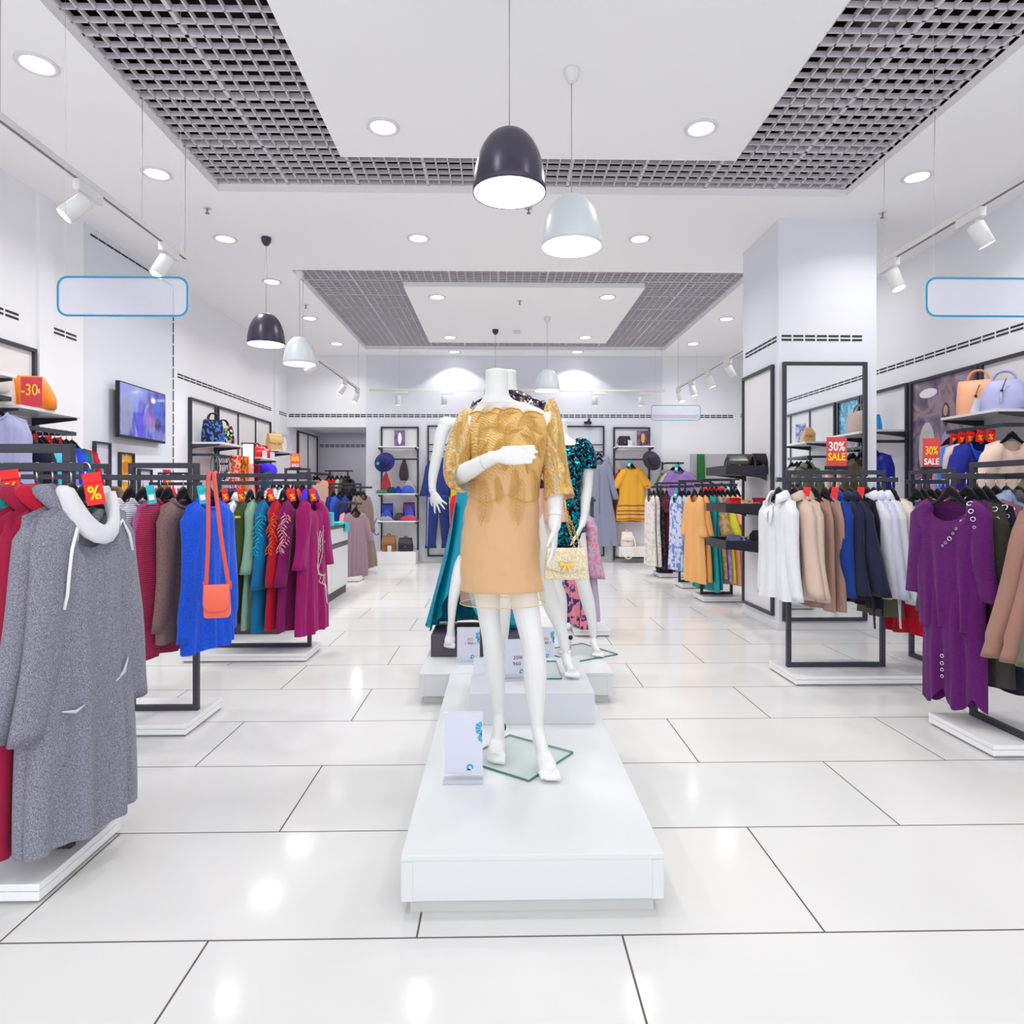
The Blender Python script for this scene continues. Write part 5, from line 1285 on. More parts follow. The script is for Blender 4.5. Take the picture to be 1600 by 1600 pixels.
# ================= rack behind it, near the right wall
rack('charcoal rack with floral blouses between the shirt rack and the purple tunic', 3.10, 3.10, 4.80, (WX(1428, 4.72), WX(1512, 4.72)), (2.99, 3.5, 4.30, 4.95), 1.462, 1.392, fdir='y', yl=4.36, drail=-.06)
d = 4.74; yr = 4.74
rb = [(1440, -80, 'blouse', 'light blue blouse on the rack behind the cream blouse', 'blouse', 'blouse', fab((150,186,226)), {}), (1450, -80, 'blouse', 'pale green blouse beside the light blue one', 'blouse', 'blouse', fab((186,200,166)), {}),
      (1463, -78, 'blouse', 'white floral blouse with red flowers', 'blouse', 'blouse', fab((238,230,228), 'floral', (210,60,70)), dict(L=.55)), (1474, -76, 'blouse', 'bright green floral blouse with orange flowers', 'blouse', 'blouse', fab((120,200,40), 'floral'), dict(L=.55)),
      (1486, -74, 'blouse', 'red blouse right behind the purple tunic', 'blouse', 'dress', fab((206,16,36)), dict(L=.93, collar='cowl')), (1498, -74, 'blouse', 'turquoise top showing above the purple tunic hanger', 'top', 'blouse', fab((30,180,200)), {})]
fill_rack(rb, d, 'blouses on the rack behind the purple tunic', rail_top=1.392, ydef=yr)
for (px, lab, cl, L_) in ((1395, 'khaki skirt below the white shirt ties', fab((96,92,76)), .40), (1424, 'red skirt hanging low behind the purple tunic', fab((186,0,34)), .50), (1450, 'olive skirt beside the low red one', fab((74,68,36)), .47)):
    q = dict(PRE['longdress']); q.update(L=L_, w=(.30,.36,.40,.44), nf=.0, T=.12, slope=0, nk=.02)
    t = thing('skirt', lab, 'skirt', (WX(px, 4.5), 4.60 if px < 1400 else 4.46, .82), math.radians(-72), 'skirts under the floral blouses')
    bm, _, _, _ = garment_parts(q, px, 1.0); bm.build('skirt_body', cl, t)
    MB().tube([(-.15,0,-.005), (.15,0,-.005)], .014, 8).build('waistband', cl, t)
sale_sign('red sign reading 30% SALE on the rack near the purple tunic', WX(1467, 4.62), 4.64, 1.487, -.12, .118, .205, [('30%', .085, YELLOW, 0, .55, .62, .02), ('SALE', .062, WHITEP, 0, .16, .78, .03)])
# ================= right middle racks
GM = 'long dresses on the right middle racks'
d = 7.80
rack('charcoal rack with apricot, turquoise and yellow dresses, nearest of the right middle three', WX(1098, d), WX(1145, d), d, (WX(1085, d), WX(1153, d)), (2.41, 2.95, 7.58, 7.98), 1.466, 1.405)
mid1 = [(1086, -74, 'long_dress', 'apricot chiffon dress with flared lilac-edged sleeves', 'dress', 'dress', fab((238,176,106), 'satin'), dict(L=1.08, sl=(.46,.04,.06,.08), w=(.34,.40,.40,.50))), (1096, -78, 'long_dress', 'second apricot dress behind the first', 'dress', 'dress', fab((230,164,92), 'satin'), dict(L=1.06, sl=(.44,.06,.06,.08), w=(.34,.40,.40,.50))),
        (1104, -74, 'long_dress', 'turquoise fringed long dress', 'dress', 'longdress', fab((0,150,158), 'satin'), dict(L=1.17)), (1110, -76, 'long_dress', 'deep turquoise long dress beside the tan one', 'dress', 'longdress', fab((10,130,140), 'satin'), dict(L=1.15)),
        (1117, -76, 'long_dress', 'sand beige dress with patterned sleeve', 'dress', 'dress', fab((206,160,112), 'floral', (150,140,90)), dict(L=1.02, sl=(.42,.10,.07,.10))), (1124, -76, 'long_dress', 'lilac lace dress beside the yellow one', 'dress', 'longdress', fab((164,128,206), 'floral', (190,160,226)), dict(L=1.05)),
        (1130, -76, 'long_dress', 'bright yellow dress with cape sleeve', 'dress', 'dress', fab((226,218,58)), dict(L=1.07, sl=(.42,.10,.06,.11))), (1138, -76, 'long_dress', 'peach pink dress with ruffled sleeve', 'dress', 'dress', fab((250,176,146)), dict(L=1.10, sl=(.30,.10,.07,.09))),
        (1146, -76, 'long_dress', 'second peach pink dress at the back of the rack', 'dress', 'dress', fab((248,184,160)), dict(L=1.08)), (1153, -76, 'long_dress', 'pale cream yellow dress next to the column', 'dress', 'dress', fab((244,228,182)), dict(L=1.0, sl=(.40,.08,.07,.08)))]
fill_rack(mid1, d, GM, rail_top=1.405, ydef=d - .027)
d = 8.87
rack('charcoal rack with pale printed dresses, middle of the right middle three', WX(1063, d), WX(1112, d), d, (WX(1046, d), WX(1118, d)), (2.47, 3.0, 8.68, 9.08), 1.47, 1.40)
mid2 = [(1057, -80, 'long_dress', 'pale blue dress with blue flower branches', 'dress', 'longdress', fab((204,212,236), 'floral', (110,140,200)), dict(L=1.06, w=(.34,.38,.38,.44))), (1064, -80, 'long_dress', 'pale grey white dress beside the blue flowered one', 'dress', 'longdress', fab((214,216,224)), dict(L=1.06)),
        (1069, -74, 'long_dress', 'white dress with small black print behind the apricot dress', 'dress', 'longdress', fab((226,230,222), 'floral', (150,170,150)), dict(L=1.0)), (1077, -74, 'long_dress', 'pale mint dress hidden behind the apricot dress', 'dress', 'longdress', fab((168,206,196)), dict(L=1.0))]
fill_rack(mid2, d, GM, rail_top=1.40, ydef=d - .027)
d = 10.0
rack('charcoal rack with white lace and maroon dresses, farthest of the right middle three', WX(1028, d), WX(1072, d), d, (WX(1018, d), WX(1080, d)), (2.44, 2.98, 9.80, 10.2), 1.46, 1.40)
mid3 = [(1016, -80, 'long_dress', 'white lace dress with keyhole at the left end of the farthest rack', 'dress', 'longdress', fab((226,220,216), 'floral', (206,198,194)), dict(L=1.12, w=(.33,.38,.38,.48))), (1022, -80, 'long_dress', 'second white lace dress', 'dress', 'longdress', fab((222,216,212), 'floral', (200,192,188)), dict(L=1.12)),
        (1030, -82, 'long_dress', 'black glittering dress between white lace and maroon', 'dress', 'longdress', fab((26,22,26), 'floral', (70,60,60)), dict(L=1.16)), (1036, -82, 'long_dress', 'maroon dress with short sleeve', 'dress', 'tee', fab((82,12,42)), dict(L=1.20)), (1042, -82, 'long_dress', 'second maroon dress reaching lower', 'dress', 'tee', fab((72,10,38)), dict(L=1.22))]
fill_rack(mid3, d, GM, rail_top=1.40, ydef=d - .027)
price_tag(WX(1058, 8.7), 8.70, 1.33, -.4, 'teal', 'turquoise tag on the rack with pale printed dresses', 'turquoise tags', w=.05, h=.1)
# kimono dress on a small rack behind the teal sequin mannequin
d = 6.0
rack('small charcoal rack behind the teal sequin mannequin', WX(905, d), WX(925, d), d*.997, (WX(886, d), WX(930, d)), (.68, 1.0, 5.80, 6.2), 1.26, 1.24, basez=.065)
fill_rack([(908, -62, 'kimono_dress', 'pale lilac dress with red flowered sleeve edge behind the cream handbag', 'dress', 'dress', fab((176,164,186)), dict(L=.98, sl=(.52,.05,.08,.10), cloth2=fab((182,166,188), 'floral', (214,120,140), 2.2))), (897, -68, 'kimono_dress', 'pink and navy flowered dress behind the lilac one', 'dress', 'longdress', fab((222,130,140), 'floral', (60,40,110)), dict(L=1.05))], d, 'flowered dresses behind the teal sequin mannequin', rail_top=1.24, ydef=d*.997 - .03)
# ---------------------------------------------------------------- wall display units
def wall_unit(label, side, y0, y1, shelves=(), rail=None, div=(), zt=2.515, zb=.12, group='wall display units', back=True, bars=()):
    """framed white panel on a side wall; shelves=[(z,ya,yb,depth)], rail=(z,ya,yb,depth)"""
    X = XL if side == 'L' else XR; sg = 1 if side == 'L' else -1
    ym = (y0 + y1)/2
    t = thing('display_shelving', label, 'wall display unit', (X, ym, 0), 0, group)
    def bx(m, a, b, ya, yb, za, zb_): m.box(min(sg*a, sg*b), max(sg*a, sg*b), ya - ym, yb - ym, za, zb_); return m
    if back: bx(MB(), .006, .018, y0 + .02, y1 - .02, zb, zt - .01).build('back_panel', PANEL, t)
    for yy in (y0, y1 - .03): bx(MB(), .004, .045, yy, yy + .03, zb - .03, zt).build('upright', DARK, t)
    bx(MB(), .004, .045, y0 + .03, y1 - .03, zt - .03, zt).build('top_bar', DARK, t); bx(MB(), .004, .045, y0 + .03, y1 - .03, zb - .03, zb).build('bottom_bar', DARK, t)
    for yy in div: bx(MB(), .004, .034, yy - .012, yy + .012, zb, zt - .03).build('divider', DARK, t)
    for (z, ya, yb, dp) in shelves:
        bx(MB(), .03, dp, ya, yb, z - .024, z).build('shelf', BASE_WHITE, t, bevel=.002)
        for yy in (ya + .002, yb - .02):
            m = MB(); pts = [(sg*.03, z - .025), (sg*(dp - .03), z - .025), (sg*(dp - .03), z - .042), (sg*.03, z - .085)]
            if sg > 0: pts = pts[::-1]
            m.prism(pts, 'y', yy - ym, yy + .018 - ym); m.build('shelf_bracket', DARK, t)
    if rail:
        z, ya, yb, dp = rail; m = MB()
        for yy in (ya, yb - .024): bx(m, .03, dp + .012, yy, yy + .024, z - .032, z)
        bx(m, dp - .012, dp + .012, ya + .024, yb - .024, z - .032, z); m.build('hanging_rail', DARK, t)
    for (z, ya, yb) in bars: bx(MB(), .03, .06, ya, yb, z - .012, z + .012).build('cross_bar', DARK, t)
    return t
SH = .42; RL = .37
wall_unit('wall unit at the left picture edge with the upper shelf', 'L', 4.10, 4.84, [(2.16, 4.12, 4.83, SH)], (2.0, 4.12, 4.83, RL))
wall_unit('left wall unit with the orange bag shelf', 'L', 4.865, 5.575, [(1.95, 4.87, 5.56, SH)], (1.81, 4.89, 5.56, RL))
wall_unit('left wall unit with the black floral bags and hanging necklaces', 'L', 8.32, 9.08, [(1.945, 8.34, 9.02, SH)], (1.80, 8.36, 9.02, .30))
wall_unit('wide left wall unit of three panels with red bags', 'L', 9.13, 11.23, [(1.83, 9.76, 10.45, SH), (1.995, 10.55, 11.22, SH)], (1.72, 9.18, 9.75, RL), (9.85, 10.55))
wall_unit('two-panel wall unit inside the alcove', 'L', 12.75, 14.1, [], (1.70, 12.8, 13.9, RL), (13.42,))
wall_unit('right wall unit beyond the column edge with the blue top', 'R', 7.07, 8.6, [(2.0, 7.10, 7.78, SH)], (1.885, 7.12, 7.78, RL), (7.8,))
wall_unit('right wall unit with the orange and lilac bags', 'R', 4.07, 5.985, [(1.995, 5.29, 5.97, SH), (2.0, 4.09, 4.72, SH)], (1.875, 5.26, 5.95, RL), (4.75, 5.27))
wall_unit('right wall unit reflected in the column mirror', 'R', 1.6, 3.44, [(1.99, 2.75, 3.40, SH)], (1.80, 2.78, 3.38, RL), (2.1, 2.72))
t_ = [o for o in bpy.data.objects if o.name.startswith('display_shelving') and 'lilac bags' in o['label']][0]
m = MB(); 
for yy in (4.12, 4.68): m.box(-.382, -.03, yy - 5.0275, yy + .024 - 5.0275, 1.80, 1.832)
m.box(-.382, -.358, 4.144 - 5.0275, 4.68 - 5.0275, 1.80, 1.832); m.build('hanging_rail', DARK, t_)
# framed pictures on the right wall
def picture(label, side, y0, y1, z0, z1, build, name='framed_picture', fr=.03, group=None):
    X = XL if side == 'L' else XR; sg = 1 if side == 'L' else -1; w, h = y1 - y0, z1 - z0
    t = thing(name, label, 'picture', (X + sg*.004, (y0 + y1)/2, z0), PI/2*sg, group)   # local x along the wall, -y faces the room
    m = MB(); m.box(-w/2, w/2, -.035, 0, h - fr, h); m.box(-w/2, w/2, -.035, 0, 0, fr); m.box(-w/2, -w/2 + fr, -.035, 0, fr, h - fr); m.box(w/2 - fr, w/2, -.035, 0, fr, h - fr)
    m.build('frame', DARK, t)
    build(t, w - 2*fr, h - 2*fr, fr); return t
def flat(t, name, m_, x0, x1, z0, z1, y=-.012): return MB().box(x0, x1, y, -.002, z0, z1).build(name, m_, t)
def ellip(t, name, m_, cx, cz, rx, rz, y=-.0135, n=24): return MB().prism([(cx + rx*math.cos(2*PI*i/n), cz + rz*math.sin(2*PI*i/n)) for i in range(n)], 'y', y, y + .0012).build(name, m_, t)
def blurprint(key, stops, scale=3.0, dist=2.0):
    if key in MATS: return MATS[key]
    m, nt, b = new_mat(key); v = coords(nt, kind='Object'); n = N(nt, 'ShaderNodeTexNoise', Scale=scale, Detail=2.0, Distortion=dist); nt.links.new(v, n.inputs['Vector'])
    nt.links.new(ramp(nt, n.outputs['Fac'], stops), b.inputs['Base Color']); b.inputs['Roughness'].default_value = .12
    MATS[key] = m; return m
def fashion(t, w, h, fr):
    flat(t, 'print', blurprint('fashion_print', [(.3, col((60,44,66))), (.45, col((112,92,120))), (.55, col((158,134,150))), (.68, col((120,86,84)))], 2.0), -w/2, w/2, fr, fr + h)
    for (nm, c, cx, cz, rx, rz) in (('printed_gown', (206,206,196), -.24, h*.62, .13, .30), ('printed_gown', (176,154,206), .05, h*.50, .10, .42), ('printed_hair', (70,44,50), .05, h*.80, .055, .12), ('printed_face', (196,160,140), .05, h*.82, .032, .055), ('printed_light', (246,240,250), -.22, h*.93, .14, .05)):
        ellip(t, nm, mat('print_%d_%d' % (c[0], c[2]), c, .3), cx, fr + cz, rx, rz, -.0135 if nm != 'printed_face' else -.015)
picture('tall framed fashion photograph on the right wall behind the orange bag', 'R', 6.02, 7.03, .5, 2.515, fashion)
def blueprint(t, w, h, fr):
    flat(t, 'print', blurprint('blue_print', [(.42, col((10,120,170))), (.52, col((40,180,214))), (.6, col((150,205,226)))], 5.0, 3.0), -w/2, w/2, fr, fr + h)
    for i in range(5): ellip(t, 'printed_ring', mat('print_ring_%d' % (i % 2), (150,150,170) if i % 2 else (178,176,194), .3), -.09, h*.78, .20 - .038*i, .34 - .065*i, -.0135 - .0012*i)
picture('framed turquoise and grey picture on the right wall seen in the mirror', 'R', 3.49, 4.03, .5, 2.515, blueprint)
# posters and framed notices on the left wall panel
def notice(t, w, h, fr):
    flat(t, 'print', PAPER, -w/2, w/2, fr, fr + h)
    m = MB()
    bl = mat('wave_blue', (60,160,200), .5)
    for i in range(3): 
        cx = w*.05 + (i - 1)*w*.22; m = MB(); m.prism([(cx - w*.1, h*.60), (cx, h*.68), (cx + w*.1, h*.60), (cx, h*.52)], 'y', -.0135, -.012); m.build('printed_wave', bl, t)
    for z in (.82, .34, .28): flat(t, 'printed_line', mat('pink_line', (226,190,200), .6), -w*.3, w*.3, fr + h*z, fr + h*z + .006, -.0132)
picture('framed white notice with a blue wave on the left panel', 'L', 6.38, 6.64, 1.18, 1.80, notice, fr=.018)
def orange(t, w, h, fr):
    flat(t, 'print', blurprint('orange_print', [(.35, col((226,150,20))), (.55, col((240,176,40))), (.66, col((255,232,190)))], 6.0), -w/2, w/2, fr, fr + h)
    ellip(t, 'printed_motif', mat('dark_orange', (206,120,10), .4), 0, fr + h*.78, w*.3, h*.10); flat(t, 'printed_band', PAPER, -w*.3, w*.3, fr + h*.52, fr + h*.58, -.0135)
picture('framed orange notice on the left panel under the television', 'L', 6.80, 7.06, 1.08, 1.72, orange, fr=.018)
def plain_notice(t, w, h, fr):
    flat(t, 'print', PAPER, -w/2, w/2, fr, fr + h)
    for z in (.8, .7, .6): flat(t, 'printed_line', mat('grey_line', (200,200,206), .6), -w*.3, w*.3, fr + h*z, fr + h*z + .006, -.0132)
picture('framed white notice hanging lower right of the orange one', 'L', 7.16, 7.42, .95, 1.56, plain_notice, fr=.016)
t = thing('sale_poster', 'narrow crimson poster reading -50 on the left panel', 'poster', (XL + .006, 7.79, 1.25), PI/2)
MB().box(-.09, .09, -.003, .0, 0, .30 + .02).build('card', mat('crimson_card', (222,20,64), .45), t)
text('-50', .17, YELLOW, t, (.0, -.0035, .15), 0, .58, .008)
MB().box(-.09, .09, -.003, .0, -.10, -.001).build('card_lower', mat('crimson_card', (222,20,64), .45), t)
# television
tv = thing('television', 'flat television with blurred blue reflections painted on its screen, on the left wall panel', 'television', (XL + .075, 7.13, 1.865), PI/2 + .03)
MB().box(-.485, .485, -.02, .02, 0, .575).build('housing', mat('tv_black', (22,22,32), .25), tv, bevel=.003)
MB().box(-.12, .12, .02, .07, .18, .40).build('wall_mount', BLACK, tv)
sm, nt, b = new_mat('tv_reflections'); Lk = nt.links.new  # blurred blue and violet reflections put into the screen's emission colour
v = coords(nt, (1,1,.6)); n = N(nt, 'ShaderNodeTexNoise', Scale=6.0, Detail=1.5, Distortion=1.0); Lk(v, n.inputs['Vector'])
c = ramp(nt, n.outputs['Fac'], [(.30, col((40,30,120))), (.43, col((78,84,200))), (.55, col((126,140,222))), (.68, col((150,160,215))), (.78, col((120,80,150)))])
b.inputs['Base Color'].default_value = (.02,.02,.03,1); b.inputs['Roughness'].default_value = .08
sep = nt.nodes.new('ShaderNodeSeparateXYZ'); Lk(coords(nt), sep.inputs[0])
def soft(c, rgb, cx, cz, rx, rz, k=1.0):
    def axis(o, c0, r):
        s1 = N(nt, 'ShaderNodeMath', operation='SUBTRACT'); Lk(o, s1.inputs[0]); s1.inputs[1].default_value = c0
        s2 = N(nt, 'ShaderNodeMath', operation='DIVIDE'); Lk(s1.outputs[0], s2.inputs[0]); s2.inputs[1].default_value = r
        s3 = N(nt, 'ShaderNodeMath', operation='POWER'); ab = N(nt, 'ShaderNodeMath', operation='ABSOLUTE'); Lk(s2.outputs[0], ab.inputs[0]); Lk(ab.outputs[0], s3.inputs[0]); s3.inputs[1].default_value = 2.0
        return s3.outputs[0]
    ad = N(nt, 'ShaderNodeMath', operation='ADD'); Lk(axis(sep.outputs['X'], cx, rx), ad.inputs[0]); Lk(axis(sep.outputs['Z'], cz, rz), ad.inputs[1])
    f = ramp(nt, ad.outputs[0], [(.35, (k,k,k,1)), (1, (0,0,0,1))]); mx = N(nt, 'ShaderNodeMix', data_type='RGBA'); Lk(f, mx.inputs[0]); Lk(c, mx.inputs[6]); mx.inputs[7].default_value = col(rgb)
    return mx.outputs[2]
for a_ in (((150,160,226), -.3, .48, .40, .22, .8), ((84,66,226), -.07, .20, .075, .26), ((110,100,220), -.07, .36, .06, .09), ((150,150,170), -.36, .22, .12, .26, .8), ((160,120,200), .08, .22, .10, .14, .8), ((30,110,200), .02, .10, .03, .20, .8), ((190,70,130), .19, .26, .035, .14, .8), ((110,60,130), .12, .42, .03, .16, .8), ((50,100,220), .30, .36, .14, .16, .8), ((56,50,110), .30, .20, .08, .10), ((110,116,190), .33, .08, .16, .08, .8), ((245,245,255), .20, .46, .055, .035)):
    c = soft(c, *a_)
Lk(c, b.inputs['Emission Color']); b.inputs['Emission Strength'].default_value = .75
MB().box(-.47, .47, -.0215, -.020, .028, .562).build('screen', sm, tv)
# ---------------------------------------------------------------- column mirror, column panel and trays
m_mir, nt, b = new_mat('mirror_silver'); b.inputs['Base Color'].default_value = (.86,.88,.88,1); b.inputs['Metallic'].default_value = 1; b.inputs['Roughness'].default_value = .015
x0, x1 = WX(1225, 6.05), WX(1358, 6.05)
t = thing('framed_mirror', 'tall dark-framed mirror on the front of the column', 'mirror', ((x0 + x1)/2, CY0 - .002, .09))
w = x1 - x0; h = 2.435; m = MB(); f = .03
m.box(-w/2, w/2, -.03, 0, h - f, h); m.box(-w/2, w/2, -.03, 0, 0, f); m.box(-w/2, -w/2 + f, -.03, 0, f, h - f); m.box(w/2 - f, w/2, -.03, 0, f, h - f); m.build('frame', DARK, t)
MB().box(-w/2 + f, w/2 - f, -.012, -.001, f, h - f).build('mirror_glass', m_mir, t)
t = thing('column_panel', 'tall dark-framed white panel on the left side of the column behind the trays', 'display panel', (CX0 - .002, 6.50, .12), -PI/2)
w, h = .76, 2.40; m = MB()
m.box(-w/2, w/2, -.03, 0, h - f, h); m.box(-w/2, w/2, -.03, 0, 0, f); m.box(-w/2, -w/2 + f, -.03, 0, f, h - f); m.box(w/2 - f, w/2, -.03, 0, f, h - f); m.build('frame', DARK, t)
MB().box(-w/2 + f, w/2 - f, -.010, -.001, f, h - f).build('panel', PANEL, t)
TRM = mat('tray_black', (36,34,46), .45)
TRAY = []
for zt_, lab in ((1.475, 'upper black tray on the column with the dark bags'), (1.105, 'middle black tray on the column with red bags and purses'), (.745, 'lower black tray on the column with clutches and a ruffled bag')):
    t = thing('display_tray', lab, 'tray', (CX0 - .031, 6.50, zt_), 0, 'black trays on the column'); a, b_, c_ = -.41, .0, .30
    MB().box(a, b_, -c_, c_, 0, .012).build('tray_floor', TRM, t)
    m = MB(); m.box(a, a + .012, -c_ + .0, c_, .012, .085); m.box(a + .012, b_, -c_, -c_ + .012, .012, .085); m.box(a + .012, b_, c_ - .012, c_, .012, .085); m.build('tray_rim', TRM, t)
    for yy in (-.27, .25): m = MB(); m.prism([(-.33, -.002), (.0, -.002), (.0, -.06), (-.06,-.035)][::-1], 'y', yy, yy + .02); m.build('tray_bracket', DARK, t)
    TRAY.append(t)
# ---------------------------------------------------------------- bags
def bag(name, label, X, Y, Z, rz, w, h, dp, m_, style='tote', hm=None, group=None, cat='handbag', tw=.86):
    t = thing(name, label, cat, (X, Y, Z), rz, group); hm = hm or m_
    def ring(fx, fy, z, n=20, e=.55):
        r = []
        for i in range(n):
            a = 2*PI*i/n; c, s = math.cos(a), math.sin(a); r.append(Vector((w/2*fx*math.copysign(abs(c)**e, c), dp/2*fy*math.copysign(abs(s)**e, s), z)))
        return r
    MB().loft([ring(.94, .9, 0), ring(1, 1, h*.06), ring(1, 1.02, h*.35), ring((1 + tw)/2, .8, h*.7), ring(tw, .42, h*.97), ring(tw*.97, .3, h)]).build('bag_body', m_, t)
    if style in ('tote', 'hobo'):
        for sy in (-1, 1):
            pts = [(-w*.24, sy*dp*.12, h*.80), (-w*.22, sy*dp*.13, h*1.08), (-w*.10, sy*dp*.10, h*(1.26 if style == 'tote' else 1.4)), (w*.10, sy*dp*.10, h*(1.26 if style == 'tote' else 1.4)), (w*.22, sy*dp*.13, h*1.08), (w*.24, sy*dp*.12, h*.80)]
            m = MB(); limb(m, [(*q, .009) for q in pts], 8, .8); m.build('handle', hm, t)
    if style in ('flap', 'satchel', 'backpack'):
        P = []
        for i in range(8):
            u = i/7; z = h*(1.005 - .62*u); yy = -dp*(.17 + .36*min(1, u*1.5)); ww = w*(tw + (1 - tw)*u*.9)/2*1.01*(1 if u < .75 else math.sqrt(max(.2, 1 - ((u - .75)/.30)**2)))
            P.append([Vector((ww*(q/8 - 1), yy - .004, z)) for q in range(17)])
        m = MB(); m.grid([[Vector((q.x, dp*.12, h*1.0)) for q in P[0]]] + P); m.build('flap', m_, t, solid=.005)
        MB().box(-.012, .012, -dp*.53 - .012, -dp*.53 - .002, h*.34, h*.42).build('clasp', GOLD if style != 'backpack' else CHROME, t)
    if style == 'satchel':
        m = MB(); limb(m, [(-w*.45,0,h*.85,.008), (-w*.56,-.01,h*.6,.008), (-w*.60,-.02,h*.25,.008)], 8); m.build('strap', hm, t)
    if style == 'backpack':
        m = MB(); limb(m, [(-w*.1,0,h*.98,.008), (-w*.07,0,h*1.1,.008), (w*.07,0,h*1.1,.008), (w*.1,0,h*.98,.008)], 8); m.build('handle', hm, t)
    return t
leather = lambda rgb, r=.42: mat('leather_%d_%d_%d_%g' % (*rgb, r), rgb, r)
# orange bag and the -30 sign on the left shelf
bag('tote_bag', 'large orange bag behind the -30 sign on the left wall shelf', XL + .23, 5.15, 1.951, .25, .44, .26, .20, leather((244,138,26)), 'plain', tw=.66)
bag('tote_bag', 'pale grey bag at the left picture edge beside the orange bag', XL + .22, 4.97 - .02, 1.951, .3, .16, .22, .13, leather((226,220,216)), 'flap')
sale_sign('red sign with yellow -30 on the left wall shelf before the orange bag', WX(52.5, 4.95), 4.97 + .03, 1.952, .10, .150, .225, [('-30', .125, YELLOW, -.012, .55, .72, .008), ('%', .045, WHITEP, .052, .52, .8, .01)], mat('crimson_card', (222,20,64), .45), clip=False)
# garments of the left wall unit, facing the camera
GL = 'clothes on the left wall rail'; zr_ = 1.81
lw = [(5.52, 'tee', fab((190,10,44)), 'crimson red dress farthest along the left wall rail', dict(L=.85, sl=(.3,.03,.07,.06))), (5.45, 'blouse', fab((20,110,110)), 'dark green top in front of the crimson dress', {}), (5.38, 'blouse', fab((34,84,190)), 'mid blue blouse on the left wall rail', {}), (5.31, 'blouse', fab((40,60,200)), 'strong blue blouse on the left wall rail', {}),
      (5.24, 'blouse', fab((116,124,220)), 'lavender blue blouse on the left wall rail', {}), (5.17, 'blouse', fab((250,222,210)), 'pale blush blouse on the left wall rail', {}), (5.10, 'blouse', fab((110,190,230)), 'sky blue blouse on the left wall rail', {}), (5.03, 'blouse', fab((60,200,224)), 'bright aqua blouse on the left wall rail', {}), (4.95, 'coat', fab((24,24,44)), 'dark navy jacket with a small green emblem, nearest on the left wall rail', dict(L=.8))]
for yv, kd, cl, lab, kw in lw:
    g, s_ = garment('wall_garment' if False else ('jacket' if kd == 'coat' else ('dress' if kd == 'tee' else 'blouse')), lab, 'jacket' if kd == 'coat' else ('dress' if kd == 'tee' else 'blouse'), kd, XL + RL, yv, zr_ - .105, math.radians(6), cl, GL, zr_, near=(yv < 5.0), **kw)
    if kd == 'coat': ellip(g, 'emblem', mat('emblem_green', (20,150,110), .5), .0, -.24, .022, .022, -.075)
for yv, lab in ((4.90, 'nearest red percent tag on the left wall rail'), (5.06, 'second red tag on the left wall rail'), (5.22, 'third red tag on the left wall rail'), (5.34, 'farthest red tag on the left wall rail')):
    price_tag(XL + RL + .02, yv - .02, 1.745, .25, 'red', lab, 'red tags on the left wall rail', pct=True, w=.055, h=.10)
garment('blouse', 'pale lavender long-sleeved top at the left picture edge', 'blouse', 'knit', XL + RL - .05, 4.75, 1.90, math.radians(8), fab((168,168,206)), 'clothes at the left picture edge', 2.0, near=1, L=.72, sl=(.72,.06,.08,.06))
# far left wall: floral bags, necklaces, scarves, skirts
FLB = fab((24,22,34), 'floral', (66,112,200), 1.6); FLB2 = fab((22,22,26), 'floral', None, 1.3)
bag('tote_bag', 'black tote with bright blue flowers on the left shelf above the necklaces', XL + .24, 8.50, 1.946, 1.0, .30, .30, .12, FLB, 'tote', BLACK)
bag('tote_bag', 'black tote with mixed flowers beside the blue flowered one', XL + .24, 8.82, 1.946, 1.0, .30, .26, .12, FLB2, 'tote', BLACK)
NC = [((30,30,34), 'black'), ((20,170,170), 'turquoise'), ((230,230,226), 'white'), ((226,50,40), 'red'), ((60,140,220), 'sky blue'), ((40,40,44), 'charcoal'), ((120,100,60), 'bronze'), ((224,224,230), 'pearl'), ((210,60,50), 'coral'), ((20,150,150), 'dark teal')]
rnd = random.Random(11)
for i in range(10):
    rgb, nm = NC[i]; yv = 8.37 + i*.065; xx = XL + .30
    t = thing('necklace', '%s bead necklace hanging from the left wall rail, %s from the camera' % (nm, ['nearest','second','third','fourth','fifth','sixth','seventh','eighth','ninth','farthest'][i]), 'necklace', (xx, yv, 1.80), 0, 'necklaces on the left wall')
    Ln = .26 + .1*rnd.random(); m = MB(); pts = [(-.035*math.sin(PI*q/10)*1.0 if q < 10 else 0, -.012, .0 - Ln*q/10) for q in range(11)]
    m.tube([(0,0,.004)] + [(-.03*math.sin(PI*q/10), 0, -Ln*q/10) for q in range(1, 11)] + [(.03*math.sin(PI*q/10), 0, -Ln*q/10) for q in range(9, 0, -1)] + [(0,0,.004)], .004, 5); m.build('cord', mat('bead_%d_%d' % (rgb[0], rgb[1]), rgb, .35), t)
    m = MB()
    for q in range(4): m.lathe([(.001,-.022), (.016,-.012), (.02,0), (.016,.012), (.001,.022)], 8, ((q % 2)*.02 - .01, 0, -Ln + .03*q - .02))
    m.build('beads', mat('bead_%d_%d' % (rgb[0], rgb[1]), rgb, .35), t)
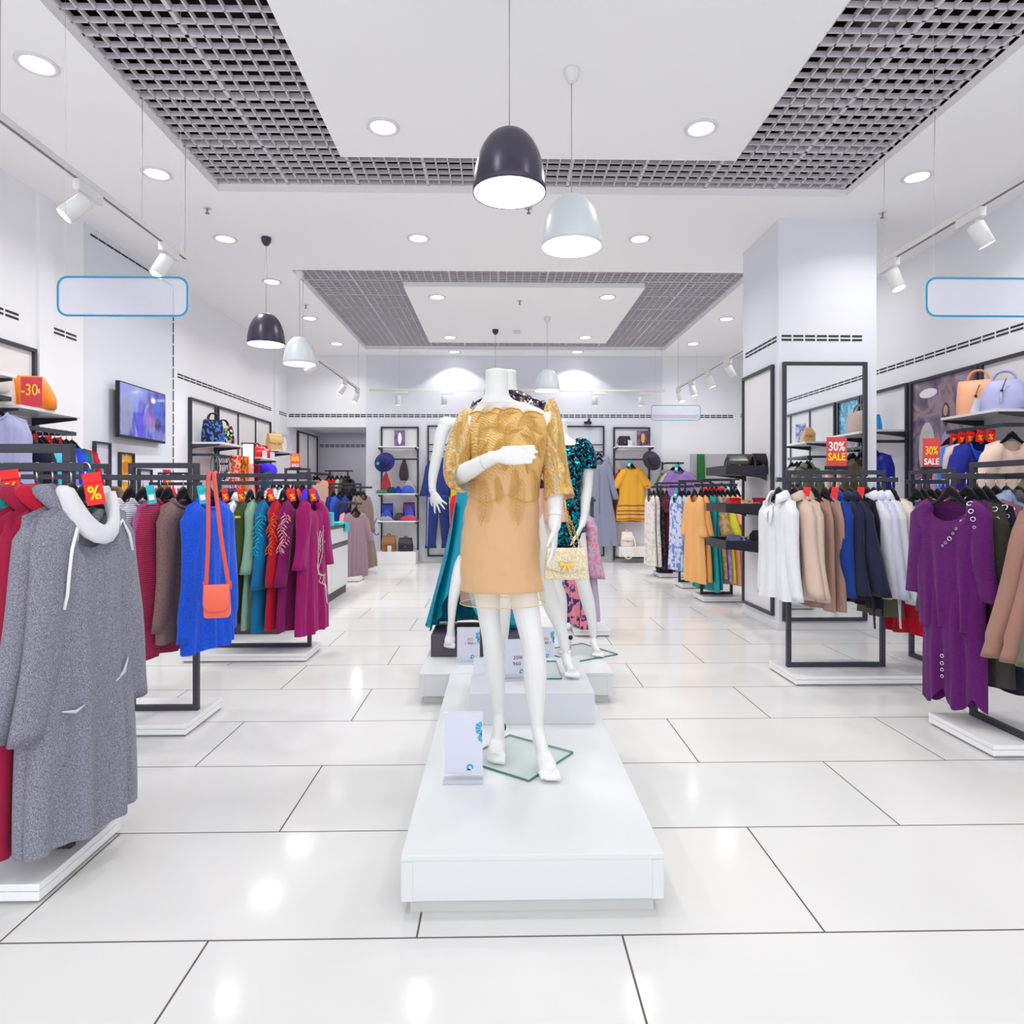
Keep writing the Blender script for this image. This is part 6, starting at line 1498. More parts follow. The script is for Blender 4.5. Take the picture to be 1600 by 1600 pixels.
def drape(name, label, cat, X, Y, Z, rz, w, L, cloth, group, folds=4, amp=.02, taper=1.0):
    """cloth folded over a rail hanging in pleats"""
    t = thing(name, label, cat, (X, Y, Z), rz, group); m = MB(); P = []
    for i in range(15):
        u = i/14; row = []
        for j in range(33):
            a = 2*PI*j/32; s_ = math.cos(a); ww = w/2*(taper + (1 - taper)*u) if taper < 1 else w/2
            row.append(Vector((ww*s_, (.012 + .5*amp*u)*math.sin(a)*2 + amp*min(1, u*3)*math.sin(folds*PI*s_ + 1), -L*u + (.012*math.cos(6*s_) if i == 14 else 0))))
        P.append(row)
    m.loft([[Vector((q.x, q.y*.3, .008)) for q in P[0]]] + P, True, True); m.build('cloth', cloth, t); return t
drape('scarf', 'orange scarf with white dots beside the necklaces', 'scarf', XL + .33, 8.96, 1.80, .2, .16, .80, fab((240,74,20), 'floral', (250,220,200), 1.6), 'orange scarves on the left wall')
drape('scarf', 'orange scarf with dark dots beside the white-dotted one', 'scarf', XL + .36, 9.10, 1.80, .2, .16, .85, fab((238,132,16), 'floral', (90,60,20), 1.6), 'orange scarves on the left wall')
drape('scarf', 'plain bright orange scarf end above the pink skirt', 'scarf', XL + .39, 9.2, 1.80, .2, .09, .30, fab((246,100,16)), 'orange scarves on the left wall')
drape('skirt', 'blue grey pleated skirt on the left wall unit', 'skirt', XL + RL - .02, 9.28, 1.70, .1, .30, .62, fab((86,110,150)), 'skirts on the left wall', 5, .02, .6)
drape('skirt', 'pale pink pleated skirt on the left wall unit', 'skirt', XL + RL + .06, 9.22, 1.70, .1, .20, .62, fab((240,176,170)), 'skirts on the left wall', 5, .02, .6)
drape('skirt', 'wine red skirt beside the pale pink one', 'skirt', XL + RL + .10, 9.42, 1.70, .1, .12, .55, fab((120,10,60)), 'skirts on the left wall', 3, .02, .7)
g, s_ = garment('blouse', 'petrol green patterned top beside the violet hat', 'top', 'top', XL + RL + .05, 9.62, 1.68, .1, fab((16,84,104), 'floral', (30,120,140), 2), 'clothes on the far left wall', 1.72, near=False, L=.42)
t = thing('hat', 'violet blue hat below the red bags on the far left wall', 'hat', (XL + .48, 9.72, 1.62), 0)
MB().lathe([(.001,.12), (.06,.115), (.085,.08), (.09,.0), (.16,-.03), (.165,-.035), (.085,-.012), (.001,-.012)], 24, M=Matrix.Rotation(1.0, 4, 'X')).build('felt_body', fab((66,34,220)), t)
garment('coat', 'navy blue coat hanging behind the pale green dress', 'coat', 'coat', -3.3, 8.0, 1.34, .1, fab((46,60,112)), 'coats behind the third left rack', 1.42, near=False, w=(.5,.6,.6,.6), hang=False)
bag('boston_bag', 'red glossy bag nearer on the far left shelf', XL + .26, 9.95, 1.831, .9, .26, .17, .16, leather((222,18,28), .25), 'tote')
bag('boston_bag', 'second red bag with handles on the far left shelf', XL + .26, 10.28, 1.831, .9, .24, .16, .15, leather((214,14,26), .25), 'tote')
for yv, lab in ((9.99, 'white price card in front of the nearer red bag'), (10.33, 'white price card in front of the second red bag')):
    t = thing('price_card', lab, 'price card', (XL + .39, yv - .05, 1.831), .5, 'white price cards'); MB().cbox((0,0,.055), (.07,.003,.11), rx=-.15).build('card', PAPER, t); MB().box(-.035,.035,-.012,.015,0,.004).build('foot', GLASSY, t)
bag('backpack', 'tan leather backpack on the far left end shelf', XL + .26, 10.72, 1.996, .9, .27, .27, .15, leather((222,182,122)), 'backpack')
t = thing('photo_card', 'standing photo card of a pale figure at the far left corner', 'photo card', (XL + .30, 11.12, 1.996), .5)
MB().box(-.10,.10,-.003,.003,0,.30).build('card', mat('lilac_photo', (190,184,206), .4), t); ellip(t, 'printed_figure', mat('pale_figure', (236,226,226), .5), .0, .13, .04, .12, -.0045)
t = thing('table_mirror', 'small dark-framed mirror standing beside the red bags', 'mirror', (XL + .34, 9.42, 1.80), .4)
m = MB(); m.box(-.09,.09,-.012,.012,.20,.22); m.box(-.09,-.07,-.012,.012,-.08,.20); m.box(.07,.09,-.012,.012,-.08,.20); m.box(-.09,.09,-.012,.012,-.10,-.08); m.build('frame', DARK, t); MB().box(-.07,.07,-.004,.004,-.08,.20).build('mirror_glass', m_mir, t)
garment('dress', 'peach layered dress on the alcove wall rail', 'dress', 'dress', XL + RL, 12.85, 1.595, .1, fab((244,196,170)), 'dresses on the alcove wall', 1.70, near=False, L=1.05, w=(.40,.5,.55,.72), sl=None)
garment('dress', 'dusty mauve dress behind the peach layered dress', 'dress', 'dress', XL + RL - .12, 13.05, 1.595, .1, fab((150,124,138)), 'dresses on the alcove wall', 1.70, near=False)
t = thing('clothes_rail', 'dark clothes rail inside the alcove with red dresses', 'clothes rack', (WX(530, 13.5), 13.55, 0))
m = MB(); m.box(-.29,.29,-.015,.015,1.735,1.765); m.box(-.20,-.17,-.015,.015,.06,1.735); m.box(.17,.20,-.015,.015,.06,1.735); m.build('frame', DARK, t); MB().box(-.28,.28,-.18,.18,0,.06).build('base_slab', WHITE_GLOSS, t)
for i, (px, rgb, lab) in enumerate(((514,(200,20,44),'red dress leftmost on the alcove rail'),(520,(216,30,40),'second red dress on the alcove rail'),(527,(224,34,36),'third red dress with black neck on the alcove rail'),(534,(206,210,206),'pale grey dress on the alcove rail'),(540,(120,110,60),'olive patterned dress on the alcove rail'),(545,(40,36,50),'dark dress rightmost on the alcove rail'))):
    garment('dress', lab, 'dress', 'dress', WX(px, 13.5), 13.55, 1.62, math.radians(66), fab(rgb), 'dresses on the alcove rail', 1.765, near=False)
# right wall: bags, blue top, clothes on the rail
bag('tote_bag', 'orange tote bag with tassel on the right wall shelf', XR - .25, 5.72, 1.996, -.75, .33, .31, .15, leather((246,180,142)), 'tote', leather((232,150,110)), tw=.92)
bag('tote_bag', 'lilac bag with tassel on the right wall shelf near the picture edge', XR - .25, 5.42, 1.996, -.75, .34, .26, .16, leather((178,180,226)), 'tote', leather((160,160,214)), tw=.66)
for o, c_ in ((bpy.data.objects['tote_bag.004'] if 'tote_bag.004' in bpy.data.objects else None, (214,200,190)), (bpy.data.objects['tote_bag.005'] if 'tote_bag.005' in bpy.data.objects else None, (196,196,220))):
    if o:
        m = MB(); m.tube([(.02,-.078,.26), (.0,-.082,.20), (-.01,-.085,.16)], .004, 6); m.build('tassel_cord', mat('cord_dark', (90,70,60), .5), o)
        m = MB(); m.lathe([(.001,.012), (.011,.006), (.012,-.006), (.001,-.012)], 10, (-.01,-.088,.16)); m.build('tassel_bead', mat('bead_dark', (60,54,60), .2, .7), o)
        m = MB(); m.lathe([(.005,.0), (.010,-.03), (.013,-.09), (.001,-.09)], 10, (-.015,-.09,.15)); m.build('tassel', mat('tassel_%d' % c_[2], c_, .6), o)
t = thing('price_card', 'white price card leaning on the orange tote bag', 'price card', (XR - .37, 5.58, 1.996), -.75); MB().cbox((0,0,.06), (.06,.003,.12), ry=.35).build('card', PAPER, t)
bag('small_bag', 'turquoise blue bag on the shelf just right of the column', XR - .235, 7.45, 2.0, -.9, .26, .20, .12, leather((20,140,206)), 'hobo')
g, s_ = garment('sleeveless_top', 'royal blue sleeveless top hanging right of the column', 'top', 'top', XR - RL - .0, 7.16, 1.78, math.radians(-14), fab((18,44,170), 'satin'), 'clothes right of the column', 1.885, near=1, L=.62, w=(.38,.46,.46,.48), nf=.06)
price_tag(XR - RL - .06, 7.10, 1.84, -.3, 'red', 'red percent tag above the royal blue sleeveless top', 'red percent tags', w=.06, h=.10)
GRW = 'clothes on the right wall rail'; zr_ = 1.875
rw = [(5.93, 'blouse', fab((52,48,54)), 'charcoal blouse farthest on the right wall rail', {}), (5.87, 'blouse', fab((76,66,86)), 'dark mauve blouse beside the charcoal one', {}), (5.79, 'blouse', fab((196,146,172)), 'dusty pink blouse on the right wall rail', {}), (5.72, 'blouse', fab((64,138,224)), 'azure blue blouse on the right wall rail', {}), (5.66, 'blouse', fab((232,206,200)), 'blush white blouse on the right wall rail', {}),
      (5.55, 'tunic', fab((36,46,150)), 'indigo blue top with draped satin neck on the right wall rail', dict(L=.8, sl=(.45,.08,.09,.09))), (5.30, 'tunic', fab((240,212,196)), 'cream blush tunic nearest on the right wall rail', dict(L=.75, sl=(.46,.10,.09,.09)))]
for yv, kd, cl, lab, kw in rw:
    dx = .09 if yv < 5.5 else 0
    g, s_ = garment('blouse', lab, 'blouse', kd, XR - RL + dx, yv, zr_ - .105, math.radians(-10), cl, GRW, zr_, near=1, **kw)
    if 'indigo' in lab:
        m = MB()
        for i in range(4): m.tube([s_(q/6*.42, 0.0, True, .004) + Vector((0, -.012 - .006*i, -.03*i*(1 - abs(q/6)**1.5) - .0)) for q in range(-6, 7)], [.006 + .012*(1 - abs(q/6)) for q in range(-6, 7)], 8)
        m.build('draped_neck', fab((16,74,196), 'satin'), g)
for yv, lab in ((5.84, 'farthest red tag on the right wall rail'), (5.74, 'second farthest red tag on the right wall rail'), (5.64, 'middle red tag on the right wall rail'), (5.52, 'second nearest red tag on the right wall rail'), (5.44, 'red percent tag above the indigo blue top on the right wall rail')):
    price_tag(XR - RL - .03 + (.0 if yv > 5.5 else .03), yv - .03, 1.835, -.25, 'red', lab, 'red tags on the right wall rail', pct=True, w=.065, h=.105)
# things seen only in the mirror
bag('tote_bag', 'taupe tote bag reflected in the column mirror', XR - .24, 4.40, 2.0, PI/2, .36, .27, .17, leather((178,156,146)), 'tote', leather((120,96,84)), tw=.7)
bag('pouch_bag', 'tan bag reflected in the column mirror', XR - .30, 3.24, 1.99, PI, .18, .20, .12, leather((222,172,112)), 'flap', tw=.4)
t = thing('photo_card', 'standing photo card reflected in the column mirror', 'photo card', (XR - .28, 2.98, 1.99), 1.2)
MB().box(-.09,.09,-.003,.003,0,.28).build('card', blurprint('blue_photo', [(.4, col((110,130,210))), (.6, col((226,222,232)))], 8), t)
for yv, xx, kd, rgb, kind2, lab, zt in ((3.36, 0, 'shirt', (122,130,104), 'plain', 'sage green jacket reflected at the left of the mirror', 1.80), (3.22, .02, 'blouse', (246,206,190), 'plain', 'blush blouse reflected behind the sage jacket', 1.80), (3.05, 0, 'blouse', (60,160,120), 'floral', 'green printed blouse reflected in the mirror', 1.80), (2.9, 0, 'blouse', (110,8,60), 'plain', 'wine blouse reflected in the mirror', 1.80),
      (4.66, 0, 'tunic', (104,88,66), 'plain', 'olive brown tunic with mustard neck reflected in the mirror', 1.832), (4.55, .03, 'blouse', (232,204,186), 'plain', 'cream blouse reflected in the mirror behind the sale sign', 1.832), (4.44, 0, 'blouse', (80,16,52), 'plain', 'plum blouse reflected in the mirror', 1.832), (4.33, .06, 'blouse', (246,214,204), 'plain', 'pale blush blouse reflected at the mirror edge', 1.832), (4.2, 0, 'blouse', (40,30,36), 'plain', 'black blouse reflected in the mirror', 1.832)):
    garment('blouse', lab, 'blouse', kd, XR - RL - xx, yv, zt - .105, math.radians(168), fab(rgb, kind2), 'clothes on the right wall seen in the mirror', zt, near=(yv > 3.3 and kd != 'blouse'), L=.75)
# bags on the column trays
TX = CX0 - .22
bag('satchel_bag', 'dark green satchel on the upper column tray', TX - .07, 6.33, 1.488, 0, .21, .185, .14, leather((56,66,58), .22), 'satchel', tw=.9)
bag('satchel_bag', 'dark red bag behind the green satchel', TX + .10, 6.42, 1.488, .3, .12, .19, .12, leather((110,10,24), .25), 'flap')
bag('satchel_bag', 'glossy black bag on the upper column tray beside the column', TX + .14, 6.31, 1.488, .15, .16, .19, .13, leather((18,18,30), .12), 'satchel', tw=.8)
bag('clutch_bag', 'scarlet purse at the left end of the middle column tray', TX - .10, 6.34, 1.118, .2, .15, .125, .10, leather((190,8,26), .25), 'flap')
bag('clutch_bag', 'taupe purse in front of the scarlet one', TX - .06, 6.26, 1.118, .1, .12, .06, .06, leather((160,120,110), .3), 'flap')
bag('clutch_bag', 'patterned purse in the middle of the middle column tray', TX + .03, 6.33, 1.118, 0, .15, .105, .09, fab((200,180,150), 'floral', (200,110,50), 2), 'flap')
bag('clutch_bag', 'crimson purse on the middle column tray beside the white shirt', TX + .15, 6.33, 1.118, -.1, .14, .125, .10, leather((170,10,40), .2), 'flap')
bag('clutch_bag', 'grey blue folded clutch on the lower column tray', TX - .12, 6.30, .758, .3, .12, .12, .10, leather((84,98,122)), 'flap', tw=.95)
bag('clutch_bag', 'bright blue purse on the lower column tray', TX - .02, 6.27, .758, 0, .13, .07, .08, leather((20,90,214)), 'flap')
bag('clutch_bag', 'dark purse with pale print behind the bright blue one', TX + .05, 6.38, .758, 0, .16, .10, .08, fab((60,50,70), 'floral', (220,190,150), 2), 'flap')
t = thing('ruffled_bag', 'black ruffled bag on the lower column tray', 'handbag', (TX + .14, 6.32, .758))
m = MB(); rn = random.Random(4); m.loft([[Vector(((.075 + .012*math.sin(7*a + i))*math.cos(a), (.06 + .01*math.cos(5*a + i))*math.sin(a), .02*i)) for a in [2*PI*q/28 for q in range(28)]] for i in range(7)] + [[Vector((.05*math.cos(2*PI*q/28), .035*math.sin(2*PI*q/28), .155 + .012*(q % 2))) for q in range(28)]]); m.build('ruffles', mat('black_ruffle', (20,18,28), .7), t)
# ---------------------------------------------------------------- counter with turquoise boxes
yA_, yB_ = 5.95, 8.55; cxm, cym = -2.27, (yA_ + yB_)/2
t = thing('shop_counter', 'white counter with dark top and dark recessed plinth behind the magenta dress', 'counter', (cxm, cym, 0))
hw, hl = .27, (yB_ - yA_)/2
MB().box(-hw, hw, -hl, hl, .10, .86).build('carcass', WHITE_GLOSS, t, bevel=.002); MB().box(-hw + .01, hw - .012, -hl + .01, hl - .02, 0, .10).build('plinth', mat('plinth_dark', (70,62,74), .5), t)
MB().box(-hw - .012, hw + .015, -hl - .012, hl + .01, .862, .90).build('worktop', mat('worktop_grey', (84,80,88), .4), t, bevel=.002)
for (a, b2, z0, z1) in ((-1.28, -.4, .12, .50), (-.38, .45, .12, .50), (.47, 1.28, .12, .62), (-1.28, .45, .56, .85), (.47, 1.28, .68, .85)):
    MB().box(hw, hw + .012, a, b2, z0, z1).build('drawer', WHITE_GLOSS, t, bevel=.002)
for (a, b2, z0) in ((-1.28, .45, .505), (.47, 1.28, .625)): MB().box(hw, hw + .016, a, b2, z0, z0 + .05).build('grip_strip', mat('worktop_grey', (84,80,88), .4), t)
for (lab, x, y, w_, dp_, h_) in (('turquoise box on the counter', -2.05, 7.75, .14, .10, .16), ('flat turquoise packet on the counter', -2.06, 8.1, .22, .3, .03)):
    t = thing('gift_box', lab, 'box', (x, y, .90)); MB().box(-w_/2, w_/2, -dp_/2, dp_/2, 0, h_).build('box_body', TEAL, t, bevel=.003); MB().box(-w_/2 - .002, w_/2 + .002, -.012, .012, -.0 + .001, h_ + .002).build('band', mat('pale_teal', (120,220,224), .5), t)
t = thing('paper_bag', 'turquoise paper hanging over the far end of the counter', 'paper', (-1.975, 8.40, .90)); MB().box(-.10,.01,-.11,.11,.001,.006).build('sheet_top', TEAL, t); MB().box(.006,.012,-.11,.11,-.10,.006).build('sheet_drop', TEAL, t)
# ---------------------------------------------------------------- back wall display
def back_unit(label, px0, px1, shelves, rail=True, box=None):
    x0, x1 = WX(px0, 12.15), WX(px1, 12.15); xm = (x0 + x1)/2; w = x1 - x0
    t = thing('display_shelving', label, 'wall display unit', (xm, YB - .006, 0), 0, 'wall display units')
    MB().box(-w/2 + .02, w/2 - .02, -.016, -.004, .10, 2.52).build('back_panel', PANEL, t)
    for sx in (-1, 1): MB().box(sx*(w/2 - .015) - .015, sx*(w/2 - .015) + .015, -.045, -.002, .02, 2.535).build('upright', DARK, t)
    MB().box(-w/2 + .03, w/2 - .03, -.045, -.002, 2.505, 2.535).build('top_bar', DARK, t)
    MB().box(-w/2 + .03, w/2 - .03, -.045, -.002, .06, .09).build('bottom_bar', DARK, t)
    for z in shelves:
        MB().box(-w/2 + .0, w/2 - .0, -.42, -.05, z - .024, z).build('shelf', BASE_WHITE, t, bevel=.002)
        for sx in (-1, 1): m = MB(); m.prism([(-.40, z - .025), (-.02, z - .025), (-.02, z - .085), (-.40, z - .042)][::-1], 'x', sx*(w/2 - .02) - .008, sx*(w/2 - .02) + .008); m.build('shelf_bracket', DARK, t)
    if rail: MB().box(-w/2 + .03, w/2 - .03, -.24, -.21, 1.90, 1.93).build('hanging_rail', DARK, t); 
    if rail:
        for sx in (-1, 1): MB().box(sx*(w/2 - .02) - .01, sx*(w/2 - .02) + .01, -.24, -.04, 1.90, 1.93).build('rail_arm', DARK, t)
    if box: MB().box(-w/2 - .0, w/2, -.46, -.05, .0, box).build('plinth_box', BASE_WHITE, t, bevel=.004)
    return t, xm
t, xm = back_unit('back wall shelf unit with folded knitwear and backpacks left of the mannequins', 595.5, 654.5, (2.145, 1.285, .785), True, .225)
SY = YB - .22
t, xm4 = back_unit('back wall unit with the mustard dress and cream bag right of the mannequins', 959, 1017, (2.155,), True, None)
t4_ = t; MB().box(-.30, .30, -.40, -.05, .12, .30).build('plinth_box', BASE_WHITE, t4_, bevel=.004)
def ladder(label, px0, px1):
    x0, x1 = WX(px0, 12.15), WX(px1, 12.15); xm = (x0 + x1)/2; w = x1 - x0
    t = thing('ladder_rack', label, 'wall rack', (xm, YB - .006, 0), 0, 'dark ladder racks on the back wall')
    m = MB()
    for sx in (-1, 1): m.box(sx*(w/2 - .015) - .015, sx*(w/2 - .015) + .015, -.05, -.02, .10, 2.56)
    m.box(-w/2 + .03, w/2 - .03, -.05, -.02, 2.53, 2.56); m.box(-w/2 + .03, w/2 - .03, -.05, -.02, .10, .13); m.box(-.02, .02, -.05, -.02, .0, .10); m.build('frame', DARK, t)
    for z in (2.20, 2.07, 1.45, 1.1): MB().box(-w/2 + .03, w/2 - .03, -.045, -.025, z - .01, z + .01).build('rung', DARK, t)
    MB().box(-.02, .02, -.30, -.02, 2.06, 2.09).build('hang_arm', DARK, t)
    MB().box(-w/2, -w/2 + .03, -.02, .0, 2.3, 2.34).build('wall_fixing', DARK, t); return t, xm
t, xl_ = ladder('dark ladder rack with the navy jumpsuit on the back wall', 668, 740)
t, xr_ = ladder('dark ladder rack with the grey dress on the back wall', 873, 945)
# clothes on ladders
ju, s_ = garment('jumpsuit', 'navy jumpsuit with white side stripes on the back wall', 'jumpsuit', 'shirt', WX(686, 11.95), 11.93, 1.94, .1, fab((44,62,128)), 'clothes on the back wall ladder racks', 2.075, near=1, L=.72, sl=(.62,.10,.08,.06), w=(.42,.48,.44,.46))
for sx in (-1, 1):
    m = MB(); rg = []
    for i in range(12):
        u = i/11; z = -.68 - .98*u; r = .125 - .035*u + (.02 if i == 11 else 0); cx = sx*(.10 + .05*u)
        rg.append([Vector((cx + r*math.cos(a), .055*math.sin(a)*(1 + .2*math.sin(3*a + 2*u)), z)) for a in [2*PI*q/18 for q in range(18)]])
    m.loft(rg); m.build('trouser_leg', fab((44,62,128)), ju)
    m = MB(); m.tube([(sx*.19, -.045, -.72), (sx*.205, -.045, -1.2), (sx*.215, -.045, -1.62)], .006, 6); m.build('side_stripe', fab((206,210,226)), ju)
dr, s_ = garment('long_dress', 'long grey blue dress with pleated bodice on the back wall', 'dress', 'dress', WX(937, 11.9), 11.93, 1.93, 0, fab((140,146,168)), 'clothes on the back wall ladder racks', 2.075, near=1, L=1.62, w=(.40,.44,.42,.72), sl=(.68,.12,.07,.05))
m = MB(); m.tube([s_(0, .05, True, .004), s_(0, .3, True, .004), s_(0, .6, True, .004)], .004, 6); m.build('front_seam', mat('seam_mauve', (128,104,128), .6), dr)
garment('blouse', 'lavender pleated blouse behind the long grey dress', 'blouse', 'blouse', WX(936, 12.05), 12.06, 2.02, 0, fab((176,178,226), 'ribv', None, 1.2), 'clothes on the back wall ladder racks', 2.14, near=1, L=.6)
price_tag(WX(929, 11.8), 11.875, 2.03, 0, 'teal', 'turquoise tag on the long grey blue dress', 'turquoise tags', w=.06, h=.13)
md, s_ = garment('dress', 'mustard yellow short dress with patterned borders on the back wall', 'dress', 'tunic', WX(988, 11.95), YB - .24, 1.80, .03, fab((242,178,62)), 'dresses on the mustard dress rail', 1.93, near=1, L=1.02, w=(.42,.48,.48,.60), sl=(.34,.14,.085,.085), nf=.05)
PT = mat('grey_border', (110,100,112), .6)
for k, tt in enumerate((.70, .80, .87, .955)):
    m = MB(); m.grid([[s_(-.97 + 1.94*i/20, tt + dz, True, .006) for i in range(21)] for dz in (0, .022)]); m.build('patterned_border', PT if k % 2 == 0 else mat('brown_border', (150,96,50), .6), md)
for sx in (-1, 1): m = MB(); m.tube([(sx*.255, -.058, -.375), (sx*.34, -.058, -.385)], .012, 6, .4); m.build('cuff_border', PT, md)
garment('dress', 'red dress edge showing behind the mustard yellow dress', 'dress', 'tunic', WX(985, 12.0), YB - .15, 1.80, .03, fab((176,30,36)), 'dresses on the mustard dress rail', 1.93, near=False, L=1.04, w=(.42,.48,.48,.60), sl=(.34,.14,.085,.085))
price_tag(WX(988, 11.7), 11.905, 1.90, 0, 'teal', 'turquoise tag at the neck of the mustard yellow dress', 'turquoise tags', w=.06, h=.13)
def hat(label, x, y, z, rgb, ry, rx):
    t = thing('felt_hat', label, 'hat', (x, y, z))
    M = Matrix.Rotation(rx, 4, 'X') @ Matrix.Rotation(ry, 4, 'Y')
    MB().lathe([(.001,.15), (.055,.148), (.088,.12), (.10,.06), (.105,.012), (.13,.0), (.185,-.006), (.19,-.012), (.12,-.012), (.001,-.012)], 30, M=M).build('felt_body', fab(rgb), t)
    MB().lathe([(.104,.012), (.107,.016), (.104,.045), (.102,.045)], 30, M=M).build('hat_band', fab([c*.6 for c in rgb]), t)
    return t
h_ = hat('navy blue wide-brimmed hat hanging on the left back wall shelf', WX(601, 11.72), 11.74, WZ(722, 11.7), (44,44,112), -.15, 1.25)
ellip(h_, 'turquoise_brooch', TEAL, -.09, -.03, .03, .03, -.16)
hat('black wide-brimmed hat hanging beside the mustard yellow dress', WX(1021, 11.72), 11.76, WZ(719, 11.7), (58,54,66), .3, 1.25)
# shelf contents of the left back unit
def heap(name, label, cat, x, y, z, rgb, w, dp, h, rz=0, seed=0, group=None):
    rn = random.Random(seed); t = thing(name, label, cat, (x, y, z), rz, group); m = MB(); ph = [rn.uniform(0, 6) for _ in range(4)]; rg = []
    for i in range(7):
        u = i/6; k = math.cos(u*PI/2*.98)**.6
        rg.append([Vector((w/2*k*(1 + .10*math.sin(3*a + ph[0] + 3*u))*math.copysign(abs(math.cos(a))**.7, math.cos(a)), dp/2*k*(1 + .12*math.sin(4*a + ph[1]))*math.copysign(abs(math.sin(a))**.7, math.sin(a)), h*math.sin(u*PI/2)*(1 + .22*math.sin(2*a + ph[2])*u))) for a in [2*PI*q/24 for q in range(24)]])
    m.loft(rg); m.build('folded_cloth', fab(rgb, 'knit'), t); return t
z = 1.286; KG = 'knitwear on the upper back wall shelf'
heap('knit_hat', 'coral knitted bobble hat on the upper back wall shelf', 'hat', xm - .22, SY - .02, z, (206,70,92), .17, .16, .34, 0, 1, KG)
heap('folded_scarf', 'light green folded scarf hanging off the left of the upper shelf', 'scarf', xm - .27, SY - .14, z, (70,136,96), .24, .16, .06, 0, 2, KG)
heap('folded_scarf', 'dark teal folded scarf on the upper shelf', 'scarf', xm - .10, SY - .12, z, (8,76,84), .17, .16, .10, 0, 3, KG)
heap('folded_scarf', 'royal blue folded scarf in the middle of the upper shelf', 'scarf', xm + .02, SY - .12, z, (24,62,200), .12, .16, .11, 0, 4, KG)
heap('folded_scarf', 'grey knitted scarf piled at the right of the upper shelf', 'scarf', xm + .20, SY - .0, z, (176,178,190), .28, .2, .20, 0, 5, KG)
heap('folded_scarf', 'cornflower blue scarf in front of the grey one', 'scarf', xm + .20, SY - .14, z, (64,100,206), .24, .12, .12, 0, 6, KG)
z = .786; KG = 'knitwear on the lower back wall shelf'
bag('bucket_bag', 'deep blue bag standing on the lower back wall shelf', xm - .20, SY + .02, z, 0, .20, .31, .14, leather((24,40,150)), 'flap', tw=1.0)
heap('folded_scarf', 'blue scarf in front of the deep blue bag', 'scarf', xm - .20, SY - .10, z, (60,96,206), .20, .10, .18, 0, 7, KG)
heap('folded_scarf', 'grey knit at the left of the lower shelf', 'scarf', xm - .20, SY - .17, z, (170,172,186), .24, .06, .07, 0, 8, KG)
heap('folded_scarf', 'charcoal knit in the middle of the lower shelf', 'scarf', xm + .03, SY - .0, z, (80,78,90), .20, .2, .12, 0, 9, KG)
bag('bucket_bag', 'plum bag standing on the lower back wall shelf', xm + .20, SY + .02, z, 0, .22, .33, .14, leather((96,24,100)), 'flap', tw=.9)
heap('folded_scarf', 'bright blue scarf in front of the plum bag', 'scarf', xm + .22, SY - .10, z, (60,90,210), .18, .10, .23, 0, 10, KG)
heap('folded_scarf', 'coral pink folded scarf at the right front of the lower shelf', 'scarf', xm + .22, SY - .165, z, (206,80,100), .30, .07, .09, 0, 11, KG)
t = thing('bag_strap_loop', 'blue strap loop hanging off the lower back wall shelf', 'strap', (xm - .36, SY - .18, z)); m = MB(); limb(m, [(.0,0,.05,.008), (-.05,0,-.08,.008), (-.06,0,-.2,.008), (.0,0,-.26,.008), (.04,0,-.22,.008)], 8); m.build('strap', leather((24,54,190)), t)
z = .226
bag('backpack', 'brown leather backpack on the white box of the back wall', xm - .16, SY - .06, z, 0, .26, .28, .18, leather((156,106,60)), 'backpack', leather((110,70,40)), tw=.85)
bag('backpack', 'black leather backpack on the white box of the back wall', xm + .15, SY - .06, z, 0, .27, .24, .18, leather((44,40,50)), 'backpack', tw=.85)
t = thing('price_card', 'white price card before the brown backpack', 'price card', (xm - .13, SY - .19, z)); MB().cbox((0,0,.055), (.07,.003,.11), rx=-.1).build('card', PAPER, t)
t = thing('photo_card', 'photo card of a white figure on the top left back wall shelf', 'photo card', (WX(624, 11.95), SY + .05, 2.146))
MB().box(-.10,.10,-.003,.003,0,.31).build('card', blurprint('violet_photo', [(.4, col((92,60,96))), (.6, col((120,110,170)))], 6), t); ellip(t, 'printed_figure', mat('pale_figure2', (240,236,240), .5), .0, .16, .035, .11, -.0045)
t = thing('glove_bundle', 'bundle of dark gloves hanging from the left back wall rail', 'gloves', (WX(631, 11.9), YB - .225, 1.90)); m = MB()
for i in range(4): limb(m, [((i - 1.5)*.012, 0, .0, .006), ((i - 1.5)*.03, -.02, -.16, .03), ((i - 1.5)*.036, -.02, -.30, .034), ((i - 1.5)*.03, -.02, -.38, .018)], 8)
m.build('gloves', fab((72,60,68)), t)
# contents of the mustard unit
bag('shoulder_bag', 'small black bag on the shelf above the mustard dress', WX(977, 11.9), SY - .02, 2.156, 0, .23, .19, .12, leather((40,36,46), .3), 'satchel')
t = thing('price_card', 'white price card beside the small black shelf bag', 'price card', (WX(986, 11.8), SY - .12, 2.156)); MB().cbox((0,0,.055), (.075,.003,.11), rx=-.1).build('card', PAPER, t)
t = thing('photo_card', 'photo card with a yellow dress on the shelf above the mustard dress', 'photo card', (WX(1007, 11.95), SY + .05, 2.156))
MB().box(-.115,.115,-.003,.003,0,.30).build('card', blurprint('purple_photo', [(.4, col((70,40,80))), (.6, col((150,110,140)))], 6), t); ellip(t, 'printed_figure', mat('yellow_figure', (226,186,60), .5), .0, .16, .035, .09, -.0045)
cbag = bag('backpack', 'cream bag with hanging strap under the mustard dress', WX(981, 11.9), SY - .02, .301, 0, .24, .27, .16, leather((232,222,210)), 'backpack', tw=.75)
m = MB(); limb(m, [(.10,-.08,.20,.010), (.12,-.21,.05,.010), (.09,-.22,-.12,.010), (-.02,-.22,-.21,.010), (-.14,-.22,-.10,.010), (-.17,-.20,.0,.010)], 8, .4); m.build('strap', leather((236,224,196)), cbag)
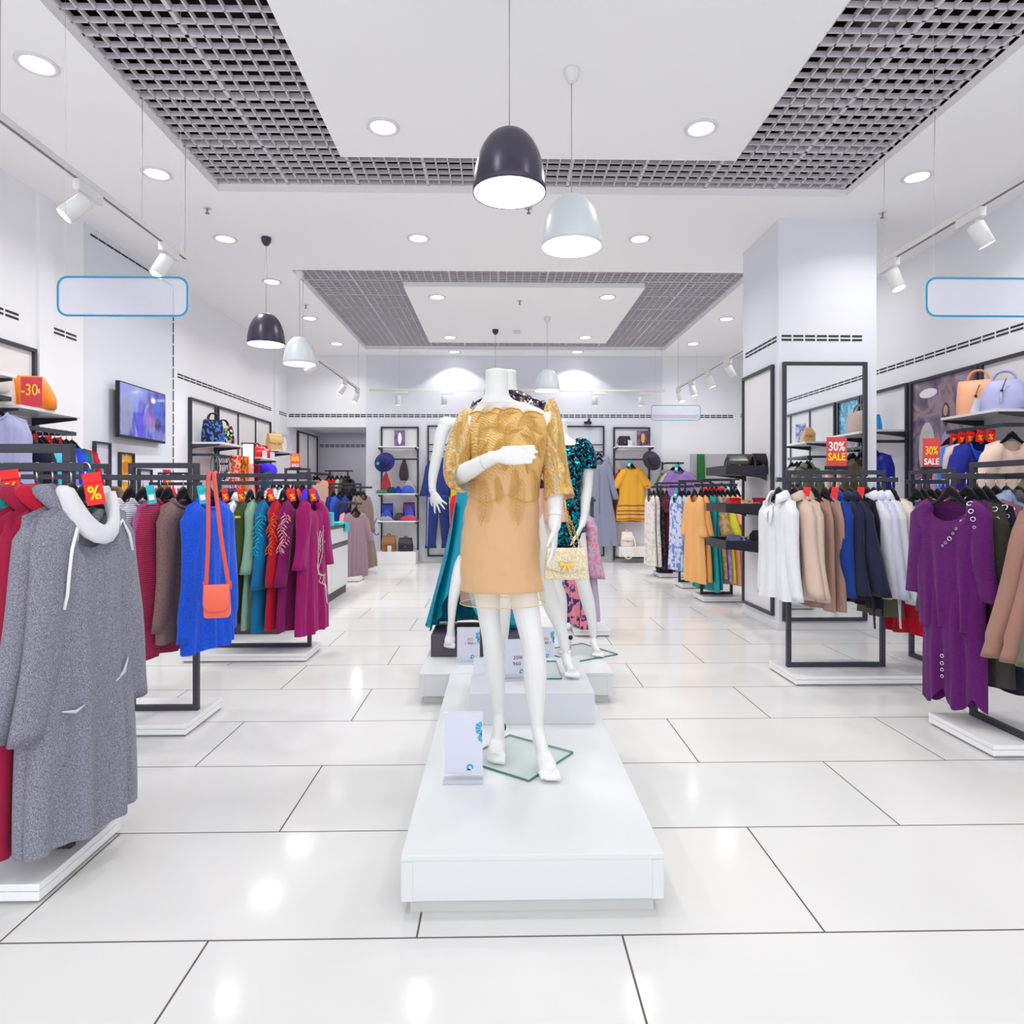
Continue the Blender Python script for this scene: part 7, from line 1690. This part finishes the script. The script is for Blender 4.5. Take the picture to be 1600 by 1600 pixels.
# hanging blouses and far right clothes
t = thing('hook_bar', 'small black wall hook bar with lilac blouses on the right of the back wall', 'hook bar', (WX(1056, 12.0), YB - .006, 1.78)); m = MB(); m.box(-.20,-.18,-.03,0,-.05,.10); m.box(.10,.12,-.03,0,-.05,.10); m.box(-.20,.14,-.30,-.27,.05,.08); m.box(-.20,-.18,-.27,-.03,.05,.08); m.box(.10,.12,-.27,-.03,.05,.08); m.build('hook_frame', BLACK, t)
for dx, y_, rgb, lab in ((-.04, YB - .12, (0,140,90), 'green blouse edge at the back of the lilac blouses'), (-.02, YB - .17, (206,150,60), 'ochre blouse edge behind the lilac blouses'), (-.0, YB - .22, (228,214,236), 'pale lilac blouse behind the front lilac one'), (.03, YB - .30, (176,138,220), 'lilac pleated blouse in front on the back wall hooks')):
    garment('blouse', lab, 'blouse', 'tee', WX(1058, 12.0) + dx, y_, 1.745, 0, fab(rgb, 'ribv' if 'pleated' in lab else 'plain'), 'blouses on the back wall hooks', 1.86, near=('pleated' in lab), L=1.0, w=(.46,.50,.50,.52))
price_tag(WX(1060, 11.8), 11.85, 1.82, 0, 'teal', 'turquoise tag on the front lilac blouse', 'turquoise tags', w=.06, h=.13)
t = thing('hook_bar', 'black wall hook bar above the ladder rack with the grey dress', 'hook bar', (WX(919, 12.15), YB - .006, 2.62)); m = MB(); m.box(-.07,.07,-.05,0,-.02,.02); m.box(-.015,.015,-.18,-.05,-.03,.03); m.box(-.02,.02,-.2,-.17,-.03,.06); m.build('hook_frame', BLACK, t)
drape('green_cloth', 'green cloth hanging over the top of the grey fitting room door', 'cloth', WX(1101, 12.0), YB - .045, 2.02, 0, .16, .50, fab((14,120,40), 'satin'), None, 3, .015, .9)
for px, rgb, lab in ((1116,(224,16,44),'red dress between the column trays and the fitting room door'), (1130,(190,226,240),'pale aqua dress beside the red one near the column'), (1146,(246,226,214),'cream dress next to the column far behind the trays')):
    garment('dress', lab, 'dress', 'longdress', WX(px, 11.3), 11.3, 1.44, math.radians(-30), fab(rgb), 'dresses far behind the column trays', 1.545, near=False, L=1.0)
t = thing('clothes_rack', 'charcoal rack far behind the column trays with red and aqua dresses', 'clothes rack', (WX(1131, 11.3), 11.3, 0)); m = MB(); m.box(-.30,.30,-.014,.014,1.515,1.545); m.box(-.22,-.192,-.014,.014,.06,1.515); m.box(.192,.22,-.014,.014,.06,1.515); m.build('frame', DARK, t); MB().box(-.28,.28,-.2,.2,0,.06).build('base_slab', WHITE_GLOSS, t)
t = thing('wall_garment_stand', 'yellow and red clothes edge beside the teal gown on the back wall', 'clothes', (WX(716, 11.8), 11.85, 0))
bpy.data.objects.remove(t)
garment('dress', 'red dress edge showing between the navy jumpsuit and the teal gown', 'dress', 'longdress', WX(722, 11.6), 11.62, 1.30, .3, fab((224,12,30)), 'clothes behind the teal gown', 1.40, near=False, L=.95)
garment('blouse', 'yellow blouse edge showing above the red dress by the teal gown', 'blouse', 'top', WX(722, 11.8), 11.82, 1.55, .2, fab((236,200,30)), 'clothes behind the teal gown', 1.66, near=False, L=.45)
t = thing('clothes_rack', 'dark rack hidden behind the teal gown', 'clothes rack', (WX(740, 11.7), 11.72, 0)); m = MB(); m.box(-.30,.30,-.014,.014,1.64,1.67); m.box(-.30,.30,-.114,-.086,1.37,1.40); m.box(.2,.228,-.10,.014,.06,1.64); m.build('frame', DARK, t); MB().box(-.1,.28,-.2,.2,0,.06).build('base_slab', WHITE_GLOSS, t)
# ---------------------------------------------------------------- camera, world, view
cd = bpy.data.cameras.new('camera'); cam = bpy.data.objects.new('camera', cd); C.objects.link(cam)
cd.sensor_width = 36; cd.sensor_fit = 'HORIZONTAL'; cd.lens = 36 * F / 1600; cd.clip_start = .05; cd.clip_end = 100
cd.shift_y = -(800 - HZ) / 1600
cam.location = (0, 0, H); cam.rotation_euler = (PI/2, 0, -YAW)
sc = bpy.context.scene; sc.camera = cam
w = bpy.data.worlds.new('world'); sc.world = w; w.use_nodes = True
w.node_tree.nodes['Background'].inputs['Color'].default_value = (.93, .95, 1, 1)
w.node_tree.nodes['Background'].inputs['Strength'].default_value = 1.6
sc.view_settings.view_transform = 'Standard'; sc.view_settings.look = 'None'
sc.view_settings.exposure = .32; sc.view_settings.gamma = 1; sc.view_settings.use_curve_mapping = False
cy = sc.cycles
cy.use_denoising = True; cy.max_bounces = 10; cy.diffuse_bounces = 5; cy.glossy_bounces = 4; cy.transmission_bounces = 6; cy.transparent_max_bounces = 16
cy.sample_clamp_indirect = 6; cy.caustics_reflective = False; cy.caustics_refractive = False; cy.use_adaptive_sampling = True; cy.adaptive_threshold = .02
